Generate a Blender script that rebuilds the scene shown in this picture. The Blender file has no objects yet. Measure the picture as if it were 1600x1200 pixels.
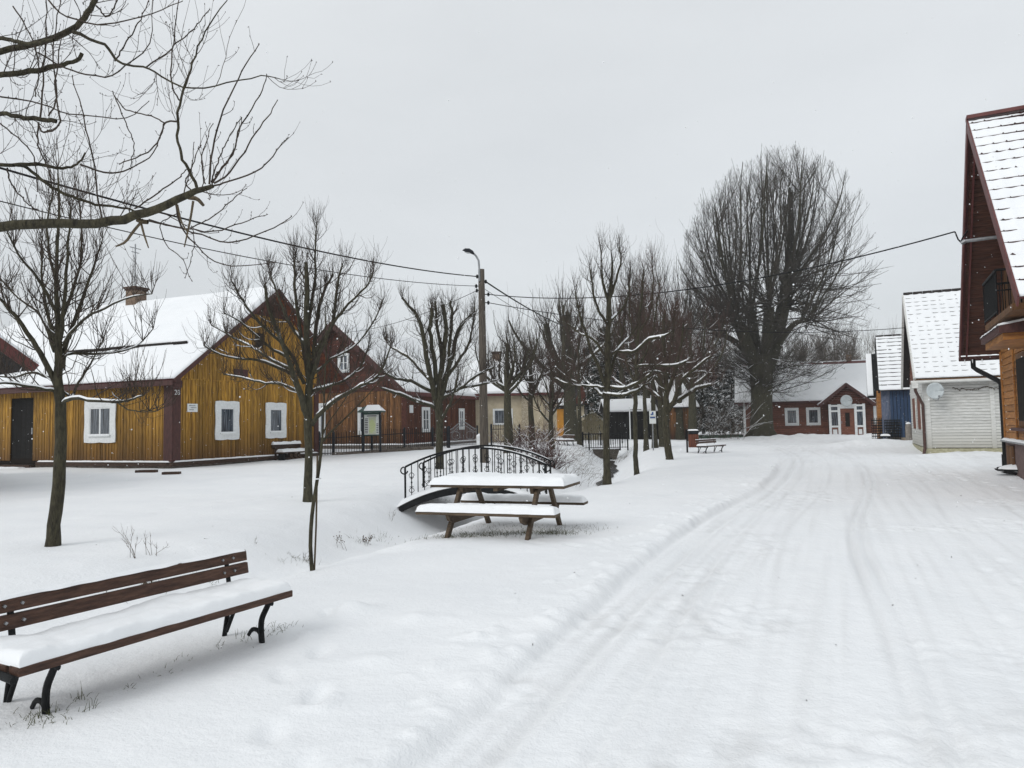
import bpy, math, random
import numpy as np
random.seed(7)
RNG=np.random.default_rng(11)
C=bpy.context.scene.collection
R=math.radians
# ------------------------------------------------------------ camera maths
F=1120.;CX=800.;CY=600.;H=1.5
PITCH=math.atan(65/1120.);ROLL=-0.018
def ray(px,py):
    a=(px-CX)/F; b=-(py-CY)/F
    c,s=math.cos(ROLL),math.sin(ROLL)
    a,b=a*c-b*s, a*s+b*c
    cp,sp=math.cos(PITCH),math.sin(PITCH)
    return (a, cp-b*sp, sp+b*cp)
def P(px,py,D):
    d=ray(px,py); t=D/d[1]; return np.array((d[0]*t,D,H+d[2]*t))
def ss(a,b,x):
    t=np.clip((x-a)/(b-a),0,1); return t*t*(3-2*t)
# ------------------------------------------------------------ noise + terrain
_L=np.random.default_rng(3).random((256,256))
def vnoise(x,y):
    xi=np.floor(x).astype(int); yi=np.floor(y).astype(int); fx=x-xi; fy=y-yi
    fx=fx*fx*(3-2*fx); fy=fy*fy*(3-2*fy)
    a=_L[xi&255,yi&255];b=_L[(xi+1)&255,yi&255];c=_L[xi&255,(yi+1)&255];d=_L[(xi+1)&255,(yi+1)&255]
    return (a+(b-a)*fx)+((c+(d-c)*fx)-(a+(b-a)*fx))*fy-.5
def fbm(x,y,o=4,g=.5):
    s=0;a=1.
    for i in range(o):
        s=s+a*vnoise(x*2**i+17.3*i,y*2**i+9.1*i); a*=g
    return s
DITCH=np.array([(-30,-3),(-12,.8),(-7,3.6),(-4.5,5.9),(-3.5,7.4),(-2.75,9.3),(-1.9,12.4),(-.95,16.2),(1.1,19.2),(2.6,22.5),(3.3,27),(4.6,33),(5.3,39.5),(5.5,41)],float)
EDGE_Y=np.array([-10,3.3,4.8,6.2,7.8,8.9,15.1,20.6,28,36,60]); EDGE_X=np.array([-6.4,-.45,.2,.75,1.42,1.6,5.1,7.6,10.4,12.6,14])
_ey=np.arange(-10,61,.25); _ex=np.interp(_ey,EDGE_Y,EDGE_X); _k=np.hanning(45); _k/=_k.sum(); _ex=np.convolve(np.pad(_ex,22,mode='reflect',reflect_type='odd'),_k,'valid'); EDGE_Y,EDGE_X=_ey,_ex
def pdist(x,y,L):
    best=np.full(np.shape(x),1e9); side=np.zeros(np.shape(x))
    for (x0,y0),(x1,y1) in zip(L[:-1],L[1:]):
        dx,dy=x1-x0,y1-y0; t=np.clip(((x-x0)*dx+(y-y0)*dy)/(dx*dx+dy*dy),0,1)
        ex=x-(x0+t*dx); ey=y-(y0+t*dy); d=np.hypot(ex,ey); m=d<best
        best=np.where(m,d,best)
    return best
MOUNDS=[(17.2,35,.32,2.2,1.2),(19.5,50,.28,6,1.2),(24,47,.3,4,1.5),(14.2,18.2,.16,1.6,1.6),(16.2,25.8,.1,2.4,1.1),(-1.3,5.75,.10,.16,.14),(-1.55,5.2,.03,.1,.12),(-.75,5.5,.03,.12,.12),(-.9,4.6,.03,.15,.1),(8.5,41,.15,3,1),(20,33,.18,2,3)]
def trail(x,y,ang,n,step,seed,d=.04):
    rg=random.Random(seed); out=[]
    for i in range(n):
        ang+=rg.uniform(-.12,.12); x+=step*math.cos(ang)*rg.uniform(.8,1.15); y+=step*math.sin(ang)*rg.uniform(.8,1.15); s=(.10 if i%2 else -.10)+rg.uniform(-.03,.03)
        out.append((x-s*math.sin(ang),y+s*math.cos(ang),ang+rg.uniform(-.2,.2),d*rg.uniform(.6,1.1)))
    return out
FEET=trail(-1.0,2.6,1.75,7,.5,1,.03)+trail(1.0,8.4,2.2,5,.5,2,.03)+trail(4.5,6.0,1.0,12,.55,3,.022)+trail(3.2,4.2,1.15,7,.55,5,.02)+trail(-8,12,.75,16,.6,4,.035)+trail(9.5,11,1.25,16,.6,6,.03)
def gz(x,y,detail=True,comp=False):
    dirt_shade=0.
    x=np.asarray(x,float); y=np.asarray(y,float)
    z=.2*ss(14,26,y)*(1-.35*ss(6,14,x))+.22*ss(26,44,y)*(1-.6*ss(4,16,x))
    z=z+.6*ss(60,140,y)
    far=ss(40,41.5,y)
    d=pdist(x,y,DITCH)
    w=np.interp(y,[4,9,16,24,34],[.7,.9,1.25,1.2,1.1]); dep=np.interp(y,[2,6,12,16,24,38],[.15,.3,.55,.9,.95,.9])
    prof=np.exp(-(d/w)**2.6)
    z=z-dep*prof*(1-far)
    s=(x-np.interp(y,EDGE_Y,EDGE_X))*.91
    left=1-ss(-.06,.05,s+.07*fbm(x*1.1,y*1.1,2)+.03*fbm(x*6,y*6,2))
    z=z+.05*left*(1-ss(20,30,y))
    if detail:
        z=z+.05*fbm(x*.35,y*.35,3)*left+.02*fbm(x*.2+5,y*.2,2)
        z=z+.014*fbm(x*1.3,y*1.3,4)*left+.012*fbm(x*.9+3,y*2.2,3)*left+.006*fbm(x*7,y*7,3)*left
        lip=np.exp(-((s+.16)/.16)**2)
        z=z+lip*(.004+.04*np.clip(fbm(x*7,y*7,4)-.05,-.05,1))*(1-ss(22,30,y))
        al=x*.41+y*.91; cr=x*.91-y*.41
        edge=np.exp(-((s-.02)/.07)**2)*(1-ss(24,36,y)); z=z-.022*edge*(.6+np.clip(fbm(al*.8,cr*.8+3,2),-.4,.6))
        crest=np.exp(-((s+.14)/.09)**2)*(1-ss(22,32,y)); z=z+.010*crest*(.5+1.2*fbm(x*2.2,y*2.2,3))
        road=(1-left)*(1-ss(6.3,7.5,s))
        nz=.35+.8*np.clip(fbm(al*.35+3,cr*.6,2)+.4,0,1)
        wob=.06*fbm(al*.08,al*.0+2.,2)
        def rut(c,w_,dd,ph=0):
            return -dd*np.exp(-((s-c-.25*np.sin(al*.07+ph)*.4-wob)/w_)**2)+dd*.6*np.exp(-((s-c-.25*np.sin(al*.07+ph)*.4-wob-w_*1.9)/(w_*.7))**2)
        z=z+road*nz*(rut(.30,.045,.042)+rut(.62,.03,.032,1)+rut(.76,.025,.012,1)+rut(2.05,.028,.042)+rut(2.20,.024,.034)+rut(3.4,.035,.012,2)+rut(4.5,.04,.010,3)+rut(1.35,.03,.008,4))
        st=fbm(cr*13,al*.35,3); z=z+road*.008*st*(.4+np.clip(fbm(al*.4,cr*.8,2)+.4,0,1))
        cl=ss(.05,.35,fbm(x*.7+9,y*.7+4,2)); z=z+road*cl*.026*fbm(x*9,y*9,4)+road*.007*fbm(x*15,y*15,3)
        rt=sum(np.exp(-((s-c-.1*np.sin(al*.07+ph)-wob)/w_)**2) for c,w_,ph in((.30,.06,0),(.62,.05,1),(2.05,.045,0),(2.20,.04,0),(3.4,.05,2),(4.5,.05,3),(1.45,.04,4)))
        dirt_shade=road*(.06+.40*np.clip(rt,0,1)*nz+.45*np.clip(st,-.1,.5)+cl*.4*np.clip(-fbm(x*6.5,y*6.5,4)*2,0,1)*1.0)+.12*edge+.3*ss(4.8,6,s)*np.clip(fbm(x*3,y*3,3)+.3,0,1)  # packed, dirty snow; ruts and edge also darkened to deepen their faint shading
        rb=ss(4.8,6.6,s)*(1-ss(9,11,s)); z=z+rb*(.06*fbm(x*5.6,y*5.6,4)+.02)
        z=z+left*.09*np.clip(fbm(x*6+3,y*6,3)-.22,0,1)*np.exp(-((s+.4)/.4)**2)
        # creased bank of the ditch
        z=z+.03*np.exp(-((d-1.3)/.35)**2)*fbm(x*2,y*2,3)
    for mx,my,mh,rx,ry in MOUNDS:
        z=z+mh*np.exp(-((x-mx)/rx)**2-((y-my)/ry)**2)*(1+.5*fbm(x*1.5,y*1.5,3))
    for fx,fy,fa,fd in FEET:
        if z.ndim==0 and abs(x-fx)+abs(y-fy)>1: continue
        u=(x-fx)*math.cos(fa)+(y-fy)*math.sin(fa); v=-(x-fx)*math.sin(fa)+(y-fy)*math.cos(fa); q=(u/.15)**2+(v/.062)**2; q=np.minimum(q,30)
        z=z-fd*np.exp(-q**2)+fd*.10*np.exp(-((np.sqrt(q)-1.45)/.3)**2)
    return (z,dirt_shade) if comp else z
def G(px,py,dz=0):
    z=0.
    d=ray(px,py)
    for i in range(30):
        t=(z+dz-H)/d[2]; zn=float(gz(d[0]*t,d[1]*t)); z=z+(zn-z)*.6
    return np.array((d[0]*t,d[1]*t,z))
def gp(x,y,dz=0): return (x,y,float(gz(x,y))+dz)
# ------------------------------------------------------------ materials
def new_mat(name):
    m=bpy.data.materials.new(name); m.use_nodes=True; nt=m.node_tree
    return m,nt,nt.nodes['Principled BSDF']
def lk(nt,a,b): nt.links.new(a,b)
def noise_mat(name,c1,c2,scale=(4,4,4),nscale=3,rough=.8,bump=.3,bscale=30,island=0,metal=0,c3=None,zr=None,detail=5,dist=.01):
    """procedural two-colour material; scale stretches the grain; island varies each board; c3/zr = weathering colour below a height"""
    m,nt,b=new_mat(name); N=nt.nodes
    tc=N.new('ShaderNodeTexCoord'); mp=N.new('ShaderNodeMapping'); mp.inputs['Scale'].default_value=scale
    lk(nt,tc.outputs['Object'],mp.inputs[0])
    n=N.new('ShaderNodeTexNoise'); n.inputs['Scale'].default_value=nscale; n.inputs['Detail'].default_value=detail; n.inputs['Roughness'].default_value=.62
    lk(nt,mp.outputs[0],n.inputs['Vector'])
    r=N.new('ShaderNodeValToRGB'); r.color_ramp.elements[0].position=.32; r.color_ramp.elements[1].position=.68
    r.color_ramp.elements[0].color=(*c1,1); r.color_ramp.elements[1].color=(*c2,1)
    lk(nt,n.outputs['Fac'],r.inputs[0]); col=r.outputs[0]
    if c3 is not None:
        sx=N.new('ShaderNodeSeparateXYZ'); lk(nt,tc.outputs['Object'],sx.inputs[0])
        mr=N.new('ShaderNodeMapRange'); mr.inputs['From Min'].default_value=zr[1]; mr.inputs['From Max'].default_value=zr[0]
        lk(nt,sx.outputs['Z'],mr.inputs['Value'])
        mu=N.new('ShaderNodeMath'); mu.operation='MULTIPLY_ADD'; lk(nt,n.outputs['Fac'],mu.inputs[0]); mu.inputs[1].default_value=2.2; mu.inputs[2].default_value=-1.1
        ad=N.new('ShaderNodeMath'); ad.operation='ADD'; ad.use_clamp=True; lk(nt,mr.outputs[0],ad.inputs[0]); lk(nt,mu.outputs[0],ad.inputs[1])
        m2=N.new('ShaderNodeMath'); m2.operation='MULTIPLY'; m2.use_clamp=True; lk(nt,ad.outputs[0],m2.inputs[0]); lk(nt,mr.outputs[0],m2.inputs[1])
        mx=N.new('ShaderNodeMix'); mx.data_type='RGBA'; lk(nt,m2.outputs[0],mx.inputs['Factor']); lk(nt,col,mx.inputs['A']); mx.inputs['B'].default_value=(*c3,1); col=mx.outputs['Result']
    if island:
        ge=N.new('ShaderNodeNewGeometry'); mr=N.new('ShaderNodeMapRange'); mr.inputs['To Min'].default_value=1-island; mr.inputs['To Max'].default_value=1+island
        lk(nt,ge.outputs['Random Per Island'],mr.inputs['Value'])
        vm=N.new('ShaderNodeVectorMath'); vm.operation='SCALE'; lk(nt,col,vm.inputs[0]); lk(nt,mr.outputs[0],vm.inputs['Scale']); col=vm.outputs[0]
    lk(nt,col,b.inputs['Base Color']); b.inputs['Roughness'].default_value=rough; b.inputs['Metallic'].default_value=metal; b.inputs['Specular IOR Level'].default_value=.18 if max(c2)<.05 else .35
    if bump:
        n2=N.new('ShaderNodeTexNoise'); n2.inputs['Scale'].default_value=bscale/ max(1,nscale); n2.inputs['Detail'].default_value=4
        lk(nt,mp.outputs[0],n2.inputs['Vector']); n2.inputs['Scale'].default_value=bscale/4
        bp=N.new('ShaderNodeBump'); bp.inputs['Strength'].default_value=bump; bp.inputs['Distance'].default_value=dist
        lk(nt,n2.outputs['Fac'],bp.inputs['Height']); lk(nt,bp.outputs[0],b.inputs['Normal'])
    return m
def snow_mat(name,bs=1.0,col=(.87,.885,.90),ground=False):
    m,nt,b=new_mat(name); N=nt.nodes
    b.inputs['Base Color'].default_value=(*col,1); b.inputs['Roughness'].default_value=.75
    b.inputs['Specular IOR Level'].default_value=.25
    tc=N.new('ShaderNodeTexCoord')
    last=None
    for sc,di,st in ((9,.010*bs,.5),(28,.009*bs,.6),(90,.004*bs,.7)):
        n=N.new('ShaderNodeTexNoise'); n.inputs['Scale'].default_value=sc; n.inputs['Detail'].default_value=4; lk(nt,tc.outputs['Object'],n.inputs['Vector'])
        bp=N.new('ShaderNodeBump'); bp.inputs['Strength'].default_value=st; bp.inputs['Distance'].default_value=di; lk(nt,n.outputs['Fac'],bp.inputs['Height'])
        if last: lk(nt,last.outputs[0],bp.inputs['Normal'])
        last=bp
    lk(nt,last.outputs[0],b.inputs['Normal'])
    n=N.new('ShaderNodeTexNoise'); n.inputs['Scale'].default_value=.9; n.inputs['Detail'].default_value=6; lk(nt,tc.outputs['Object'],n.inputs['Vector'])
    r=N.new('ShaderNodeValToRGB'); r.color_ramp.elements[0].position=.3; r.color_ramp.elements[1].position=.6
    r.color_ramp.elements[0].color=(col[0]*.955,col[1]*.96,col[2]*.965,1); r.color_ramp.elements[1].color=(*col,1)
    lk(nt,n.outputs['Fac'],r.inputs[0]); lk(nt,r.outputs[0],b.inputs['Base Color'])
    if ground:   # driven-over snow is packed, greyer, a little dirty; ruts painted darker as shading
        at=N.new('ShaderNodeAttribute'); at.attribute_name='packed_shade'; mx=N.new('ShaderNodeMix'); mx.data_type='RGBA'
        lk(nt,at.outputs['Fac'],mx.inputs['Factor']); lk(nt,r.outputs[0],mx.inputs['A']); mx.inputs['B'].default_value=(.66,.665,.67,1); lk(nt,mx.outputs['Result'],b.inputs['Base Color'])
    return m
M={}
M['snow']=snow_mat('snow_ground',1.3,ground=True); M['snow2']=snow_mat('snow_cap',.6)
M['bark']=noise_mat('bark',(.020,.019,.012),(.075,.068,.042),(9,9,2.5),3,.95,1,30,dist=.02)
M['bark_g']=noise_mat('bark_mossy',(.016,.014,.009),(.072,.064,.038),(9,9,2.5),3,.95,1,30,dist=.02)
M['twig']=noise_mat('twig_bark',(.026,.020,.015),(.072,.054,.042),(3,3,3),2,.9,0)
M['twig_red']=noise_mat('twig_bark_reddish',(.042,.026,.021),(.10,.062,.050),(3,3,3),2,.9,0)
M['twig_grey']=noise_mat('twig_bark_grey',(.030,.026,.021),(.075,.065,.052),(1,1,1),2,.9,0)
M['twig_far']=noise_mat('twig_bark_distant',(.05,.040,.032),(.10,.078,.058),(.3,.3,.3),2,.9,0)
M['torn']=noise_mat('torn_pale_wood',(.06,.045,.028),(.15,.115,.07),(20,20,20),3,.8,.4)
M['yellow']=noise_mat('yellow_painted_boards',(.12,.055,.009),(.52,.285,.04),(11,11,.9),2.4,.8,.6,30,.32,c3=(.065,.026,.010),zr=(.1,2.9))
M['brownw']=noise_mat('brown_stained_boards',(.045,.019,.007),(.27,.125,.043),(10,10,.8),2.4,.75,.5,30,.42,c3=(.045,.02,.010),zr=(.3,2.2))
M['darkback']=noise_mat('dark_wall_backing',(.008,.006,.005),(.02,.014,.01),(3,3,3),2,.9,0)
M['maroon']=noise_mat('maroon_painted_wood',(.042,.015,.013),(.085,.032,.027),(6,6,2),3,.6,.3,30,.12)
M['shingle']=noise_mat('brown_shingles',(.045,.014,.009),(.105,.034,.02),(3,3,3),3,.8,.4,30,.3)
M['maroon_metal']=noise_mat('maroon_sheet_metal',(.085,.024,.022),(.14,.042,.038),(1,1,1),3,.45,.1)
M['tile']=noise_mat('maroon_metal_tile',(.07,.016,.016),(.13,.03,.028),(2,2,2),3,.5,.1)
M['butt_grey']=noise_mat('grey_shaded_tile_butt',(.06,.055,.055),(.14,.13,.13),(2,2,2),3,.6,.2)
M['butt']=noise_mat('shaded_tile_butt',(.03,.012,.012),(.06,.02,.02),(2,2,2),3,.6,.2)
M['darktile']=noise_mat('dark_roof_tile',(.018,.015,.015),(.04,.032,.03),(2,2,2),3,.6,.2)
M['soffit']=noise_mat('brown_soffit_boards',(.042,.015,.009),(.095,.036,.021),(1,9,9),2.5,.7,.4,30,.18)
M['log']=noise_mat('orange_stained_log_boards',(.20,.075,.016),(.42,.185,.045),(1.2,1.2,9),2.5,.6,.4,30,.18)
M['slat']=noise_mat('brown_vertical_slats',(.06,.026,.010),(.16,.075,.025),(9,9,1),2.5,.7,.4,30,.35)
M['whiteboard']=noise_mat('white_painted_weatherboard',(.48,.48,.45),(.76,.76,.74),(1.5,1.5,12),2.2,.7,.35,30,.08,c3=(.36,.345,.29),zr=(.1,1.6))
M['white']=noise_mat('white_paint',(.66,.68,.68),(.8,.82,.82),(3,3,3),3,.55,.15)
M['glass']=None
def glass():
    m,nt,b=new_mat('window_glass'); b.inputs['Base Color'].default_value=(.035,.045,.055,1); b.inputs['Roughness'].default_value=.06; b.inputs['Specular IOR Level'].default_value=.7
    N=nt.nodes; tc=N.new('ShaderNodeTexCoord'); mp=N.new('ShaderNodeMapping'); mp.inputs['Scale'].default_value=(14,14,.6); lk(nt,tc.outputs['Object'],mp.inputs[0])
    n=N.new('ShaderNodeTexNoise'); n.inputs['Scale'].default_value=2; lk(nt,mp.outputs[0],n.inputs['Vector'])
    r=N.new('ShaderNodeValToRGB'); r.color_ramp.elements[0].position=.42; r.color_ramp.elements[1].position=.7; r.color_ramp.elements[0].color=(.018,.024,.032,1); r.color_ramp.elements[1].color=(.20,.23,.27,1)
    lk(nt,n.outputs['Fac'],r.inputs[0]); lk(nt,r.outputs[0],b.inputs['Base Color']); return m
M['glass']=glass()
M['black']=noise_mat('black_painted_iron',(.004,.0045,.005),(.013,.014,.015),(5,5,5),3,.6,.2)
M['iron']=M['black']
M['graypost']=noise_mat('charcoal_post',(.008,.010,.013),(.02,.024,.03),(5,5,5),3,.5,.2)
M['bench']=noise_mat('dark_brown_bench_wood',(.030,.013,.008),(.105,.052,.033),(3,22,22),2.2,.6,.5,40,.08)
M['picnic']=noise_mat('grey_brown_picnic_wood',(.05,.035,.022),(.14,.10,.065),(3,18,18),2.5,.75,.6,40,.15)
M['concrete']=noise_mat('grey_concrete',(.17,.15,.13),(.3,.27,.24),(2,2,2),4,.9,.4)
M['plinth']=noise_mat('stone_plinth',(.07,.055,.045),(.2,.17,.14),(2,2,3),4,.9,.8,30,dist=.03)
M['logs']=noise_mat('dark_sill_log',(.03,.018,.013),(.085,.05,.035),(2,2,6),4,.9,.5)
M['brick']=None
def brick():
    m,nt,b=new_mat('old_chimney_brick'); N=nt.nodes
    tc=N.new('ShaderNodeTexCoord'); mp=N.new('ShaderNodeMapping'); mp.inputs['Rotation'].default_value=(R(90),0,0); lk(nt,tc.outputs['Object'],mp.inputs[0])
    t=N.new('ShaderNodeTexBrick'); t.inputs['Scale'].default_value=4.; t.inputs['Color1'].default_value=(.13,.075,.05,1); t.inputs['Color2'].default_value=(.2,.14,.09,1); t.inputs['Mortar'].default_value=(.12,.11,.10,1)
    lk(nt,mp.outputs[0],t.inputs[0]); lk(nt,t.outputs[0],b.inputs['Base Color']); b.inputs['Roughness'].default_value=.95; return m
M['brick']=brick()
M['cream']=noise_mat('cream_render',(.42,.36,.25),(.56,.49,.36),(1,1,1),3,.9,.2)
M['reddark']=noise_mat('red_brown_weatherboard',(.095,.034,.021),(.23,.086,.052),(1.2,1.2,9),2.5,.7,.4,30,.2)
M['blue']=noise_mat('dark_blue_painted_boards',(.012,.030,.07),(.028,.062,.13),(9,9,1),2.5,.6,.4,30,.15)
M['peel']=noise_mat('peeling_blue_paint',(.16,.17,.22),(.05,.08,.14),(8,8,2),3,.8,.4)
M['orange']=noise_mat('orange_door_paint',(.40,.17,.02),(.6,.28,.03),(5,5,1),2,.7,.3,30,.1)
M['pole']=noise_mat('weathered_pole_wood',(.045,.038,.031),(.15,.125,.10),(12,12,.7),3,.9,.7,30,dist=.02)
M['steel']=noise_mat('galvanised_steel',(.2,.21,.22),(.34,.35,.36),(3,3,3),3,.4,.1,metal=.6)
M['lampglass']=noise_mat('lamp_glass',(.45,.47,.48),(.6,.62,.63),(3,3,3),3,.2,0)
M['dish']=noise_mat('grey_dish_metal',(.42,.46,.47),(.52,.56,.57),(3,3,3),3,.4,.05)
M['green']=noise_mat('dark_green_paint',(.02,.05,.04),(.035,.08,.065),(4,4,4),3,.5,.2)
M['mapc']=noise_mat('printed_map_green',(.42,.47,.34),(.60,.60,.47),(9,9,9),3,.5,0)
M['paper']=noise_mat('printed_panel_white',(.6,.62,.6),(.7,.72,.7),(3,3,3),3,.5,0)
M['ink']=noise_mat('dark_print',(.04,.045,.05),(.07,.07,.08),(3,3,3),3,.6,0)
M['inkblue']=noise_mat('blue_print',(.02,.06,.2),(.03,.08,.26),(3,3,3),3,.5,0)
M['needle']=noise_mat('spruce_needles',(.006,.011,.008),(.022,.032,.020),(1,1,1),3,.9,0)
M['grass']=noise_mat('winter_grass',(.035,.045,.015),(.11,.11,.045),(5,5,5),3,.9,0)
M['weed']=noise_mat('dry_weed_stems',(.05,.035,.022),(.13,.095,.06),(5,5,5),3,.9,0)
M['straw']=noise_mat('dry_reed',(.34,.29,.18),(.55,.48,.32),(5,5,1),3,.9,0)
M['shrub']=noise_mat('shrub_stems',(.04,.017,.015),(.11,.05,.042),(5,5,5),3,.9,0)
M['water']=noise_mat('creek_water_dark',(.012,.013,.013),(.03,.03,.028),(2,2,2),3,.12,.3)
M['stone']=noise_mat('culvert_stone',(.04,.035,.028),(.15,.13,.11),(4,4,4),4,.95,.9,30,dist=.04)
M['binred']=noise_mat('red_brown_bin_slats',(.11,.036,.02),(.20,.07,.04),(9,9,1),3,.7,.3,30,.2)
M['hedge']=noise_mat('green_netting',(.05,.10,.07),(.12,.20,.14),(6,6,6),4,.9,.6)
M['hill']=noise_mat('wooded_snowy_hill',(.10,.10,.10),(.42,.43,.45),(.06,.06,.2),3,1,0,detail=9)
M['pipe']=noise_mat('brown_downpipe',(.05,.022,.018),(.085,.04,.03),(3,3,3),3,.4,.1)
M['rubber']=M['black']
# ------------------------------------------------------------ mesh building
def tag(o,label=None,cat=None,group=None,kind=None):
    if label: o['label']=label
    if cat: o['category']=cat
    if group: o['group']=group
    if kind: o['kind']=kind
    return o
def empty(name,loc=(0,0,0),rz=0,label=None,cat=None,group=None):
    o=bpy.data.objects.new(name,None); C.objects.link(o); o.location=tuple(float(v) for v in loc); o.rotation_euler=(0,0,rz); o.empty_display_size=.2
    return tag(o,label,cat,group)
class MB:
    def __init__(s): s.v=[];s.f=[];s.sm=[]
    def add(s,vs,fs,smooth=False):
        n=len(s.v); s.v+= [tuple(map(float,v)) for v in vs]; s.f+=[tuple(i+n for i in f) for f in fs]; s.sm+=[smooth]*len(fs)
    def box(s,c,d,rz=0,rx=0,ry=0):
        hx,hy,hz=d[0]/2,d[1]/2,d[2]/2; vs=[]
        cz,sz,cx_,sx_,cy_,sy_=math.cos(rz),math.sin(rz),math.cos(rx),math.sin(rx),math.cos(ry),math.sin(ry)
        for x,y,z in [(-hx,-hy,-hz),(hx,-hy,-hz),(hx,hy,-hz),(-hx,hy,-hz),(-hx,-hy,hz),(hx,-hy,hz),(hx,hy,hz),(-hx,hy,hz)]:
            y,z=y*cx_-z*sx_,y*sx_+z*cx_
            x,z=x*cy_+z*sy_,-x*sy_+z*cy_
            x,y=x*cz-y*sz,x*sz+y*cz
            vs.append((x+c[0],y+c[1],z+c[2]))
        s.add(vs,[(0,3,2,1),(4,5,6,7),(0,1,5,4),(1,2,6,5),(2,3,7,6),(3,0,4,7)])
    def box2(s,a,b): s.box([(a[i]+b[i])/2 for i in range(3)],[abs(b[i]-a[i]) for i in range(3)])
    def prism(s,poly,Mf,o0,o1):
        """poly = (u,z) outline; Mf(u,z,o)->xyz ; extruded between offsets"""
        n=len(poly); vs=[Mf(u,z,o0) for u,z in poly]+[Mf(u,z,o1) for u,z in poly]
        fs=[tuple(range(n)),tuple(range(2*n-1,n-1,-1))]+[(i,i+n,(i+1)%n+n,(i+1)%n) for i in range(n)]
        s.add(vs,fs)
    def tube(s,pts,r,k=8,cap=True,smooth=True,flat=None):
        pts=np.array(pts,float); n=len(pts); r=np.broadcast_to(np.array(r,float),(n,))
        T=np.gradient(pts,axis=0); T/=np.linalg.norm(T,axis=1)[:,None]+1e-9
        a0=np.array((0,0,1.)) if abs(T[0][2])<.9 else np.array((1.,0,0))
        vs=[]; prev=None
        for i in range(n):
            a=a0-T[i]*np.dot(a0,T[i]) if prev is None else prev-T[i]*np.dot(prev,T[i]); a/=np.linalg.norm(a)+1e-9; prev=a; b=np.cross(T[i],a)
            fa,fb=(1,1) if flat is None else flat
            for j in range(k):
                t=2*math.pi*j/k; vs.append(pts[i]+r[i]*(math.cos(t)*a*fa+math.sin(t)*b*fb))
        fs=[(i*k+j,i*k+(j+1)%k,(i+1)*k+(j+1)%k,(i+1)*k+j) for i in range(n-1) for j in range(k)]
        s.add(vs,fs,smooth)
        if cap: s.add(vs[:k],[tuple(range(k))[::-1]]); s.add(vs[-k:],[tuple(range(k))])
    def cyl(s,p,r,h,k=12,r2=None): s.tube([p,(p[0],p[1],p[2]+h)],[r,r if r2 is None else r2],k)
    def grid(s,nu,nv,fn,smooth=True):
        vs=[fn(i/(nu-1),j/(nv-1)) for j in range(nv) for i in range(nu)]
        s.add(vs,[(j*nu+i,j*nu+i+1,(j+1)*nu+i+1,(j+1)*nu+i) for j in range(nv-1) for i in range(nu-1)],smooth)
    def build(s,name,mat,parent=None,bevel=0):
        me=bpy.data.meshes.new(name); me.from_pydata(s.v,[],s.f); me.materials.append(mat)
        me.polygons.foreach_set('use_smooth',s.sm); me.update()
        o=bpy.data.objects.new(name,me); C.objects.link(o)
        if parent: o.parent=parent
        if bevel:
            b=o.modifiers.new('bevel','BEVEL'); b.width=bevel; b.segments=2; b.limit_method='ANGLE'
        return o
def np_mesh(name,V,Fq,mat,parent=None,smooth=True):
    V=np.asarray(V,np.float32); Fq=np.asarray(Fq,np.int32); me=bpy.data.meshes.new(name)
    me.vertices.add(len(V)); me.vertices.foreach_set('co',V.ravel())
    k=Fq.shape[1]; me.loops.add(Fq.size); me.loops.foreach_set('vertex_index',Fq.ravel())
    me.polygons.add(len(Fq)); me.polygons.foreach_set('loop_start',np.arange(0,Fq.size,k,dtype=np.int32)); me.polygons.foreach_set('loop_total',np.full(len(Fq),k,np.int32))
    me.polygons.foreach_set('use_smooth',np.full(len(Fq),smooth)); me.materials.append(mat); me.update(calc_edges=True); me.validate()
    o=bpy.data.objects.new(name,me); C.objects.link(o)
    if parent: o.parent=parent
    return o
def snow_pad(name,w,d,t,parent,Mf=None,edge=.06,mat=None,nu=40,nv=14,seed=0,amp=.35,over=.016):
    """rounded snow pillow on a w x d rectangle (local x,y from 0), Mf maps (x,y,h)->xyz"""
    Mf=Mf or (lambda x,y,h:(x,y,h)); mb=MB()
    def fn(a,b):
        x=a*w; y=b*d
        ed=edge*(1+1.1*float(vnoise(np.array(x*7+seed*3.3),np.array(y*7+1.7)))+.5*float(vnoise(np.array(x*23+seed),np.array(y*23))))
        e=min(x,w-x,y,d-y); q=min(1,e/ed); h=t*math.sqrt(max(0,1-(1-q)**2))
        nzz=float(fbm(np.array(x*4+seed*7.7),np.array(y*4+seed*3.1),3)); h*=1+amp*nzz
        h+=t*.12*float(vnoise(np.array(x*14+seed),np.array(y*14)))*q
        k=(1-q)
        ox=over*float(vnoise(np.array(x*9.+y*9+seed),np.array(seed*1.7)))*2
        xx=x+(ox if 0<a<1 else 0); yy=y+(-over+ox if b==0 else (over+ox if b==1 else 0))
        return Mf(xx,yy,max(h,-.002) if q>0 else -.004)
    us=[0]+[edge/w*.12*(i**1.6)/1 for i in range(1,4)]
    mb.grid(nu,nv,lambda a,b:fn(.5-.5*math.cos(math.pi*a) if w<6*d else (a if 0<a<1 else a),.5-.5*math.cos(math.pi*b)))
    o=mb.build(name,mat or M['snow2'],parent); return o
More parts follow.
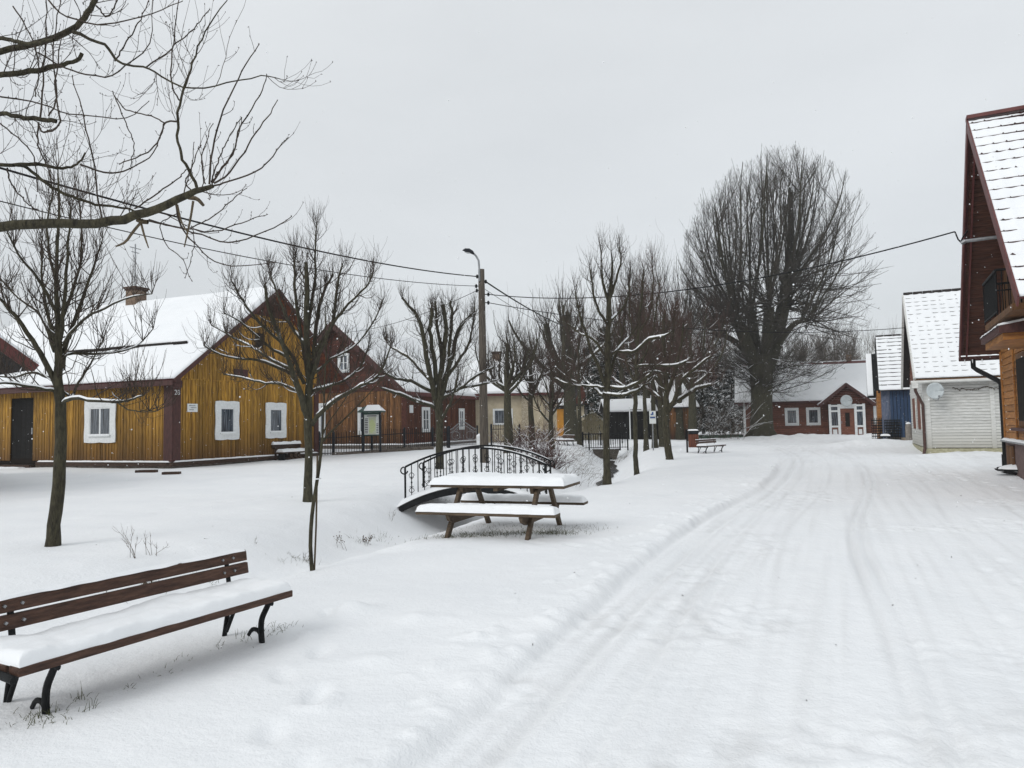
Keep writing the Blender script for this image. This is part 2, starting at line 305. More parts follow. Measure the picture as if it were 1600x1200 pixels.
# ------------------------------------------------------------ camera, world, sun
from mathutils import Matrix
cam=bpy.data.cameras.new('camera'); co=bpy.data.objects.new('camera',cam); C.objects.link(co)
cam.sensor_width=36; cam.lens=F/1600*36; cam.clip_start=.05; cam.clip_end=3000
co.matrix_world=Matrix.Translation((0,0,H))@Matrix.Rotation(R(90)+PITCH,4,'X')@Matrix.Rotation(ROLL,4,'Z')
sc=bpy.context.scene; sc.camera=co
SUN_EL,SUN_ROT=R(36),R(228)
w=bpy.data.worlds.new('World'); sc.world=w; w.use_nodes=True; nt=w.node_tree; N=nt.nodes; bg=N['Background']
sky=N.new('ShaderNodeTexSky'); sky.sky_type='NISHITA'; sky.sun_disc=False; sky.sun_elevation=SUN_EL; sky.sun_rotation=SUN_ROT
sk=N.new('ShaderNodeVectorMath'); sk.operation='SCALE'; sk.inputs['Scale'].default_value=.012; lk(nt,sky.outputs[0],sk.inputs[0])
tc=N.new('ShaderNodeTexCoord'); mp=N.new('ShaderNodeMapping'); mp.inputs['Scale'].default_value=(1,1,3); lk(nt,tc.outputs['Generated'],mp.inputs[0])
n1=N.new('ShaderNodeTexNoise'); n1.inputs['Scale'].default_value=1.3; n1.inputs['Detail'].default_value=5; lk(nt,mp.outputs[0],n1.inputs['Vector'])
rp=N.new('ShaderNodeValToRGB'); rp.color_ramp.elements[0].position=.25; rp.color_ramp.elements[1].position=.75
rp.color_ramp.elements[0].color=(.565,.585,.597,1); rp.color_ramp.elements[1].color=(.69,.71,.72,1); lk(nt,n1.outputs['Fac'],rp.inputs[0])
va=N.new('ShaderNodeVectorMath'); va.operation='ADD'; lk(nt,sk.outputs[0],va.inputs[0]); lk(nt,rp.outputs[0],va.inputs[1])
lk(nt,va.outputs[0],bg.inputs[0]); bg.inputs[1].default_value=.99
sl=bpy.data.lights.new('sun','SUN'); so=bpy.data.objects.new('sun',sl); C.objects.link(so); sl.energy=1.05; sl.angle=R(30); sl.color=(1,.985,.96)
so.rotation_euler=(R(90)-SUN_EL,0,R(180)-SUN_ROT); so.location=(0,0,30)
sc.view_settings.view_transform='Standard'; sc.view_settings.look='None'; sc.view_settings.exposure=.27; sc.view_settings.gamma=1
sc.cycles.max_bounces=6; sc.cycles.transparent_max_bounces=8
# ------------------------------------------------------------ ground
def axis(lim,first,grow,n0,neg=None):
    a=[0.]; st=first
    while a[-1]<lim:
        a.append(a[-1]+st); st=max(first,a[-1]*grow)
    return a
def make_ground():
    ys=[-30,-15,-8,-4,-2,-1,0,.6,1.1,1.5,1.8]; y=2.0
    while y<320: ys.append(y); y+=max(.026,y*.0066)
    xs=[0.]
    while xs[-1]<260: xs.append(xs[-1]+(.03 if xs[-1]<11 else .03+(xs[-1]-11)*.022))
    xl=[0.]
    while xl[-1]<260: xl.append(xl[-1]+(.035 if xl[-1]<4 else .035+(xl[-1]-4)*.022))
    xs=np.array([-v for v in xl[:0:-1]]+xs); ys=np.array(ys)
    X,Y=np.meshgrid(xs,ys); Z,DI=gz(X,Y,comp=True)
    nx,ny=len(xs),len(ys); idx=np.arange(nx*ny).reshape(ny,nx)
    q=np.stack([idx[:-1,:-1],idx[:-1,1:],idx[1:,1:],idx[1:,:-1]],-1).reshape(-1,4)
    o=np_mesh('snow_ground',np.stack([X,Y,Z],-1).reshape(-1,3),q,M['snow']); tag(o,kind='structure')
    at=o.data.attributes.new('packed_shade','FLOAT','POINT'); at.data.foreach_set('value',np.clip(np.broadcast_to(DI,X.shape),0,1).astype(np.float32).ravel())
make_ground()
# far wooded hill
def hill():
    mb=MB()
    def fn(a,b):
        x=-500+1000*a; y=300+160*b; z=-2+ (math.sin(min(1,b*1.6)*math.pi/2))*(16+60*max(0,a-.55)+10*float(fbm(np.array(a*9),np.array(b*3),4)))
        return (x,y,z)
    mb.grid(80,14,fn); tag(mb.build('hill',M['hill']),kind='structure')
hill()
# creek water
mb=MB()
pts=[(.3,18.1),(1.1,19.2),(2.6,22.5),(3.3,27),(4.6,33),(5.3,39.5)]
_t=np.linspace(0,1,70); _q=np.array(pts); _d=np.r_[0,np.cumsum(np.hypot(*np.diff(_q,axis=0).T))]; _d/=_d[-1]; pts=list(zip(np.interp(_t,_d,_q[:,0]),np.interp(_t,_d,_q[:,1])))
rr=[]
for i,(x,y) in enumerate(pts):
    a=pts[min(i+1,len(pts)-1)]; b=pts[max(i-1,0)]; dx,dy=a[0]-b[0],a[1]-b[1]; l=math.hypot(dx,dy); nx_,ny_=dy/l,-dx/l
    z=float(gz(x,y,False))+.035; ww=.17+.06*math.sin(i*.7)
    rr.append(((x-nx_*ww,y-ny_*ww,z),(x+nx_*ww,y+ny_*ww,z)))
mb.add([p for q in rr for p in q],[(2*i,2*i+1,2*i+3,2*i+2) for i in range(len(rr)-1)],True)
tag(mb.build('creek_water',M['water']),kind='structure')
# ------------------------------------------------------------ trees
def norm(a): return a/(np.linalg.norm(a,axis=-1,keepdims=True)+1e-9)
def tubes_obj(name,groups,mat,parent):
    VV=[];FF=[];off=0
    for PT,RD,k in groups:
        if len(PT)==0: continue
        m,n,_=PT.shape
        T=np.gradient(PT,axis=1); T=norm(T)
        av=norm(PT[:,-1]-PT[:,0]); ref=np.where(np.abs(av[:,2:3])<.8,np.array([[0,0,1.]]),np.array([[1.,0.3,0]]))
        A=norm(np.cross(T,ref[:,None,:])); B=np.cross(T,A)
        th=2*np.pi*np.arange(k)/k
        V=PT[:,:,None,:]+RD[:,:,None,None]*(np.cos(th)[None,None,:,None]*A[:,:,None,:]+np.sin(th)[None,None,:,None]*B[:,:,None,:])
        idx=np.arange(m*n*k).reshape(m,n,k)+off
        a=idx[:,:-1,:]; b=np.roll(a,-1,axis=2); c=idx[:,1:,:]; d=np.roll(c,-1,axis=2)
        VV.append(V.reshape(-1,3)); FF.append(np.stack([a,b,d,c],-1).reshape(-1,4)); off+=m*n*k
    if not VV: return None
    return np_mesh(name,np.concatenate(VV),np.concatenate(FF),mat,parent)
def grow(S,D,L,n,wander,up,rng,env=None,droop=0):
    m=len(S); PT=np.zeros((m,n,3)); PT[:,0]=S; d=norm(D.copy()); L=np.broadcast_to(L,(m,)).astype(float)
    kv=rng.normal(size=(m,3))*.5
    for i in range(1,n):
        t=i/(n-1)
        d=norm(d+wander*(rng.normal(size=(m,3))+kv)+np.array([0,0,1.])*((up if np.ndim(up)==0 else up[:,None])*(1.4*t)-droop*(1-t))/(n-1)*2)
        PT[:,i]=PT[:,i-1]+d*(L/(n-1))[:,None]
    if env is not None:
        ins=env(PT.reshape(-1,3)).reshape(m,n); first=np.where(ins.all(1),n-1,np.argmin(ins,axis=1))
        f=np.clip(first/(n-1),.12,1); PT=PT[:,:1]+(PT-PT[:,:1])*f[:,None,None]
    return PT
def spawn(PT,RD,cnt,t0,t1,a0,a1,rng,rr=.6,rmax=9,bias=1.,updir=0.):
    m,n,_=PT.shape; idx=np.repeat(np.arange(m),cnt); t=t0+(t1-t0)*rng.random(len(idx))**bias
    f=t*(n-1); i=np.clip(f.astype(int),0,n-2); u=(f-i)[:,None]
    S=PT[idx,i]*(1-u)+PT[idx,i+1]*u; T=norm(PT[idx,i+1]-PT[idx,i]); r=RD[idx,i]*(1-u[:,0])+RD[idx,i+1]*u[:,0]
    v=rng.normal(size=S.shape); v[:,2]+=updir; pr=norm(v-T*(v*T).sum(1,keepdims=True)); a=np.radians(a0+(a1-a0)*rng.random(len(idx)))[:,None]
    return S,norm(T*np.cos(a)+pr*np.sin(a)),np.minimum(r*rr,rmax),t
def taper(r,n,tip=.25,p=1.): 
    t=np.linspace(0,1,n)[None]; return r[:,None]*(1-(1-tip)*t**p)
def cat_res(pts,rad,n):
    pts=np.array(pts,float); rad=np.array(rad,float); k=len(pts)
    ext=np.vstack([2*pts[0]-pts[1],pts,2*pts[-1]-pts[-2]]); u=np.linspace(0,k-1,n); i=np.minimum(u.astype(int),k-2); f=(u-i)[:,None]
    p0,p1,p2,p3=ext[i],ext[i+1],ext[i+2],ext[i+3]
    q=.5*((2*p1)+(-p0+p2)*f+(2*p0-5*p1+4*p2-p3)*f*f+(-p0+3*p1-3*p2+p3)*f**3)
    return q,np.interp(u,np.arange(k),rad)
def traced(lines,D,n=14,scale=1.0,rng=RNG):
    """outline of a limb read off the photo, set at the tree's own distance, with a depth drift per limb"""
    PT=[];RD=[]
    for ln in lines:
        dz=0
        if not isinstance(ln[0],tuple): dz=ln[0]; ln=ln[1:]
        m=len(ln); pts=[P(p[0],p[1],D+dz*(j/(m-1))) for j,p in enumerate(ln)]
        ws=[p[2] if len(p)>2 else None for p in ln]; xs=[j for j in range(m) if ws[j] is not None]; ws=np.interp(range(m),xs,[ws[j] for j in xs])
        q,r=cat_res(pts,ws*.5*D/1120*scale,n); PT.append(q);RD.append(r)
    return np.array(PT),np.array(RD)
def snow_on(groups,rmin,frac,rng,maxslope=.8,hgt=.85,wid=.82):
    out=[]
    for PT,RD in groups:
        m,n,_=PT.shape; T=norm(np.gradient(PT,axis=1)); hz=np.sqrt(np.clip(1-T[...,2]**2,0,1))
        gap=np.clip((vnoise(PT[...,0]*3.1+PT[...,2],PT[...,1]*3.1+PT[...,2]*2)+.62),0,1)
        f=np.clip((hz-(1-maxslope))/.35,0,1)*np.clip(gap*1.8,0,1)*(RD>rmin*.6)
        sel=(rng.random(m)<frac)&(RD.max(1)>rmin)
        if not sel.any(): continue
        rs=(RD*wid+.002)*f; rs[:,0]*=.3; rs[:,-1]*=.2
        off=RD*hgt*f; Q=PT.copy(); Q[...,2]+=off
        out.append((Q[sel],rs[sel],5))
    return out
def finish_tree(root,trunkg,crowng,snowg,bark,twig):
    tubes_obj('trunk',trunkg,bark,root); tubes_obj('crown',crowng,twig,root)
    if snowg: 
        o=tubes_obj('branch_snow',snowg,M['snow2'],root)
def park_tree(label,base,D,trunk,limbs,twig='twig',seed=1,dens=1.,len2=(.5,1.3),shoots=0,bark='bark',snow=.35,group='bare park trees',up=1.1,r2=.008,name='linden_tree',tw3=5,env=None,len3=(.18,.55),shl=.55):
    rng=np.random.default_rng(seed); b=P(base[0],base[1],D)
    z=float(gz(b[0],b[1])); root=empty(name,(b[0],b[1],z),0,label,'tree',group)
    loc=np.array((b[0],b[1],z))
    T0,R0=traced([trunk],D,26); T0=T0-loc; R0=R0*.87
    T0[0,0,2]=min(T0[0,0,2],-.08); R0[0,0]*=1.22; R0[0,1]*=1.06
    T0[0,1:,0]+=.005*rng.normal(size=25)*(D/14); T0[0,1:,1]+=.005*rng.normal(size=25)
    L1,R1=traced(limbs,D,14); L1=L1-loc; L1[:,:,:]+=.007*rng.normal(size=L1.shape)*D/14
    # level 2 : branches along limbs, and from the upper trunk
    lens=np.linalg.norm(np.diff(L1,axis=1),axis=2).sum(1); 
    c2=np.maximum(3,(lens*11*dens)).astype(int)
    S,Dd,r,t=spawn(L1,R1,c2,.18,1.,22,62,rng,.45,r2,updir=.5)
    l2=(len2[0]+(len2[1]-len2[0])*rng.random(len(S)))*(1-.58*t)
    G2=grow(S,Dd,l2,8,.13,up,rng,env); R2=taper(np.maximum(r,.0035),8,.35)
    tt=.45
    S,Dd,r,t=spawn(T0,R0,np.array([int(34*dens)]),tt,.98,30,70,rng,.4,r2*1.2,updir=.2)
    l2=(len2[0]+(len2[1]-len2[0])*rng.random(len(S)))*1.1*(1-.6*t)
    G2b=grow(S,Dd,l2,8,.13,up,rng,env); R2b=taper(np.maximum(r,.004),8,.35)
    G2=np.concatenate([G2,G2b]); R2=np.concatenate([R2,R2b])
    sh=[]
    if shoots:
        tips=np.concatenate([L1[:,-1],L1[:,-3],T0[:,-1]]); tips=np.repeat(tips,shoots,0)
        dd=norm(rng.normal(size=tips.shape)*.38+np.array([0,0,1.])); ls=shl*(.45+.9*rng.random(len(tips)))
        sh=grow(tips,dd,ls,7,.05,.5,rng); rs=taper(np.full(len(sh),.0055),7,.4); 
        G2s,R2s=sh,rs
    S,Dd,r,t=spawn(G2,R2,np.full(len(G2),tw3),.2,1,25,60,rng,.7,.0045,updir=.3)
    l3=(len3[0]+(len3[1]-len3[0])*rng.random(len(S)))
    G3=grow(S,Dd,l3,5,.16,up*.8,rng,env); R3=taper(np.maximum(r*.8,.0026),5,.5)
    crown=[(G2,R2,4),(G3,R3,3)]
    if shoots: 
        crown.append((G2s,R2s,3))
        S,Dd,r,t=spawn(G2s,R2s,np.full(len(G2s),2),.2,.8,20,40,rng,.7,.004,updir=.6); g=grow(S,Dd,.15+.3*rng.random(len(S)),4,.1,.8,rng); crown.append((g,taper(np.full(len(g),.003),4,.5),3))
    sn=snow_on([(L1,R1)],.012,1.,rng,maxslope=.55)+snow_on([(G2,R2)],.004,snow,rng,maxslope=.5,wid=1.0)
    finish_tree(root,[(T0,R0,10),(L1,R1,7)],crown,sn,M[bark],M[twig]); return root
def auto_tree(label,x,y,h,tr,seed,twig='twig',bark='bark',group='bare park trees',limbs=7,fork=.36,spread=.42,tw=(16,5),snow=.3,up=1.2,lean=(0,0),name='linden_tree',shoots=5,thick=1.):
    rng=np.random.default_rng(seed); z=float(gz(x,y)); root=empty(name,(x,y,z),0,label,'tree',group)
    fz=h*fork
    n=12; t=np.linspace(0,1,n)[:,None]; T0=np.hstack([lean[0]*t,lean[1]*t,t*h*.72])[None]; T0[0,:,:2]+=np.cumsum(rng.normal(size=(n,2))*.02,axis=0); T0[0,0,2]=-.1
    R0=(tr*(1-.72*t[:,0]**1.1))[None]; R0[0,0]*=1.3
    S,Dd,r,tt=spawn(T0,R0,np.array([limbs]),fork/.72*.9,min(.95,fork/.72+.25),30,65,rng,.7,updir=.1)
    L=h*spread*(.75+.5*rng.random(limbs))
    L1=grow(S,Dd,L,10,.09,1.4,rng); R1=taper(r*.75,10,.3)
    S,Dd,r,t2=spawn(L1,R1,np.full(limbs,tw[0]),.12,1,25,65,rng,.5,.02*thick,updir=.3)
    G2=grow(S,Dd,h*.17*(.5+rng.random(len(S))),7,.12,up,rng); R2=taper(np.maximum(r,.005*thick),7,.35)
    S2,D2,r_,_=spawn(T0,R0,np.array([tw[0]*2]),fork/.72,1,25,65,rng,.4,.02*thick,updir=.3); g=grow(S2,D2,h*.2*(.5+rng.random(len(S2))),7,.12,up,rng)
    G2=np.concatenate([G2,g]); R2=np.concatenate([R2,taper(np.maximum(r_,.005*thick),7,.35)])
    S,Dd,r,_=spawn(G2,R2,np.full(len(G2),tw[1]),.15,1,22,60,rng,.7,.006*thick,updir=.3)
    G3=grow(S,Dd,h*.075*(.5+rng.random(len(S))),5,.13,up*.8,rng); R3=taper(np.maximum(r*.8,.0038*thick),5,.5)
    crown=[(G2,R2,4),(G3,R3,3)]
    if shoots:
        tips=np.repeat(np.concatenate([L1[:,-1],L1[:,-3],T0[:,-1]]),shoots,0); dd=norm(rng.normal(size=tips.shape)*.3+np.array([0,0,1.]))
        g=grow(tips,dd,h*.16*(.5+rng.random(len(tips))),6,.05,.5,rng); crown.append((g,taper(np.full(len(g),.007*thick),6,.4),3))
    sn=snow_on([(L1,R1)],.01,1,rng,maxslope=.6)+snow_on([(G2,R2)],.004,snow,rng,maxslope=.5) if snow else []
    finish_tree(root,[(T0,R0,9),(L1,R1,6)],crown,sn,M[bark],M[twig]); return root
# left park tree
park_tree('slender bare tree with upright crown on the far left, beyond the foreground bench',(82,858),9.45,
 [(82,860,23),(84,822,21),(90,780,21),(93,740,20),(95,700,19),(94,640,18),(91,600,16),(92,560,13),(92,520,11),(89,480,8),(88,430,7),(90,370,5),(92,310,4),(90,262,2)],
 [[-.6,(88,600,9),(66,556,8),(50,530,7),(27,497,6),(0,468,4),(-25,440,2)],[.9,(86,548,8),(75,515,7),(60,487,6),(33,468,5),(0,437,3),(-30,425,2)],
  [.7,(97,577,8),(103,540,7),(117,500,6),(133,457,5),(147,413,3.5),(160,373,2)],[-.7,(94,530,7),(99,485,6),(103,440,5),(105,400,4),(108,367,3),(110,323,2)],
  [.5,(88,540,7),(82,515,6),(72,480,5),(65,427,3.5),(66,383,2)],[.6,(90,592,6),(70,588,5),(50,582,4),(20,590,3),(-10,585,2)],
  [-.5,(90,612,6),(70,608,5),(40,602,4.5),(10,598,4),(-30,596,2)],[-.8,(97,632,6),(103,626,6),(117,622,5.5),(145,625,5),(182,628,4),(205,624,3),(224,618,2)],
  [-.4,(182,627,2.5),(200,640,2),(220,643,2),(245,642,1.5)],[.3,(95,608,4),(113,620,4),(120,603,4),(133,583,3),(150,553,2),(160,530,1.5)],
  [.9,(96,560,5),(110,553,4.5),(150,553,4),(187,550,3),(217,538,2.5),(240,513,1.5)],[-.8,(98,540,5),(113,517,4.5),(140,493,4),(160,483,3.5),(200,465,2.5),(238,458,1.5)],
  [-1.,(92,505,6),(80,470,5),(55,430,4),(30,400,3),(10,360,2)],[1.,(95,500,6),(112,460,5),(125,410,4),(128,360,3),(122,310,2)],[.2,(92,450,5),(78,400,4),(74,350,3),(82,300,2)]],
 seed=3,dens=.85,len2=(.35,.95),shoots=5,bark='bark_g',snow=.18,r2=.0085,tw3=4,len3=(.15,.42))
park_tree('pollarded bare tree with dense round crown in front of the yellow gable',(480,788),14.4,
 [(481,790,17),(482,740,15),(482,700,14),(481,660,15),(482,630,15),(483,600,13),(481,560,12),(479,500,11),(480,450,9),(478,410,7)],
 [[-.9,(482,655,11),(470,620,10),(460,590,9),(450,560,7),(435,520,6),(420,480,5),(415,447,4)],[-1.2,(458,585,6),(430,572,5),(400,562,4),(370,560,3),(340,552,2.5),(318,540,2)],
  [.8,(455,577,6),(430,565,5),(410,553,4),(390,540,3.5),(360,525,3),(330,508,2)],[-.9,(487,664,8),(508,637,7),(530,622,6),(560,605,5),(580,595,4),(597,577,3),(610,542,2)],
  [1.,(489,612,6),(510,603,5),(530,598,4),(548,588,4),(565,570,3),(576,540,2)],[.7,(484,600,8),(490,560,7),(495,500,6),(505,460,5),(520,428,3)],
  [-.7,(487,590,7),(500,550,6),(520,500,5),(527,450,4),(535,410,2)],[.6,(479,570,7),(470,520,6),(463,470,5),(460,420,4),(462,395,2)],[-1.,(486,560,6),(512,520,5),(540,480,4),(570,450,3),(583,428,2)],
  [.3,(480,520,6),(487,470,5),(493,430,4),(492,395,3),(494,350,1.5)],[1.2,(470,615,5),(440,600,4),(410,598,3.5),(380,590,3),(350,585,2)],[-1.3,(476,600,6),(450,545,5),(410,510,4),(380,470,3),(362,440,2)],
  [1.2,(488,585,5),(520,560,4),(555,540,3),(585,500,2.5),(598,470,2)],[1.3,(478,540,6),(450,500,5),(430,450,3.5),(418,415,2)],[-.5,(452,560,5),(425,545,4),(395,520,3),(372,500,2.5),(350,490,2)]],
 shl=.35,seed=5,dens=1.15,len2=(.4,1.0),shoots=5,snow=.3,r2=.010,tw3=4)
park_tree('pollarded bare tree with cut stub ends between the arched footbridge and the lamp post',(688,742),22.4,
 [(688,744,15),(687,700,13),(687,660,13),(685,636,15),(686,610,10),(689,580,9),(694,550,8),(697,510,7),(692,476,7)],
 [[-.9,(683,632,11),(675,600,9),(668,570,8),(662,530,7),(655,500,6),(640,480,4),(628,464,3)],[.9,(688,625,10),(700,580,8),(708,550,7),(715,520,6),(728,500,5),(741,488,3)],
  [1.3,(679,602,7),(660,580,6),(640,560,5),(615,545,4),(600,528,3)],[-1.2,(674,612,6),(645,597,5),(620,592,4),(600,583,3)],[-1.,(681,637,6),(650,626,5.5),(620,615,5),(595,606,3)],
  [1.,(691,622,6),(720,606,5),(745,586,5),(772,574,3)],[-1.3,(690,655,5),(703,632,4),(712,605,3),(716,580,2)],[1.2,(697,612,5),(720,606,5),(755,600,4),(777,594,3)],
  [-.5,(682,600,8),(678,560,7),(672,520,6),(675,482,6)],[1.4,(690,600,6),(712,570,5),(728,545,4),(738,515,3),(742,480,2)],[0,(684,610,7),(690,560,6),(683,510,5),(680,470,3)],[.4,(700,580,5),(702,540,5),(706,500,5),(704,470,4)]],
 shl=.45,seed=8,dens=.95,len2=(.5,1.2),shoots=7,snow=.3,r2=.012,tw3=4)
park_tree('tall thin bare tree with long curved snow-laden lower boughs before the stone culvert',(948,760),17.3,
 [(949,762,15),(948,730,13),(947,700,12),(948,640,12),(949,600,11),(950,560,11),(950,520,10),(951,480,9),(953,452,6),(957,420,4),(955,392,2)],
 [[-1.,(945,602,6),(935,575,6),(925,550,5),(915,520,4),(905,490,3),(900,455,2)],[.8,(951,602,5),(957,570,5),(967,540,4),(975,510,3),(978,478,2)],
  [-1.2,(952,605,5),(975,606,5),(1000,597,5),(1015,585,4),(1022,573,3)],[-.5,(942,614,5),(955,617,5),(975,617,5),(1000,608,4.5),(1020,588,3)],
  [.9,(945,620,5),(935,613,5),(925,603,4),(915,595,3),(905,578,2)],[1.,(945,606,4),(920,603,3.5),(890,601,3),(865,590,2)],
  [-1.1,(966,549,4),(985,550,5),(1000,543,5),(1015,530,5),(1035,525,4),(1052,518,2)],[.7,(952,502,5),(970,485,4),(982,460,3),(985,420,2)],[-.7,(949,505,5),(935,485,4),(927,455,3),(922,420,2)],
  [.3,(952,470,5),(962,440,4),(970,410,2.5),(968,385,1.5)],[-.3,(950,470,5),(942,440,4),(940,410,2),(938,385,1.5)],[1.1,(949,560,5),(925,530,4),(905,520,3),(885,505,2)],[1.4,(951,560,4),(975,535,3.5),(995,510,3),(1003,470,2),(1005,430,1.5)]],
 shl=.3,seed=12,dens=.75,len2=(.4,1.15),shoots=7,bark='bark_g',snow=.25,up=1.6,r2=.009,tw3=3)
park_tree('very slim bare tree, second in the row right of the culvert, with straight dark trunk',(994,745),20.3,
 [(995,747,10),(994,720,9),(993,690,8),(992,650,8),(993,610,8),(995,560,7),(999,500,6),(1003,460,4),(1006,420,2.5)],
 [[1.,(993,600,5),(980,570,4),(972,530,3),(968,480,2)],[-1.,(995,575,5),(1010,550,4),(1022,510,3),(1028,460,2)],[-.7,(993,575,4),(1000,572,4),(1035,571,4),(1065,568,4),(1085,553,2)],
  [.8,(996,540,4),(985,500,3),(982,450,2)],[-.9,(998,520,4),(1015,490,3),(1020,440,2),(1018,405,1.5)],[.9,(993,620,4),(970,600,3),(950,585,2)],[1.2,(994,590,4),(1020,580,3),(1045,585,2)]],
 shl=.45,seed=14,dens=.9,len2=(.5,1.3),shoots=6,snow=.3,up=1.6,r2=.010,tw3=4,twig='twig_red')
park_tree('leaning bare tree with reddish twigs and a low snowy fork, left of the waste bin',(1047,725),25.4,
 [(1047,727,14),(1044,700,13),(1041,670,13),(1041,642,13),(1041,610,9),(1039,570,8),(1036,530,7),(1038,490,4)],
 [[-1.3,(1044,642,9),(1055,622,7),(1062,601,6),(1072,588,5),(1090,571,4),(1112,556,3)],[-.8,(1050,632,6),(1080,612,6),(1100,604,5),(1113,601,3)],[1.,(1039,642,7),(1030,622,6),(1015,609,5),(1000,602,3)],
  [1.2,(1041,620,7),(1030,590,6),(1018,560,5),(1010,520,3)],[-1.2,(1042,612,7),(1055,580,6),(1063,545,4),(1068,505,3)],[.3,(1040,600,6),(1047,560,5),(1052,520,4),(1055,480,2)],[1.4,(1060,600,4),(1075,586,4),(1095,580,3),(1115,585,2)]],
 seed=17,dens=1.05,len2=(.6,1.5),shoots=9,snow=.35,up=1.5,r2=.012,tw3=6,twig='twig_red',bark='bark_g')
for i,(px,py,D,h,tr,tw,lb,kw) in enumerate([
 (797,704,33,7.0,.24,'twig','dense upright bare tree just right of the lamp post, before the cream house',dict(limbs=9,spread=.36,tw=(11,4))),
 (833,702,36,6.3,.18,'twig','bare tree with thin dark trunk, second right of the lamp post',dict(limbs=8,spread=.34,tw=(11,4))),
 (862,700,34,5.4,.14,'twig_red','small forked bare tree with reddish twigs behind the shrub',dict(limbs=9,spread=.42,fork=.25,tw=(11,4))),
 (893,688,46,11.6,.5,'twig','broad old bare tree with thick trunk behind the far small bench',dict(limbs=13,spread=.42,fork=.3,tw=(11,4),thick=1.3,shoots=4)),
 (905,690,40,8.0,.14,'twig_red','thin mossy bare tree right beside the broad old tree by the culvert fence',dict(limbs=6,spread=.3,fork=.4,tw=(10,4))),
 (1010,703,34,8.6,.12,'twig_red','left trunk of the close pair of bare trees beside the blue information sign',dict(limbs=7,spread=.34,fork=.42,tw=(11,4))),
 (1024,702,34.6,8.2,.14,'twig_red','right trunk of the close pair of bare trees beside the blue information sign',dict(limbs=8,spread=.34,fork=.42,tw=(11,4))),
 (1037,704,36,7.2,.2,'twig_red','stout bare tree with ivy-like snowy base just right of the information sign',dict(limbs=10,spread=.42,fork=.4,tw=(10,4))),
 (1083,686,46,9.5,.32,'twig_red','dark-trunked bare tree directly behind the waste bin',dict(limbs=12,spread=.4,fork=.34,tw=(11,4),thick=1.2)),
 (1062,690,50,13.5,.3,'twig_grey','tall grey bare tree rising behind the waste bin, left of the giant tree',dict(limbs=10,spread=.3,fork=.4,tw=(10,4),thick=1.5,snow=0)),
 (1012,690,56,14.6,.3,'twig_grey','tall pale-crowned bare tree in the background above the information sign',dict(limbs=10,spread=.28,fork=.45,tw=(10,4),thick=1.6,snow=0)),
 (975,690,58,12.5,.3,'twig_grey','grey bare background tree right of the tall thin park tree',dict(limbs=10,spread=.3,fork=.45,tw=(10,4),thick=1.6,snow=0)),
 ]):
    p=P(px,py,D); kw.setdefault('snow',.3); auto_tree(lb,p[0],p[1],h,tr,40+i,twig=tw,**kw)
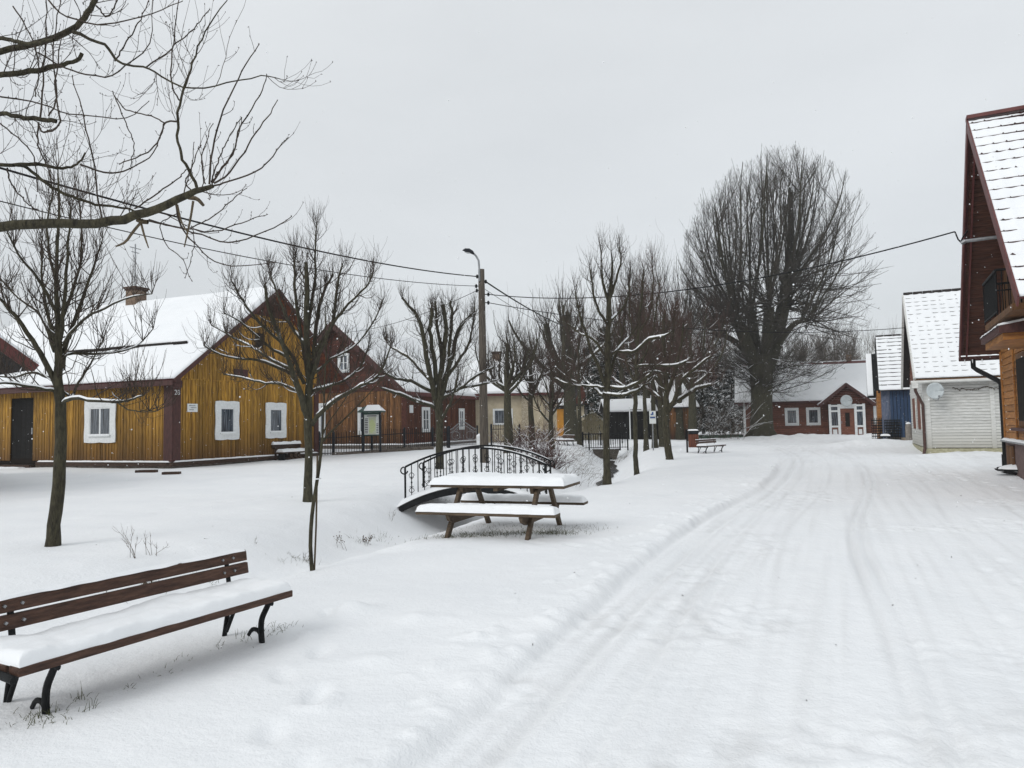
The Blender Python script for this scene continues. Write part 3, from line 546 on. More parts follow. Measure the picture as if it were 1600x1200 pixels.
# the giant linden
def giant():
    rng=np.random.default_rng(77); D=51.; b=P(1190,684,D); z=float(gz(b[0],b[1])); root=empty('giant_linden_tree',(b[0],b[1],z),0,'giant old bare linden with huge rounded crown in front of the red-brown house','tree'); loc=np.array((b[0],b[1],z))
    T,Rr=traced([[(1191,688,46),(1190,676,38),(1190,650,33),(1190,620,32),(1190,595,34),(1188,575,36),(1186,555,34)]],D,18); T-=loc; T[0,0,2]=-.3
    L,RL=traced([[-1.2,(1184,585,22),(1172,550,20),(1160,520,19),(1150,495,15)],[1.,(1188,570,22),(1180,540,18),(1176,510,17),(1174,488,15)],[1.,(1196,580,26),(1208,545,24),(1218,505,22),(1226,470,20),(1232,430,17),(1235,380,11),(1236,300,6)],
      [-1.2,(1192,570,20),(1198,540,18),(1200,510,17),(1202,480,16)],[-2,(1205,556,12),(1225,525,10),(1243,505,8),(1262,500,6)],[2,(1178,560,12),(1150,535,10),(1128,522,8)]],D,12); L-=loc
    hx,hz=b[0],0
    cw=P(1210,430,D)-loc
    def env(p):
        dx=(p[:,0]-cw[0])/6.75; dy=p[:,1]/6.2; dz=(p[:,2]-cw[2])
        dz=np.where(dz>0,dz/(8.9*(1+.10*np.clip(dx,-1.2,.6)-.06*np.clip(dx-.5,0,1))),dz/9.0)
        # slightly uneven hull with the higher right-hand top
        r=np.sqrt(dx**2+dy**2); k=1+.05*np.sin(np.arctan2(dy,dx)*5)+.05*np.sin(dx*9+1)+.035*dx*(dz>0)
        return (r**2.05+np.abs(dz)**2.05)<k
    leaders=[];rl=[]
    # leaders : near vertical stems from the pollard heads
    tops=[(1086,345),(1094,318),(1103,300),(1117,285),(1130,268),(1143,268),(1152,255),(1163,262),(1174,250),(1183,243),(1192,250),(1202,244),(1212,236),(1221,232),(1230,232),(1240,235),(1250,238),(1260,250),(1272,262),(1286,280),(1300,300),(1315,330)]
    src=[L[0,-1],L[0,-2],L[0,-1],L[0,-1],L[0,-1],L[0,-2],L[0,-1],L[1,-1],L[1,-1],L[1,-1],L[3,-1],L[3,-1],L[3,-1],L[2,6],L[2,6],L[2,7],L[2,7],L[2,8],L[2,5],L[2,6],L[4,-3],L[4,-1]]
    LP=[];LR=[]
    for (px,py),s in zip(tops,src):
        for rep in range(2):
            e=P(px+rng.normal()*5,py+12+rng.random()*34,D)-loc; e[1]=rng.normal()*2.2; m=(s+e)/2; m[0]=s[0]+(e[0]-s[0])*.66; m[1]=s[1]+(e[1]-s[1])*.66
            q,r=cat_res([s,s*.6+m*.4+rng.normal(size=3)*.08,m,e*.6+m*.4+rng.normal(size=3)*.1,e],[.085,.068,.05,.034,.014],14); LP.append(q);LR.append(r*(.75+.6*rng.random()))
    LP=np.array(LP);LR=np.array(LR)
    # radial fans from the heads
    heads=np.array([L[0,-1],L[0,-3],L[1,-1],L[3,-1],L[2,5],L[2,7],L[4,-1],L[5,-1]]); cnts=[64,38,34,36,64,52,44,40]
    S=np.repeat(heads,cnts,0); S=S+rng.normal(size=S.shape)*.25
    az=rng.random(len(S))*2*np.pi; el=np.radians(-22+94*rng.random(len(S))**1.1); dd=np.stack([np.cos(az)*np.cos(el),np.sin(az)*np.cos(el),np.sin(el)],1)
    away=np.sign(S[:,0]-cw[0]); dd[:,0]=np.where(rng.random(len(S))<.72,np.abs(dd[:,0])*away,dd[:,0])
    FN=grow(S,dd,6.5+5*rng.random(len(S)),12,.05,.12+.55*np.clip(dd[:,2],0,1),rng,env); RF=taper(.024+.03*rng.random(len(S)),12,.2)
    S=np.concatenate([np.repeat(LP[:,5],3,0),np.repeat(LP[:,9],3,0)]); n_=len(S); az=rng.random(n_)*2*np.pi; el=np.radians(45+40*rng.random(n_)); dd=np.stack([np.cos(az)*np.cos(el),np.sin(az)*np.cos(el),np.sin(el)],1)
    F2=grow(S,dd,2.5+4.5*rng.random(n_),10,.05,.4,rng,env); RF2=taper(.016+.018*rng.random(n_),10,.3)
    # low drooping boughs
    tS=T[0][rng.integers(9,18,120)]; az=rng.random(120)*2*np.pi; dl=np.stack([np.cos(az),np.sin(az)*.7,.35*rng.normal(size=120)+.2],1)
    LW=grow(tS,dl,4.5+4.5*rng.random(120),12,.07,.45,rng,env,droop=.3); RLW=taper(.018+.026*rng.random(120),12,.2)
    A=np.concatenate; 
    A1=[(LP,LR,8,(.8,2.1)),(FN,RF,9,(.7,1.8)),(F2,RF2,6,(.6,1.5)),(LW,RLW,11,(.5,1.5))]
    crown=[(FN,RF,4),(F2,RF2,4),(LW,RLW,4)]; g2=[];r2=[]
    for PT,RD,c,(la,lb) in A1:
        S,Dd,r,t=spawn(PT,RD,np.full(len(PT),c),.12,1,14,42,rng,.55,.03,updir=.35)
        g=grow(S,Dd,(la+(lb-la)*rng.random(len(S)))*(1.05-.5*t),7,.07,.6,rng,env); g2.append(g); r2.append(taper(np.clip(r,.0085,.02),7,.4))
    g2=A(g2); r2=A(r2); crown.append((g2,r2,3))
    S,Dd,r,t=spawn(g2,r2,np.full(len(g2),3),.15,1,15,40,rng,.7,.012,updir=.3); g=grow(S,Dd,.4+.7*rng.random(len(S)),5,.09,.5,rng,env); crown.append((g,taper(np.full(len(r),.0062),5,.5),3))
    sn=snow_on([(L,RL)],.05,.8,rng,maxslope=.25,hgt=.55,wid=.75)+snow_on([(LW,RLW)],.02,.35,rng,maxslope=.6)
    # root flare
    fl=[]; fr=[]
    for k in range(7):
        a=k*.9+.3; q,r=cat_res([(0,0,.9),(math.cos(a)*.55,math.sin(a)*.55,.45),(math.cos(a)*1.05,math.sin(a)*1.05,-.05),(math.cos(a)*1.5,math.sin(a)*1.5,-.3)],[.4,.32,.2,.08],8); fl.append(q);fr.append(r)
    finish_tree(root,[(T,Rr,16),(L,RL,10),(np.array(fl),np.array(fr),6),(LP,LR,6)],crown,sn,M['bark'],M['twig_grey'])
giant()
# foreground tree standing left of the frame, its boughs reaching in
def foreground():
    rng=np.random.default_rng(5); D=4.2; b=(-4.9,4.3); z=float(gz(*b)); root=empty('overhanging_tree',(b[0],b[1],z),0,'large foreground tree reaching its bare boughs into the upper left of the view','tree'); loc=np.array((b[0],b[1],z))
    n=20; t=np.linspace(0,1,n)[:,None]; T=np.hstack([.25*np.sin(t*3),.1*np.sin(t*5),t*6.6])[None]; T[0,0,2]=-.1; Rr=(.17*(1-.55*t[:,0]))[None]; Rr[0,0]*=1.3
    boughs=[[-.2,(-470,420,30),(-300,385,24),(-120,362,18),(0,353,15),(60,350,15),(110,349,14),(180,345,14),(225,333,13),(270,315,12),(310,298,9),(334,289,6)],
     [.2,(-480,250,30),(-250,150,18),(-60,95,12),(0,80,10),(50,70,10),(100,52,10),(125,35,9),(142,15,9),(152,-12,8),(170,-60,6)],
     [.1,(-480,220,26),(-200,140,14),(-50,122,10),(0,118,9),(40,112,9),(80,105,8),(115,96,6),(130,84,6)],
     [0,(-480,330,26),(-200,220,12),(-60,183,8),(0,178,7),(30,183,7),(60,187,7),(88,188,7)],
     [.3,(-480,340,26),(-200,290,12),(-60,260,7),(0,258,6),(50,257,6),(100,262,4.5),(120,256,3.5),(134,240,3)],
     [.4,(20,257,5),(40,262,5),(70,285,5),(100,303,5),(140,317,4.5),(180,324,4),(212,328,3)],
     [-.3,(-480,200,24),(-200,90,11),(-40,62,7),(0,60,6),(30,66,6),(55,68,5),(85,62,4)],
     [-.1,(112,48,6),(145,62,4.5),(170,75,4.5),(180,92,4),(195,102,3.5),(225,105,3),(250,120,2.8),(285,135,2.5),(330,137,2.2),(375,125,2),(415,117,1.7),(440,124,1.2)],
     [-.2,(308,293,5),(297,268,5),(285,245,4.5),(278,220,4),(277,190,4),(282,158,3.6),(292,125,3.4),(300,100,2.8),(312,65,2.2),(330,35,2),(353,0,1.4)]]
    L,RL=traced(boughs,D,28); L-=loc; L+=.004*rng.normal(size=L.shape)
    fine=[[-.1,(282,158,2.8),(270,138,2.5),(268,105,2.2),(272,60,2),(279,0,1.4)],[.15,(277,190,3),(258,192,2.8),(250,215,2.5),(235,235,2.2),(215,245,2),(185,256,1.6)],[.2,(258,191,2.4),(235,181,2.1),(200,172,2),(182,155,1.8),(176,143,1.4)],
     [-.2,(328,289,3.5),(328,262,3.2),(334,225,3),(346,180,2.6),(368,132,2.2),(386,98,2),(404,70,1.4)],[.1,(330,287,3.2),(347,264,3),(365,235,2.6),(375,200,2.4),(396,165,2),(410,140,1.8),(417,118,1.3)],
     [.2,(334,287,3.2),(354,274,2.8),(381,240,2.5),(401,205,2.2),(420,180,1.8),(433,158,1.3)],[-.1,(334,290,3),(352,285,2.6),(395,270,2.3),(415,257,2),(435,231,1.7),(449,215,1.2)],
     [.1,(330,284,2.6),(336,264,2.2),(346,240,2),(355,220,1.8),(376,184,1.3)],[0,(332,285,2.6),(341,269,2.3),(361,245,2),(372,214,1.8),(378,185,1.3)],[.2,(320,288,2.2),(317,268,2),(315,245,1.8),(325,214,1.5),(332,192,1.1)],
     [-.2,(300,298,2.2),(290,285,2),(302,255,1.7),(313,228,1.3)],[0,(286,305,2),(292,285,1.8),(300,262,1.5),(303,224,1.1)],
     [.1,(275,318,4),(280,345,3),(290,365,2.6),(305,382,2.2),(330,405,2),(365,416,1.7),(430,410,1.2)],[-.15,(232,345,3.2),(270,353,2.8),(310,366,2.5),(350,378,2.3),(390,372,2),(430,355,1.7),(455,339,1.2)],
     [.2,(232,343,2.8),(280,356,2.4),(330,361,2.1),(370,351,1.8),(400,340,1.5),(418,335,1.1)],[0,(298,356,2),(330,341,1.8),(360,315,1.6),(385,295,1.1)],[.1,(210,327,2.6),(240,306,2.3),(275,281,2),(293,264,1.4)],
     [-.2,(60,196,3),(66,206,3),(80,205,3),(93,194,2.8),(91,170,2.6),(86,140,2.3),(90,105,2),(95,60,1.5)],[.3,(125,256,3),(160,268,2.8),(190,269,2.5),(212,258,2.2),(235,245,2),(250,216,1.7),(255,200,1.3)],
     [-.3,(158,342,2.8),(152,300,2.5),(146,250,2.3),(135,200,2),(125,160,1.7),(112,120,1.2)],[.2,(-60,140,3),(0,150,2.6),(60,161,2.2),(100,175,2),(150,182,1.8),(200,184,1.5),(232,158,1.1)],
     [0,(60,82,3),(100,105,2.6),(130,115,2.4),(170,118,2.2),(200,100,2),(235,65,1.6),(238,0,1.2)],[.1,(180,95,2.4),(192,75,2.2),(207,50,2),(222,25,1.7),(240,-20,1.2)],[-.2,(55,-20,3),(75,0,2.8),(100,25,2.6),(145,37,2.4),(185,35,2),(240,20,1.6),(283,3,1.2)],
     [.1,(150,8,2.8),(166,25,2.5),(180,10,2.2),(190,-20,2)],[.2,(63,186,3),(66,140,2.6),(70,90,2.3),(72,50,2),(72,-10,1.5)],[-.1,(75,182,2.6),(90,150,2.4),(82,90,2),(88,40,1.7),(95,-10,1.3)],[.2,(60,190,2.6),(60,230,2.3),(75,262,2.1),(88,300,1.8),(100,335,1.3)],
     [.3,(10,262,2.6),(20,290,2.3),(40,315,2),(60,330,1.6)],[0,(180,150,2),(195,190,1.8),(210,225,1.6),(205,260,1.4)],[.1,(228,105,2.3),(262,82,2.1),(275,68,2),(292,55,1.8),(311,35,1.6),(326,15,1.2)],
     [0,(275,335,1.8),(250,350,1.6),(262,385,1.5),(285,405,1.3),(300,440,1)],[.1,(300,352,1.6),(303,372,1.5),(300,400,1.3),(290,435,1)],[.2,(-30,170,2.6),(10,200,2.4),(50,240,2),(60,300,1.6)],[-.1,(20,10,2.4),(40,40,2.2),(60,100,2),(55,150,1.6)]]
    Fn,RF=traced(fine,D,18); Fn-=loc; Fn+=.0025*rng.normal(size=Fn.shape)
    # twigs with buds
    lens=np.linalg.norm(np.diff(Fn,axis=1),axis=2).sum(1)
    S,Dd,r,t=spawn(Fn,RF,np.maximum(2,(lens*4.2)).astype(int),.12,.97,25,60,rng,.6,.003,updir=.2); g=grow(S,Dd,.06+.18*rng.random(len(S))**1.5,6,.12,.7,rng); rg=taper(np.maximum(r*.7,.0014),6,.6)
    vis=L[:,10:]; S,Dd,r,t=spawn(vis,RL[:,10:],np.full(len(vis),9),.0,.95,35,80,rng,.3,.0045,updir=.1); g2=grow(S,Dd,.12+.30*rng.random(len(S)),8,.12,.8,rng); rg2=taper(np.maximum(r*.7,.002),8,.5)
    S,Dd,r,t=spawn(g2,rg2,np.full(len(g2),4),.15,1,25,60,rng,.7,.0025,updir=.2); g3=grow(S,Dd,.06+.22*rng.random(len(S)),5,.12,.6,rng); rg3=taper(np.maximum(r*.7,.0013),5,.7)
    # buds : small swellings at nodes and tips
    nodes=np.concatenate([Fn[:,4::3].reshape(-1,3),Fn[:,-1],g[:,-1],g[:,3],g3[:,-1],g2[:,5],g2[:,-1]]); tip=np.concatenate([RF[:,4::3].ravel(),RF[:,-1],rg[:,-1],rg[:,3],rg3[:,-1],rg2[:,5],rg2[:,-1]])
    dd=norm(rng.normal(size=nodes.shape)*.5+np.array([0,0,.8])); tt=np.linspace(0,1,4)[None,:,None]; BP=nodes[:,None]-dd[:,None]*.003+dd[:,None]*tt*.012; BR=np.array([.6,1.5,1.25,.3])[None]*np.maximum(tip,.0016)[:,None]
    sn=snow_on([(L[:1],RL[:1])],.01,1,rng,maxslope=.3,hgt=.35,wid=.5)
    tubes_obj('trunk',[(T,Rr,14),(L,RL,10)],M['bark_g'],root); tubes_obj('crown',[(Fn,RF,6),(g,rg,4),(g2,rg2,4),(g3,rg3,3),(BP,BR,4)],M['twig'],root)
    st,rs=traced([[.05,(224,343,4),(208,362,4.5),(196,378,4),(181,385,2.5)],[-.05,(219,343,4),(225,366,3.6),(232,387,2)],[.05,(302,314,4),(297,345,3.6),(288,386,2)],[0,(277,320,3.6),(283,345,3),(292,362,2)],[0,(215,343,9),(222,346,8),(231,347,7)],[0,(294,308,8),(308,311,7),(318,321,5)]],D-.1,8); st-=loc
    [tubes_obj('torn_stub',[(st[i:i+1],rs[i:i+1],6)],M['torn'],root) for i in range(len(st))]
foreground()
# tied sapling in front
def sapling():
    D=7.62; b=P(488,895,D); z=float(gz(b[0],b[1])); loc=np.array((b[0],b[1],z)); rng=np.random.default_rng(4)
    root=empty('sapling',loc,0,'spindly young tree tied to a thin stake, between the two benches on the near bank','tree')
    T,Rr=traced([[(488,898,6.5),(485,850,6),(488,800,6),(494,760,5.5),(500,720,5),(503,690,4),(505,665,2.6),(507,600,2.2),(510,540,1.8),(508,480,1.3)]],D,20); T-=loc
    L,RL=traced([[.1,(503,690,4),(520,672,3),(545,648,2.4),(565,628,2),(590,600,1.5),(612,575,1)],[-.1,(504,680,3),(512,662,2),(528,640,1.7),(548,610,1.3),(560,585,1)],[.1,(506,640,2),(520,600,1.5),(535,560,1.2),(545,515,.9)],[0,(506,620,2),(495,580,1.4),(490,540,1)]],D,12); L-=loc
    S,Dd,r,t=spawn(L,RL,np.full(4,7),.2,1,25,50,rng,.6,.003,updir=.4); g=grow(S,Dd,.1+.25*rng.random(len(S)),6,.1,.6,rng)
    T[0,:,1]+=0; tubes_obj('trunk',[(T,Rr,7),(L,RL,5)],M['bark_g'],root); tubes_obj('crown',[(g,taper(np.maximum(r,.0018),6,.5),3)],M['twig'],root)
    mb=MB(); mb.tube([P(491,897,D+.03)-loc,P(494,820,D+.04)-loc,P(496,712,D+.05)-loc],.010,7); mb.build('stake',M['weed'],root)
    mb=MB(); q=P(496,748,D+.02)-loc; mb.tube([q+np.array((.035*math.cos(a),.045*math.sin(a),0)) for a in np.linspace(0,6.28,12)],.007,5); mb.build('tie',M['white'],root)
sapling()
# ------------------------------------------------------------ buildings
def boards_v(mb,Mf,u0,u1,z0,top,w,t,gap=.026,batten=0,rnd=.004,skip=()):
    """vertical boards clipped to a top outline; skip=(ua,ub,za,zb) door openings"""
    u=u0
    while u<u1-1e-3:
        a=u; b=min(u+w*(.85+.3*random.random()),u1); 
        if u1-b<.04: b=u1
        zb0=z0
        for (sa,sb,sz0,sz1) in skip:
            if a>=sa-.02 and b<=sb+.05: zb0=sz1
        ta,tb=top(a),top(b-gap)
        o=t+random.uniform(-rnd,rnd)
        if max(ta,tb)>zb0+.02: mb.prism([(a,zb0),(b-gap,zb0),(b-gap,max(tb,zb0+.01)),(a,max(ta,zb0+.01))],Mf,.0,o)
        if batten and random.random()<batten and max(ta,tb)>zb0+.1:
            mb.prism([(b-gap-.02,zb0),(b+.02,zb0),(b+.02,top(min(b+.02,u1))-.01),(b-gap-.02,top(b-gap)-.01)],Mf,o,t+.022)
        u=b
def boards_h(mb,Mf,z0,z1,left,right,w,t,gap=.01,rnd=.002,lap=.008):
    z=z0
    while z<z1-1e-3:
        b=min(z+w,z1); l0,l1=left(z),left(b); r0,r1=right(z),right(b)
        if r0-l0>.03:
            o=t+random.uniform(-rnd,rnd); q=b-gap
            vs=[Mf(l0,z,0),Mf(r0,z,0),Mf(max(r1,l1+.001),q,0),Mf(l1,q,0),Mf(l0,z,o+lap),Mf(r0,z,o+lap),Mf(max(r1,l1+.001),q,o-lap*.5),Mf(l1,q,o-lap*.5)]
            mb.add(vs,[(0,3,2,1),(4,5,6,7),(0,1,5,4),(1,2,6,5),(2,3,7,6),(3,0,4,7)])
        z=b
def wavy(u0,u1,z0,z1,amp=.03,n=9,side=True):
    pts=[]
    for i in range(n): t=i/(n-1); pts.append((u0+(u1-u0)*t,z0-amp*abs(math.sin(t*math.pi*2.0))*.9))
    for i in range(1,n): t=i/(n-1); pts.append((u1+amp*.5*math.sin(t*math.pi*3),z0+(z1-z0)*t))
    for i in range(1,n): t=i/(n-1); pts.append((u1-(u1-u0)*t,z1+amp*abs(math.sin(t*math.pi*2))*.9))
    for i in range(1,n-1): t=i/(n-1); pts.append((u0-amp*.5*math.sin(t*math.pi*3),z1-(z1-z0)*t))
    return pts
def window(par,Mf,u0,u1,z0,z1,trim=.17,t0=.03,wave=0,mull=0,cross=0,frame=M['white'],sill=True,snow=True):
    mb=MB(); iu0,iu1,iz0,iz1=u0+trim,u1-trim,z0+trim,z1-trim
    if wave:
        o=wavy(u0,u1,z0,z1,wave)
        cu,cz=(u0+u1)/2,(z0+z1)/2
        def inner(p):
            return (min(max(p[0],iu0),iu1),min(max(p[1],iz0),iz1))
        # ring made of quads from outline to the inner rectangle
        inn=[]
        for p in o:
            du,dz=p[0]-cu,p[1]-cz; k=min((iu1-cu)/max(abs(du),1e-6),(iz1-cz)/max(abs(dz),1e-6)); inn.append((cu+du*k,cz+dz*k))
        n=len(o); vs=[Mf(a,b,t0) for a,b in o]+[Mf(a,b,t0+.035) for a,b in o]+[Mf(a,b,t0+.035) for a,b in inn]+[Mf(a,b,t0) for a,b in inn]
        fs=[]
        for i in range(n):
            j=(i+1)%n; fs+=[(i,j,n+j,n+i),(n+i,n+j,2*n+j,2*n+i),(2*n+i,2*n+j,3*n+j,3*n+i)]
        mb.add(vs,fs)
    else:
        for a,b,c,d in ((u0,u1,z0,iz0),(u0,u1,iz1,z1),(u0,iu0,iz0,iz1),(iu1,u1,iz0,iz1)): mb.prism([(a,c),(b,c),(b,d),(a,d)],Mf,t0,t0+.035)
    if sill: mb.prism([(iu0-.03,iz0-.05),(iu1+.03,iz0-.05),(iu1+.03,iz0),(iu0-.03,iz0)],Mf,t0+.02,t0+.09)
    wn=mb.build('window',frame,par)
    mb=MB(); s=.045
    for a,b,c,d in ((iu0,iu1,iz0,iz0+s),(iu0,iu1,iz1-s,iz1),(iu0,iu0+s,iz0+s,iz1-s),(iu1-s,iu1,iz0+s,iz1-s)): mb.prism([(a,c),(b,c),(b,d),(a,d)],Mf,t0-.01,t0+.022)
    for k in range(mull):
        c=iu0+(iu1-iu0)*(k+1)/(mull+1); mb.prism([(c-.035,iz0+s),(c+.035,iz0+s),(c+.035,iz1-s),(c-.035,iz1-s)],Mf,t0-.01,t0+.024)
    for k in range(cross):
        c=iz0+(iz1-iz0)*(k+1)/(cross+1); mb.prism([(iu0+s,c-.015),(iu1-s,c-.015),(iu1-s,c+.015),(iu0+s,c+.015)],Mf,t0-.008,t0+.018)
    mb.build('sash',frame,wn)
    mb=MB(); mb.prism([(iu0+.01,iz0+.01),(iu1-.01,iz0+.01),(iu1-.01,iz1-.01),(iu0+.01,iz1-.01)],Mf,t0-.02,t0+.004); mb.build('pane',M['glass'],wn)
    if snow:
        mb=MB(); mb.prism([(iu0-.02,iz0),(iu1+.02,iz0),(iu1-.0,iz0+.035),(iu0,iz0+.03)],Mf,t0+.036,t0+.085); mb.build('sill_snow',M['snow2'],wn)
    return wn
def roof_snow(name,par,Of,nu,nv,wu,wv,hf,mat=None):
    """snow sheet over one slope; Of(u,v,h)->xyz, u along the eave (0..wu), v up the slope (0..wv)"""
    us=np.linspace(0,wu,nu); vs=np.linspace(0,wv,nv); U,V=np.meshgrid(us,vs); Hh=hf(U,V)
    Pn=np.array([[Of(U[j,i],V[j,i],Hh[j,i]) for i in range(nu)] for j in range(nv)])
    idx=np.arange(nu*nv).reshape(nv,nu); q=np.stack([idx[:-1,:-1],idx[:-1,1:],idx[1:,1:],idx[1:,:-1]],-1).reshape(-1,4)
    # border skirt down to the roof
    ring=[(0,i) for i in range(nu)]+[(j,nu-1) for j in range(1,nv)]+[(nv-1,i) for i in range(nu-2,-1,-1)]+[(j,0) for j in range(nv-2,0,-1)]
    sk=np.array([Of(U[j,i],V[j,i],-.01) for j,i in ring]); base=nu*nv; m=len(ring)
    q2=np.array([[idx[ring[k][0],ring[k][1]],base+k,base+(k+1)%m,idx[ring[(k+1)%m][0],ring[(k+1)%m][1]]] for k in range(m)])
    return np_mesh(name,np.vstack([Pn.reshape(-1,3),sk]),np.vstack([q,q2]),mat or M['snow2'],par)
def slope_fn(x0,x1,y_e,z_e,y_r,z_r,axis='x'):
    """slope running along x from x0; v from eave (y_e,z_e) to ridge (y_r,z_r)"""
    L=math.hypot(y_r-y_e,z_r-z_e); dy,dz=(y_r-y_e)/L,(z_r-z_e)/L; n=(-dz,dy) if dy>0 else (dz,-dy)
    # outward normal : pointing up and away
    if n[1]<0: n=(-n[0],-n[1])
    def f(u,v,h):
        a=(y_e+dy*v+n[0]*h); z=z_e+dz*v+n[1]*h
        return (x0+u,a,z) if axis=='x' else (a,x0+u,z)
    return f,L
def slab(mb,Of,wu,wv,t,u0=0,v0=0):
    vs=[Of(u,v,h) for h in (-t,0) for u,v in ((u0,v0),(wu,v0),(wu,wv),(u0,wv))]
    mb.add(vs,[(0,3,2,1),(4,5,6,7),(0,1,5,4),(1,2,6,5),(2,3,7,6),(3,0,4,7)])
def tilesnow(t,row,tw,expose=1.,seed=0,edge=.05,bare=None):
    def hf(U,V):
        fr=(V/row)%1.; r=np.floor(V/row); nz=fbm(U*1.7+r*3.1+seed,r*2.7+seed*1.3,3); fine=vnoise(U*5+seed,V*5)
        dip=np.exp(-(fr/.13)**2)+np.exp(-((1-fr)/.05)**2)
        scal=np.abs(np.sin(U/tw*math.pi)) 
        h=t*(1+.28*nz+.12*np.cos(U/tw*2*math.pi))*(1-np.clip(expose*(.75+1.5*nz)+.35*(scal-.5),0,1.25)*dip)+.006*fine+.35*t*fr
        if bare is not None: h=h-bare(U,V)*(.4+.6*(1-np.abs(np.sin((U/tw+.5*0)*math.pi))**.6))*t*1.3
        return h
    return hf
def courses(par,Of,wu,wv,row,tw,hh,prob,mat,seed,wedge=False):  # dark strip colour paints the shadow line under each tile course
    '''tile butts bare of snow at each course, coloured dark for the shadow beneath'''
    rng=np.random.default_rng(seed); mb=MB(); nr=int(wv/row); nt_=int(wu/tw)
    for r in range(nr+1):
        run=rng.random()<.5; k=1.
        for c in range(nt_+1):
            run=(rng.random()<prob) if rng.random()<.6 else run
            a=c*tw+rng.random()*.1*tw; l=tw*(.95+.25*rng.random()) if run else tw*.35*(rng.random()<.8)
            if wedge: k=1.+.8*(r>nr-5); l=tw*(.30+.3*rng.random()) if (rng.random()<.75) else tw*1.
            lo_=[(a0,b0,t0,k0) for a0,b0,t0,k0 in ((c*tw,min(c*tw+tw,wu),.03,hh*(.86+.06*rng.random())),)]
            for a0,b0,t0,k0 in lo_:
                v=r*row-.014
                if v>0 and b0-a0>.04 and rng.random()<(.93 if wedge else prob): mb.add([Of(a0,v,0),Of(b0,v,0),Of(b0,v+t0,0),Of(a0,v+t0,0),Of(a0,v,k0),Of(b0,v,k0),Of(b0,v+t0,k0),Of(a0,v+t0,k0)],[(0,1,5,4),(1,2,6,5),(2,3,7,6),(3,0,4,7),(4,5,6,7)])
            l=tw*(.30+.2*rng.random()) if rng.random()<.8 else 0
            if l<=0: continue
            b=min(a+l,wu); v=r*row-.014; h1=hh*(1.0+.3*rng.random()); 
            if v<0 or b-a<.03: continue
            t=.02 if not wedge else .03*k
            mb.add([Of(a,v,0),Of(b,v,0),Of(b,v+t,0),Of(a,v+t,0),Of(a+.01,v,h1*.7),Of((a+b)/2,v,h1),Of(b-.01,v,h1*.7),Of((a+b)/2,v+t,h1)],[(0,1,6,5,4),(1,2,7,6),(2,3,7),(3,0,4,7),(4,5,7),(5,6,7)])
    mb.build('tile_course',mat,par)
def chimney(par,x,y,zb,zt,w,d,mat,cap=True,snow=True):
    mb=MB(); mb.box2((x-w/2,y-d/2,zb),(x+w/2,y+d/2,zt)); c=mb.build('chimney',mat,par)
    if cap: mb=MB(); mb.box2((x-w/2-.08,y-d/2-.08,zt+.002),(x+w/2+.08,y+d/2+.08,zt+.09)); mb.box2((x-w/2-.04,y-d/2-.04,zt-.07),(x+w/2+.04,y+d/2+.04,zt)); mb.build('chimney_cap',M['concrete'] if 0 else M['logs'],c)
    return c
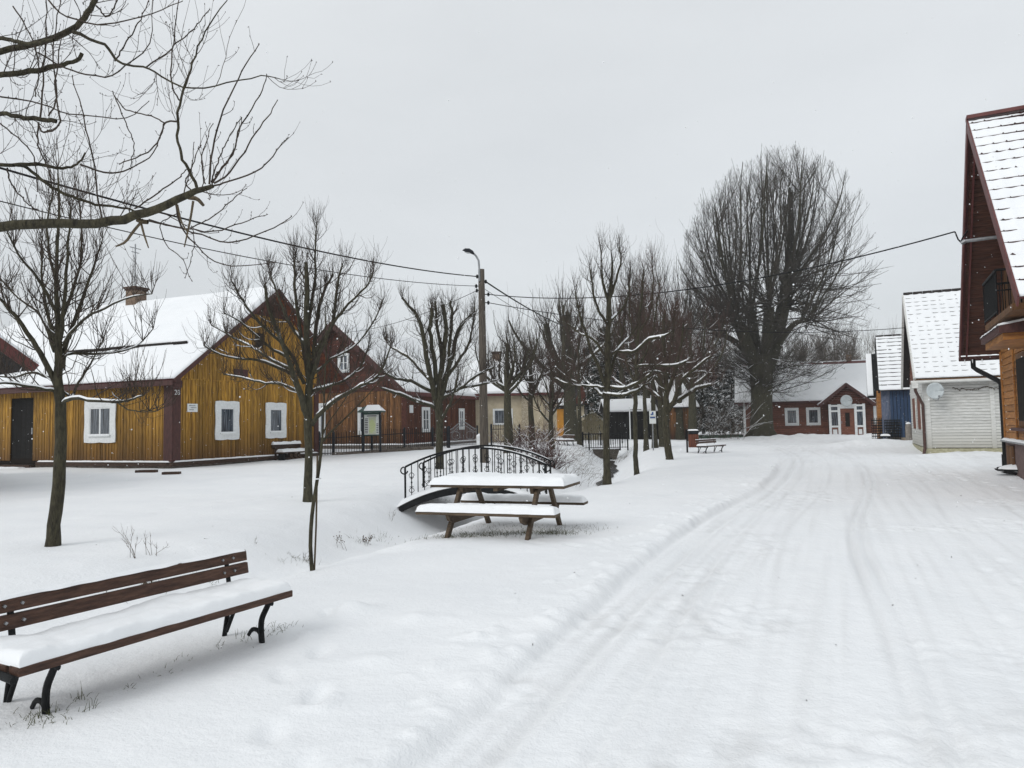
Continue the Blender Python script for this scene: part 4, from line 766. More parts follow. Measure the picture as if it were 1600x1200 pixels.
# ---------- yellow house
def yellow_house():
    O=(-12.11,25.51); ang=math.atan2(.922,.387); zb=.0
    h=empty('yellow_wooden_house',(O[0],O[1],0),ang,'long ochre yellow plank house with maroon corner boards and thick snow on its roof','house')
    Ge=lambda u,z,o:(u,-o,z)   # gable wall
    Le=lambda u,z,o:(-o,u,z)   # long wall
    AX,AZ=4.9,7.42; EL=(-.42,3.36); ER=(10.2,3.36); W=8.03; LEN=15.
    sl=(AZ-EL[1])/(AX-EL[0]); sr=(AZ-ER[1])/(ER[0]-AX)
    top=lambda u:(EL[1]+sl*(u-EL[0])-.12) if u<AX else (AZ-sr*(u-AX)-.12)
    mb=MB(); mb.add([(0.02,.02,.3),(W-.02,.02,.3),(W-.02,.02,top(W)),(AX,.02,AZ-.15),(.02,.02,top(.02)),(.02,LEN,.3),(W-.02,LEN,.3),(W-.02,LEN,top(W)),(AX,LEN,AZ-.15),(.02,LEN,top(.02))],[(0,1,2,3,4),(9,8,7,6,5),(0,5,6,1),(1,6,7,2),(2,7,8,3),(3,8,9,4),(4,9,5,0)])
    mb.build('wall_core',M['darkback'],h)
    mb=MB(); boards_v(mb,Ge,.28,W-.2,.46,lambda u:min(3.42,top(u)),.165,.035,batten=.35); 
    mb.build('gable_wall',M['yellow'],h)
    mb=MB(); boards_v(mb,Ge,.05,W-.02,3.44,lambda u:min(top(u),6.25),.175,.055,batten=.35)
    # scalloped lower ends
    u=.1
    while u<W-.1: mb.prism([(u+.075+.075*math.cos(a),3.44+.06*math.sin(a)) for a in np.linspace(math.pi,2*math.pi,7)],Ge,.036,.06); u+=.155
    mb.build('gable_upper_wall',M['yellow'],h)
    mb=MB(); boards_v(mb,Ge,3.3,6.5,6.27,lambda u:top(u)-.02,.15,.085); mb.build('gable_cap',M['shingle'],h)
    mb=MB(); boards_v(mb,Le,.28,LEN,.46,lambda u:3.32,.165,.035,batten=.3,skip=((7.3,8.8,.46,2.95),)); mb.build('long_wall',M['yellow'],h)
    mb=MB(); 
    mb.prism([(-.03,.44),(.3,.44),(.3,3.40),(-.03,3.40)],Ge,.03,.09); mb.prism([(-.09,.44),(.32,.44),(.32,3.38),(-.09,3.38)],Le,.035,.085)
    mb.build('corner_board',M['maroon'],h)
    mb=MB(); mb.prism([(W-.25,.4),(W+.04,.4),(W+.04,3.5),(W-.25,3.5)],Ge,.03,.1); mb.build('corner_board',M['maroon'],h)
    # door in the long wall
    mb=MB(); mb.prism([(7.3,.5),(8.78,.5),(8.78,2.93),(7.3,2.93)],Le,-.10,-.04)
    for k in range(5): mb.prism([(7.36+k*.28,.55),(7.36+k*.28+.255,.55),(7.36+k*.28+.255,2.88),(7.36+k*.28,2.88)],Le,-.04,-.02)
    d=mb.build('door',noise_mat('black_stained_door',(.008,.008,.008),(.02,.019,.018),(9,9,1),2,.7,.4,30,.2),h)
    mb=MB(); mb.prism([(7.45,1.5),(7.52,1.5),(7.52,1.75),(7.45,1.75)],Le,-.02,.02); mb.build('handle',M['steel'],d)
    window(h,Le,2.73,4.38,1.15,2.72,.27,.07,.025,mull=1); window(h,Ge,1.92,3.13,1.17,2.63,.25,.07,.03); window(h,Ge,4.64,5.88,1.17,2.63,.25,.07,.03)
    # small sign board and attic opening
    mb=MB(); mb.box((3.2,-.11,3.78),(.72,.05,.3)); s=mb.build('nameboard',M['maroon'],h); 
    mb=MB(); mb.prism([(4.02,4.9),(4.5,4.9),(4.5,5.5),(4.02,5.5)],Ge,.06,.075); mb.build('attic_opening',M['darkback'],h)
    # address plate
    mb=MB(); mb.box((.83,-.075,2.36),(.46,.03,.3)); pl=mb.build('address_plate',M['white'],h)
    mb=MB()
    for k,(a,b) in enumerate(((.66,.95),(.74,1.0),(.68,.88))): mb.box(((a+b)/2,-.094,2.44-.075*k),(b-a,.004,.028))
    mb.build('lettering',M['steel'],pl)
    # house number 28 on the corner board
    tx=bpy.data.curves.new('number','FONT'); tx.body='28'; tx.size=.25; tx.extrude=.004; to=bpy.data.objects.new('number_text',tx); C.objects.link(to)
    me=bpy.data.meshes.new_from_object(to); bpy.data.objects.remove(to); me.materials.clear(); me.materials.append(M['white']); no=bpy.data.objects.new('house_number',me); C.objects.link(no); no.parent=h; no.location=(.0,-.097,2.82); no.rotation_euler=(R(90),0,0)
    # sill, plinth
    mb=MB(); mb.box2((-.1,-.12,.28),(W+.02,.1,.42)); mb.box2((-.12,.102,.28),(.1,7.1,.42)); mb.build('sill_log',M['logs'],h)
    mb=MB(); mb.box2((-.05,-.04,-.25),(W,.2,.278)); mb.box2((-.05,.202,-.25),(.2,LEN,.278)); mb.build('plinth',M['plinth'],h)
    mb=MB(); mb.box2((-.3,7.2,.1),(-.05,9.0,.3)); mb.box2((-.6,7.3,-.1),(-.302,8.9,.18)); mb.build('doorstep',M['logs'],h)
    for nm,w_,d_,Mf_ in (('ledge_snow',W,.16,lambda x,y,hh:(x,-.13+y,.424+hh)),('ledge_snow',7.0,.17,lambda x,y,hh:(-.13+y,x,.424+hh))): snow_pad(nm,w_,d_,.05,h,Mf_,.05,nu=90,nv=8,seed=3)
    snow_pad('step_snow',1.6,.28,.05,h,lambda x,y,hh:(-.58+y,7.4+x,.185+hh),.05,nu=24,nv=8,seed=5)
    # roof
    fl,Ll=slope_fn(-.55,0,EL[0],EL[1],AX,AZ,'y'); fr,Lr=slope_fn(-.55,0,ER[0],ER[1],AX,AZ,'y'); LU=LEN+.9
    mb=MB(); slab(mb,fl,LU,Ll,.10); rf=mb.build('roof',M['tile'],h)
    mb=MB(); v0=Ll*.36; mb.add([fl(u,v,k) for u in(1.5,8.6) for v,k in((v0-.03,0),(v0+.10,0),(v0+.10,.105),(v0-.03,.105))],[(0,1,2,3),(7,6,5,4),(0,4,5,1),(1,5,6,2),(2,6,7,3),(3,7,4,0)]); mb.build('roof_step',M['darkback'],rf)
    mb=MB(); slab(mb,fr,LU,Lr,.10); mb.build('roof',noise_mat('orange_red_roof_boards',(.09,.022,.01),(.22,.06,.02),(4,1,4),2,.7,.3,30,.2),h)
    mb=MB()  # barge boards
    for f,L_ in((fl,Ll),(fr,Lr)):
        vs=[f(-.03,v,hh) for v,hh in((-.05,-.15),(L_,-.15),(L_,.0),(-.05,.0))]+[f(.02,v,hh) for v,hh in((-.05,-.15),(L_,-.15),(L_,.0),(-.05,.0))]
        mb.add(vs,[(0,1,2,3),(7,6,5,4),(0,4,5,1),(1,5,6,2),(2,6,7,3),(3,7,4,0)])
    mb.build('barge_board',M['maroon'],rf)
    mb=MB(); mb.box2((EL[0]-.02,-.5,EL[1]-.24),(EL[0]+.03,LEN,EL[1]-.06)); mb.box2((EL[0]+.031,-.5,EL[1]-.16),(.0,LEN,EL[1]-.12)); mb.build('fascia',M['maroon'],rf)
    mb=MB(); mb.box2((EL[0]+.05,-.5,EL[1]-.30),(EL[0]+.4,-.3,EL[1]-.05)); mb.build('rafter_end',M['maroon'],rf)
    lo=Ll*.36
    def hl(U,V):
        row=.38; fr_=(V/row)%1; r=np.floor(V/row); nz=fbm(U*.8+r*5,r*1.7,3)
        lowh=.065*(1-.9*np.clip(.35+1.3*nz,0,1)*np.exp(-(fr_/.10)**2))+.02*fr_
        wav=lo+.03*np.sin(U*.7)+.05*fbm(U*.9,U*0+2.,3)
        wav=wav+.12; q=np.clip((V-wav+.06)/.16,0,1); up=.17*np.sqrt(1-(1-q)**2)+.02*fbm(U*.7,V*.9,3)+.006*np.sin(V*16.5+fbm(U*.5,V*.5,2))+.05*fbm(U*.25,V*.35,2)
        gapm=(V>wav-.17)&(V<=wav-.04); h_=np.where(V<=wav-.04,lowh,up); h_=np.where(gapm&(U>1.4)&(U<8.7),-.02,h_)
        e=np.clip(np.minimum(U,LU-U)/.12,0,1); return h_*np.sqrt(1-(1-e)**2)
    roof_snow('roof_snow',h,fl,200,150,LU,Ll,hl)
    roof_snow('roof_snow',h,fr,50,30,LU,Lr,lambda U,V:.03+.008*fbm(U,V,3))
    c=chimney(h,4.85,7.75,6.8,8.12,.62,.6,M['brick']); 
    snow_pad('chimney_snow',.7,.68,.03,c,lambda x,y,hh:(4.5+x,7.41+y,8.213+hh),.1,nu=10,nv=8)
    mb=MB(); mb.tube([(4.9,7.9,8.0),(4.9,7.9,10.3)],.03,5); mb.tube([(4.6,7.9,10.1),(5.2,7.9,10.1)],.02,4); mb.tube([(4.7,7.9,9.9),(5.1,7.9,9.9)],.02,4); mb.build('aerial',M['steel'],h)
yellow_house()
# ---------- brown gabled house
def brown_house():
    D=38.5; p=P(635,690,D); h=empty('brown_gabled_house',(p[0],p[1],0),R(-21),'red-brown plank house with steep shingled gable and small white attic window behind the iron fence','house')
    Ge=lambda u,z,o:(u,-o,z); Se=lambda u,z,o:(o,u,z)
    AX,AZ=-4.39,7.43; EZ=3.42; HW=4.62; s=(AZ-EZ)/HW; LEN=9.5; z0=.62
    top=lambda u:AZ-s*abs(u-AX)-.1
    mb=MB(); a,b=-8.78,-.02; mb.add([(a,.02,.3),(b,.02,.3),(b,.02,top(b)),(AX,.02,AZ-.12),(a,.02,top(a)),(a,LEN,.3),(b,LEN,.3),(b,LEN,top(b)),(AX,LEN,AZ-.12),(a,LEN,top(a))],[(0,1,2,3,4),(9,8,7,6,5),(0,5,6,1),(1,6,7,2),(2,7,8,3),(3,8,9,4),(4,9,5,0)]); mb.build('wall_core',M['darkback'],h)
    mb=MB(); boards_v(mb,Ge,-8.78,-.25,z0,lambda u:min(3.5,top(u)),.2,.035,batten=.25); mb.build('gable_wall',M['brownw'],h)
    mb=MB(); boards_h(mb,Ge,3.52,AZ-.15,lambda z:AX-(AZ-.1-z)/s,lambda z:AX+(AZ-.1-z)/s,.14,.05,lap=.012); mb.build('shingled_gable',M['shingle'],h)
    mb=MB(); boards_v(mb,Se,.02,LEN,z0,lambda u:3.38,.2,.035,batten=.6); mb.build('side_wall',noise_mat('red_brown_boards',(.045,.014,.007),(.13,.042,.018),(9,9,1),2,.75,.4,30,.3),h)
    mb=MB(); mb.prism([(-.24,z0),(.05,z0),(.05,3.5),(-.24,3.5)],Ge,.02,.085); mb.build('corner_board',M['shingle'],h)
    window(h,Ge,-4.25,-3.5,4.62,5.72,.12,.085,0,mull=1,cross=1); window(h,Ge,-2.98,-2.05,1.15,2.66,.14,.07,0,mull=1)
    window(h,Ge,-5.55,-5.1,.95,2.95,.12,.07,0); window(h,Se,1.62,2.58,1.22,2.63,.14,.07,0,mull=1,cross=1); window(h,Se,6.44,7.24,1.31,2.63,.14,.07,0,mull=1,cross=1)
    mb=MB(); mb.box((.07,.45,2.5),(.03,.38,.42)); mb.build('wall_box',M['white'],h)
    mb=MB(); mb.box2((-8.9,-.12,.05),(.12,.1,.58)); mb.box2((-.1,.102,.05),(.12,LEN,.58)); mb.build('plinth',M['plinth'],h)
    snow_pad('ledge_snow',9,.13,.06,h,lambda x,y,hh:(-8.85+x,-.13+y,.585+hh),.05,nu=60,nv=7,seed=8); snow_pad('ledge_snow',LEN,.1,.06,h,lambda x,y,hh:(.04+y,x,.585+hh),.04,nu=60,nv=7,seed=8)
    fl,L_=slope_fn(-.5,0,AX+HW,EZ,AX,AZ,'y'); fr,_=slope_fn(-.5,0,AX-HW,EZ,AX,AZ,'y')
    mb=MB(); slab(mb,fl,LEN+1,L_,.1); slab(mb,fr,LEN+1,L_-.001,.1); rf=mb.build('roof',M['tile'],h)
    mb=MB()
    for f in(fl,fr):
        vs=[f(-.03,v,hh) for v,hh in((-.05,-.24),(L_,-.24),(L_,.05),(-.05,.05))]+[f(.02,v,hh) for v,hh in((-.05,-.24),(L_,-.24),(L_,.05),(-.05,.05))]
        mb.add(vs,[(0,1,2,3),(7,6,5,4),(0,4,5,1),(1,5,6,2),(2,6,7,3),(3,7,4,0)])
    mb.build('barge_board',M['maroon'],rf)
    mb=MB(); mb.box2((AX+HW-.03,-.45,EZ-.2),(AX+HW+.03,LEN+.3,EZ-.0)); mb.build('fascia',M['maroon_metal'],rf)
    for f in(fl,fr): roof_snow('roof_snow',h,f,70,50,LEN+1,L_,lambda U,V:(.13+.03*fbm(U,V,3))*np.sqrt(1-(1-np.clip(np.minimum(np.minimum(U,LEN+1-U),V+.02)/.12,0,1))**2))
brown_house()
# ---------- cream rendered house
def cream_house():
    D=47.; p=P(737,690,D); h=empty('cream_rendered_house',(p[0],p[1],0),R(-3),'cream rendered bungalow with a black window and maroon eaves, left of the culvert','house')
    Fe=lambda u,z,o:(u,-o,z); W=5.6
    mb=MB(); mb.box2((0,0,.1),(W,6,3.45)); mb.build('wall',M['cream'],h)
    mb=MB(); mb.box2((3.4,-.3,.1),(W,-.002,3.3)); mb.build('porch_wall',noise_mat('mottled_stone_cladding',(.3,.24,.16),(.52,.46,.36),(4,4,4),3,.9,.8,30),h) if 0 else None
    for x in (2.75,4.6): 
        pass
    window(h,Fe,1.42,2.72,1.55,2.62,.08,.01,0,frame=M['white'])
    mb=MB(); mb.box2((3.3,-.25,.1),(3.75,-.002,3.38)); mb.box2((4.7,-.25,.1),(5.15,-.002,3.38)); mb.build('stone_pillar',noise_mat('mottled_stone',(.22,.18,.12),(.5,.44,.34),(5,5,5),3,.95,.8,30,dist=.03),h)
    mb=MB(); mb.box2((-.2,-.55,3.46),(W+.5,-.4,3.62)); mb.box2((-.2,-.4,3.452),(W+.5,6.3,3.5)); mb.build('eaves',M['maroon_metal'],h)
    f,L=slope_fn(-.3,0,-.6,3.6,3.2,6.0,'x'); f2,_=slope_fn(-.3,0,7.0,3.6,3.2,6.0,'x')
    mb=MB(); slab(mb,f,W+.9,L,.1); slab(mb,f2,W+.9,L-.001,.1); mb.build('roof',M['tile'],h)
    for q in(f,f2): roof_snow('roof_snow',h,q,50,40,W+.9,L,lambda U,V:.14+.03*fbm(U,V,3))
    mb=MB(); mb.add([(-.01,0,3.5),(-.01,6,3.5),(-.01,3.2,5.85),(W,0,3.5),(W,6,3.5),(W,3.2,5.85)],[(0,1,2),(5,4,3),(0,3,4,1)]); mb.build('gable_end',M['shingle'],h)
    chimney(h,1.5,3.3,5.6,6.6,.6,.6,M['brick'])
cream_house()
# ---------- low yellow outbuilding beyond
def outbuilding():
    D=62.; p=P(812,690,D); h=empty('orange_door_outbuilding',(p[0],p[1],0),R(-4),'low distant outbuilding with bright orange doors and a pale yellow end wall','house')
    Fe=lambda u,z,o:(u,-o,z); W=5.6
    mb=MB(); mb.box2((-1.5,0,.1),(W-1.0,5,3.1)); mb.build('wall',noise_mat('dark_grey_brown_wall',(.04,.03,.03),(.09,.07,.06),(4,4,4),3,.9,.3),h)
    mb=MB(); mb.box2((W-.998,-.05,.1),(W,5,3.2)); mb.build('end_wall',M['cream'],h)
    for a,b in((.7,1.4),(2.9,4.3)):
        mb=MB(); mb.prism([(a,.5),(b,.5),(b,2.85),(a,2.85)],Fe,.01,.06); mb.build('door',M['orange'],h)
    f,L=slope_fn(-1.7,0,-.5,3.15,2.6,5.1,'x'); f2,_=slope_fn(-1.7,0,5.6,3.15,2.6,5.1,'x')
    mb=MB(); slab(mb,f,W+1.6,L,.1); slab(mb,f2,W+1.6,L-.001,.1); mb.build('roof',M['darktile'],h)
    for q in(f,f2): roof_snow('roof_snow',h,q,30,20,W+.9,L,lambda U,V:.13+.03*fbm(U,V,3))
    mb=MB(); mb.add([(W-.9,-.3,3.2),(W-.0+.3,-.3,3.2),(W-.1,-.3,5.0),(W-.9,.0,3.2),(W+.3,.0,3.2),(W-.1,0,5.0)],[(0,1,2),(5,4,3),(0,3,4,1),(1,4,5,2),(2,5,3,0)]); mb.build('small_gable',M['shingle'],h)
outbuilding()
# ---------- dark shed and brown barn beyond the trees
def shed(name,label,px,py,D,W,dep,hw,hr,wall,rot=0,roofm=None,vertical=True):
    p=P(px,py,D); h=empty(name,(p[0],p[1],float(gz(p[0],p[1]))-.1),rot,label,'shed'); Fe=lambda u,z,o:(u,-o,z)
    mb=MB(); mb.box2((0,0.02,0),(W,dep,hw)); mb.add([(0.01,.02,hw),(0.01,dep,hw),(0.01,dep/2,hr-.1),(W-.01,.02,hw),(W-.01,dep,hw),(W-.01,dep/2,hr-.1)],[(0,1,2),(5,4,3)]); mb.build('wall_core',M['darkback'],h)
    mb=MB(); boards_v(mb,Fe,0,W,.1,lambda u:hw,.2,.04,batten=.3); mb.build('wall',wall,h)
    mb=MB(); mb.prism([(W*.3,.15),(W*.6,.15),(W*.6,hw-.35),(W*.3,hw-.35)],Fe,.045,.075); d=mb.build('door',wall,h); mb=MB(); mb.prism([(W*.33,1.0),(W*.35,1.0),(W*.35,1.2),(W*.33,1.2)],Fe,.076,.11); mb.build('handle',M['steel'],d)
    f,L=slope_fn(-.3,0,-.4,hw+.0,dep/2,hr,'x'); f2,_=slope_fn(-.3,0,dep+.4,hw,dep/2,hr,'x')
    mb=MB(); slab(mb,f,W+.6,L,.08); slab(mb,f2,W+.6,L-.001,.08); mb.build('roof',roofm or M['darktile'],h)
    for q in(f,f2): roof_snow('roof_snow',h,q,30,20,W+.6,L,lambda U,V:.12+.03*fbm(U,V,3))
shed('dark_shed','black-stained wooden shed with snow on its low roof behind the culvert fence',951,689,53,3.6,3,2.1,3.0,noise_mat('tarred_boards',(.008,.008,.008),(.03,.028,.026),(9,9,1),2,.8,.4,30,.3))
shed('dark_shed','wide black shed in the deep background behind the information sign',1003,690,60,4.5,3.5,2.6,3.6,noise_mat('tarred_boards',(.010,.009,.009),(.028,.025,.024),(9,9,1),2,.8,.4,30,.3))
shed('brown_barn','rust-brown plank barn with steep snowy roof behind the leaning tree and the waste bin',1041,686,50,1.75,4,2.35,4.3,M['brownw'])
# ---------- far house with porch
def far_house():
    D=55.; p=P(1163,684,D); h=empty('red_brown_house_with_porch',(p[0],p[1],0),R(-19),'low red-brown house with a gabled white-framed entrance beyond the giant tree','house')
    Fe=lambda u,z,o:(u,-o,z); W=13; zt=2.9
    mb=MB(); mb.box2((0,.02,0),(W,7,zt)); mb.build('wall_core',M['darkback'],h)
    mb=MB(); boards_h(mb,Fe,.32,zt,lambda z:.12,lambda z:W,.15,.035); boards_h(mb,lambda u,z,o:(-o,u,z),.32,zt,lambda z:0,lambda z:7,.15,.035); mb.build('wall',M['reddark'],h)
    mb=MB(); mb.prism([(-.02,.3),(.16,.3),(.16,zt),(-.02,zt)],Fe,.03,.08); mb.build('corner_board',M['white'],h)
    mb=MB(); mb.box2((-.02,-.03,-.2),(W,.1,.3)); mb.build('plinth',M['concrete'],h)
    for a in (2.96,4.45,8.98): window(h,Fe,a,a+.98,1.12,2.45,.15,.04,0,mull=0)
    f,L=slope_fn(-.6,0,-.55,2.92,3.4,6.05,'x'); f2,_=slope_fn(-.6,0,7.4,2.92,3.4,6.05,'x')
    mb=MB(); slab(mb,f,W+1,L,.1); slab(mb,f2,W+1,L-.001,.1); rf=mb.build('roof',M['maroon_metal'],h)
    def hh(U,V):
        b=np.where((V>L-.32-.14*ss(5.6,6.4,U))&((U>4.9)|(U<1.0)),-.03,.12); rowm=(np.abs((V%.55)-.1)<.04)&(V<.9)&(fbm(U*3,V*3,2)>.12)
        return np.where(rowm,-.02,b)+.02*fbm(U,V,3)*(b>0)
    roof_snow('roof_snow',h,f,150,60,W+1,L,hh); roof_snow('roof_snow',h,f2,30,20,W+1,L,lambda U,V:.12+0*U)
    mb=MB(); mb.box2((-.62,-.6,2.8),(W+.4,-.56,2.93)); mb.build('gutter',M['maroon'],rf)
    chimney(h,7.9,3.6,5.7,6.55,.36,.4,M['brick'],cap=False)
    # entrance porch
    x0,x1=5.9,8.3; pz=2.62; yo=-1.1; Pe=lambda u,z,o:(u,yo-o,z)
    mb=MB(); mb.box2((x0+.05,yo+.05,-.1),(x1-.05,.0,pz)); mb.build('porch_core',M['darkback'],h)
    fr=[]; mb=MB()
    for a in(x0,6.5,7.58,x1-.17): mb.prism([(a,.3),(a+.17,.3),(a+.17,pz),(a,pz)],Pe,.0,.09)
    for z in(2.44,2.06,.95): 
        mb.prism([(x0+.17,z),(6.5,z),(6.5,z+.13),(x0+.17,z+.13)],Pe,.0,.08); mb.prism([(7.75,z),(x1-.17,z),(x1-.17,z+.13),(7.75,z+.13)],Pe,.0,.08)
    mb.prism([(6.67,2.3),(7.58,2.3),(7.58,2.6),(6.67,2.6)],Pe,0,.08)
    mb.build('porch_frame',M['white'],h)
    for a,b in((x0+.17,6.5),(7.75,x1-.17)):
        mb=MB(); mb.prism([(a,1.08),(b,1.08),(b,2.06),(a,2.06)],Pe,-.03,.01); mb.prism([(a,2.19),(b,2.19),(b,2.44),(a,2.44)],Pe,-.03,.01); mb.build('sidelight',M['glass'],h)
        mb=MB(); mb.prism([(a,.3),(b,.3),(b,.95),(a,.95)],Pe,-.03,.02); q=mb.build('panel',M['reddark'],h)
        mb=MB(); mb.prism([(a+.08,.45),(b-.08,.45),(b-.08,.8),(a+.08,.8)],Pe,.02,.05); mb.build('diamond_panel',M['white'],q)
    mb=MB(); mb.prism([(6.67,.3),(7.58,.3),(7.58,2.3),(6.67,2.3)],Pe,-.02,.03); 
    d=mb.build('door',M['reddark'],h); mb=MB(); mb.prism([(6.98,1.0),(7.28,1.0),(7.28,2.0),(6.98,2.0)],Pe,.03,.04); mb.build('door_glass',M['darkback'],d); mb=MB(); mb.prism([(6.72,1.2),(6.76,1.2),(6.76,1.4),(6.72,1.4)],Pe,.03,.08); mb.build('handle',M['steel'],d)
    ax=(x0+x1)/2; az=4.1; s=.82
    mb=MB(); boards_h(mb,Pe,pz+.02,az-.1,lambda z:ax-(az-.05-z)/s*1.0,lambda z:ax+(az-.05-z)/s,.12,.05); mb.build('porch_gable',M['shingle'],h)
    hw=(az-2.78)/s*1.02
    for sg in(-1,1):
        f,L=slope_fn(yo-.35,0,ax+sg*hw*1.12,az-hw*1.12*s,ax,az,'y')
        mb=MB(); slab(mb,f,4.3,L,.09); pr=mb.build('porch_roof',M['maroon_metal'],h); roof_snow('roof_snow',h,f,24,16,4.3,L,lambda U,V:(.10+.02*fbm(U,V,2))*np.clip(U/.08,.0,1)**.5)
        mb=MB(); vs=[f(-.03,v,q) for v,q in((-.05,-.16),(L,-.16),(L,.05),(-.05,.05))]+[f(.0,v,q) for v,q in((-.05,-.16),(L,-.16),(L,.05),(-.05,.05))]; mb.add(vs,[(0,1,2,3),(7,6,5,4),(0,4,5,1),(1,5,6,2),(2,6,7,3),(3,7,4,0)]); mb.build('barge_board',M['maroon'],pr)
    mb=MB(); c=(ax-.05,yo-.42,2.85)
    mb.grid(13,5,lambda a,b:(c[0]+.40*b*math.cos(a*6.2832),c[1]-.06+.10*b*b*-1+.0,c[2]+.42*b*math.sin(a*6.2832))); di=mb.build('satellite_dish',M['dish'],h)
    so_=di.modifiers.new('thick','SOLIDIFY'); so_.thickness=.02
    mb=MB(); mb.tube([(c[0],c[1],c[2]),(c[0],yo-.05,c[2]-.1)],.025,6); mb.build('dish_arm',M['steel'],di)
far_house()
# ---------- white weatherboard house
def white_house():
    p=G(1449,709); ang=R(-26); ang=R(-25.2); h=empty('white_weatherboard_house',(p[0],p[1],p[2]-.12),ang,'white painted weatherboard house with a steep snowy tiled roof and a grey satellite dish','house')
    Fe=lambda u,z,o:(u,-o,z); Le=lambda u,z,o:(-o,u,z); W=9.;DP=6.6;zt=3.05; az=6.75
    mb=MB(); mb.box2((.02,.02,0),(W,DP,zt)); mb.build('wall_core',M['darkback'],h)
    mb=MB(); boards_h(mb,Fe,.36,zt,lambda z:.1,lambda z:W,.112,.032,lap=.007); mb.build('front_wall',M['whiteboard'],h)
    mb=MB(); boards_h(mb,Le,.36,zt,lambda z:.1,lambda z:DP,.112,.032,lap=.007); mb.build('side_wall',M['whiteboard'],h)
    mb=MB(); mb.prism([(-.035,.34),(.17,.34),(.17,zt),(-.035,zt)],Fe,.03,.07); mb.prism([(-.07,.34),(.14,.34),(.14,zt),(-.07,zt)],Le,.036,.066); mb.build('corner_board',M['whiteboard'],h); mb=MB(); mb.prism([(2.1,.34),(2.24,.34),(2.24,zt),(2.1,zt)],Fe,.03,.06); mb.build('corner_board',M['whiteboard'],h)
    mb=MB(); mb.box2((-.04,-.07,0),(W,.1,.33)); mb.box2((-.05,.101,0),(.1,DP,.33)); mb.build('plinth',noise_mat('pale_yellow_render',(.3,.28,.18),(.5,.48,.34),(3,3,6),3,.9,.5),h)
    # shuttered windows on the left wall
    for a,b in((1.1,2.3),(3.6,4.8)):
        mb=MB(); 
        for (c,d) in((a,(a+b)/2-.02),((a+b)/2+.02,b)): mb.prism([(c,1.05),(d,1.05),(d,2.35),(c,2.35)],Le,.05,.09)
        s=mb.build('shutter',M['reddark'],h)
        mb=MB(); 
        for q in((a-.1,a-.01,1.0,2.45),(b+.01,b+.1,1.0,2.45),(a-.009,b+.009,2.36,2.45)): mb.prism([(q[0],q[2]),(q[1],q[2]),(q[1],q[3]),(q[0],q[3])],Le,.045,.075)
        mb.build('frame',M['whiteboard'],s)
    # roof
    oy=.5; ox=.32; s=(az-zt)/(DP/2); ze=zt-.12-s*0
    f,L=slope_fn(-ox,0,-oy,zt-.05,DP/2,az,'x'); f2,_=slope_fn(-ox,0,DP+oy,zt-.05,DP/2,az,'x')
    mb=MB(); slab(mb,f,W+ox,L,.07); slab(mb,f2,W+ox,L-.001,.07); rf=mb.build('roof',M['darktile'],h)
    roof_snow('roof_snow',h,f,220,230,W+ox,L,tilesnow(.05,.28,.30,.2,3)); courses(rf,f,W+ox,L,.28,.3,.064,.7,M['butt_grey'],3); roof_snow('roof_snow',h,f2,40,40,W+ox,L,lambda U,V:.08+0*U)
    mb=MB(); 
    for i in range(26): x=-ox+i*.36; mb.tube([(x,DP/2,az+.06),(x+.34,DP/2,az+.075)],[.085,.07],8)
    rg=mb.build('ridge_tiles',M['darktile'],rf)
    mb=MB(); boards_h(mb,Le,zt+.02,az-.1,lambda z:(z-zt)/s,lambda z:DP-(z-zt)/s,.14,.03); mb.build('gable_wall',M['reddark'],h)
    mb=MB()
    for q in(f,f2):
        vs=[q(-.05,v,k) for v,k in((-.02,-.16),(L,-.16),(L,.05),(-.02,.05))]+[q(.03,v,k) for v,k in((-.02,-.16),(L,-.16),(L,.05),(-.02,.05))]; mb.add(vs,[(0,1,2,3),(7,6,5,4),(0,4,5,1),(1,5,6,2),(2,6,7,3),(3,7,4,0)])
    mb.build('barge_board',M['whiteboard'],rf)
    mb=MB(); mb.box2((-ox-.02,-oy+.02,zt-.22),(W,-oy+.07,zt-.08)); mb.box2((-ox,-oy+.071,zt-.14),(W,.0,zt-.10)); mb.build('fascia',M['slat'],rf)
    mb=MB(); mb.tube([(-ox-.15,-oy-.05,zt-.2),(W,-oy-.05,zt-.17)],.06,8); g=mb.build('gutter',M['whiteboard'],rf)
    mb=MB(); mb.box((-ox-.02,-oy-.05,zt-.32),(.2,.16,.22)); mb.build('rain_head',M['whiteboard'],g)
    mb=MB(); mb.tube([(-ox-.02,-oy-.05,zt-.42),(-ox+.0,-oy,zt-.55),(-.08,-.16,zt-1.05),(-.08,-.14,zt-1.3),(-.08,-.14,.35),(-.14,-.22,.08)],.055,8); mb.build('downpipe',M['pipe'],g)
    # dish, garland
    c=np.array((.30,-.62,2.50))
    mb=MB(); mb.grid(25,7,lambda a,b:(c[0]+.29*b*math.cos(a*6.2832),c[1]-.07*b*b,c[2]+.31*b*math.sin(a*6.2832))); di=mb.build('satellite_dish',M['dish'],h); so_=di.modifiers.new('thick','SOLIDIFY'); so_.thickness=.015
    mb=MB(); mb.tube([c,c+(0,.3,-.1),(c[0],-.03,c[2]-.3)],.022,6); mb.tube([c+(0,-.1,-.38),c+(.05,-.4,-.35),c+(.08,-.5,-.25)],.015,6); mb.box(c+np.array((.08,-.5,-.22)),(.07,.1,.07)); mb.build('dish_arm',M['steel'],di)
    rng=np.random.default_rng(2)
    xs=np.linspace(.95,W,120); pts=[(x,-.07,2.62-.10*abs(math.sin((x-.95)*3.0))+.02*rng.normal()) for x in xs]
    mb=MB(); mb.tube(pts,.012,4)
    for x,y,z in pts:
        for k in range(3): a=rng.random()*6.28; mb.tube([(x,y,z),(x+.03*math.cos(a),y-.02,z+.035*math.sin(a)-.02)],.006,3)
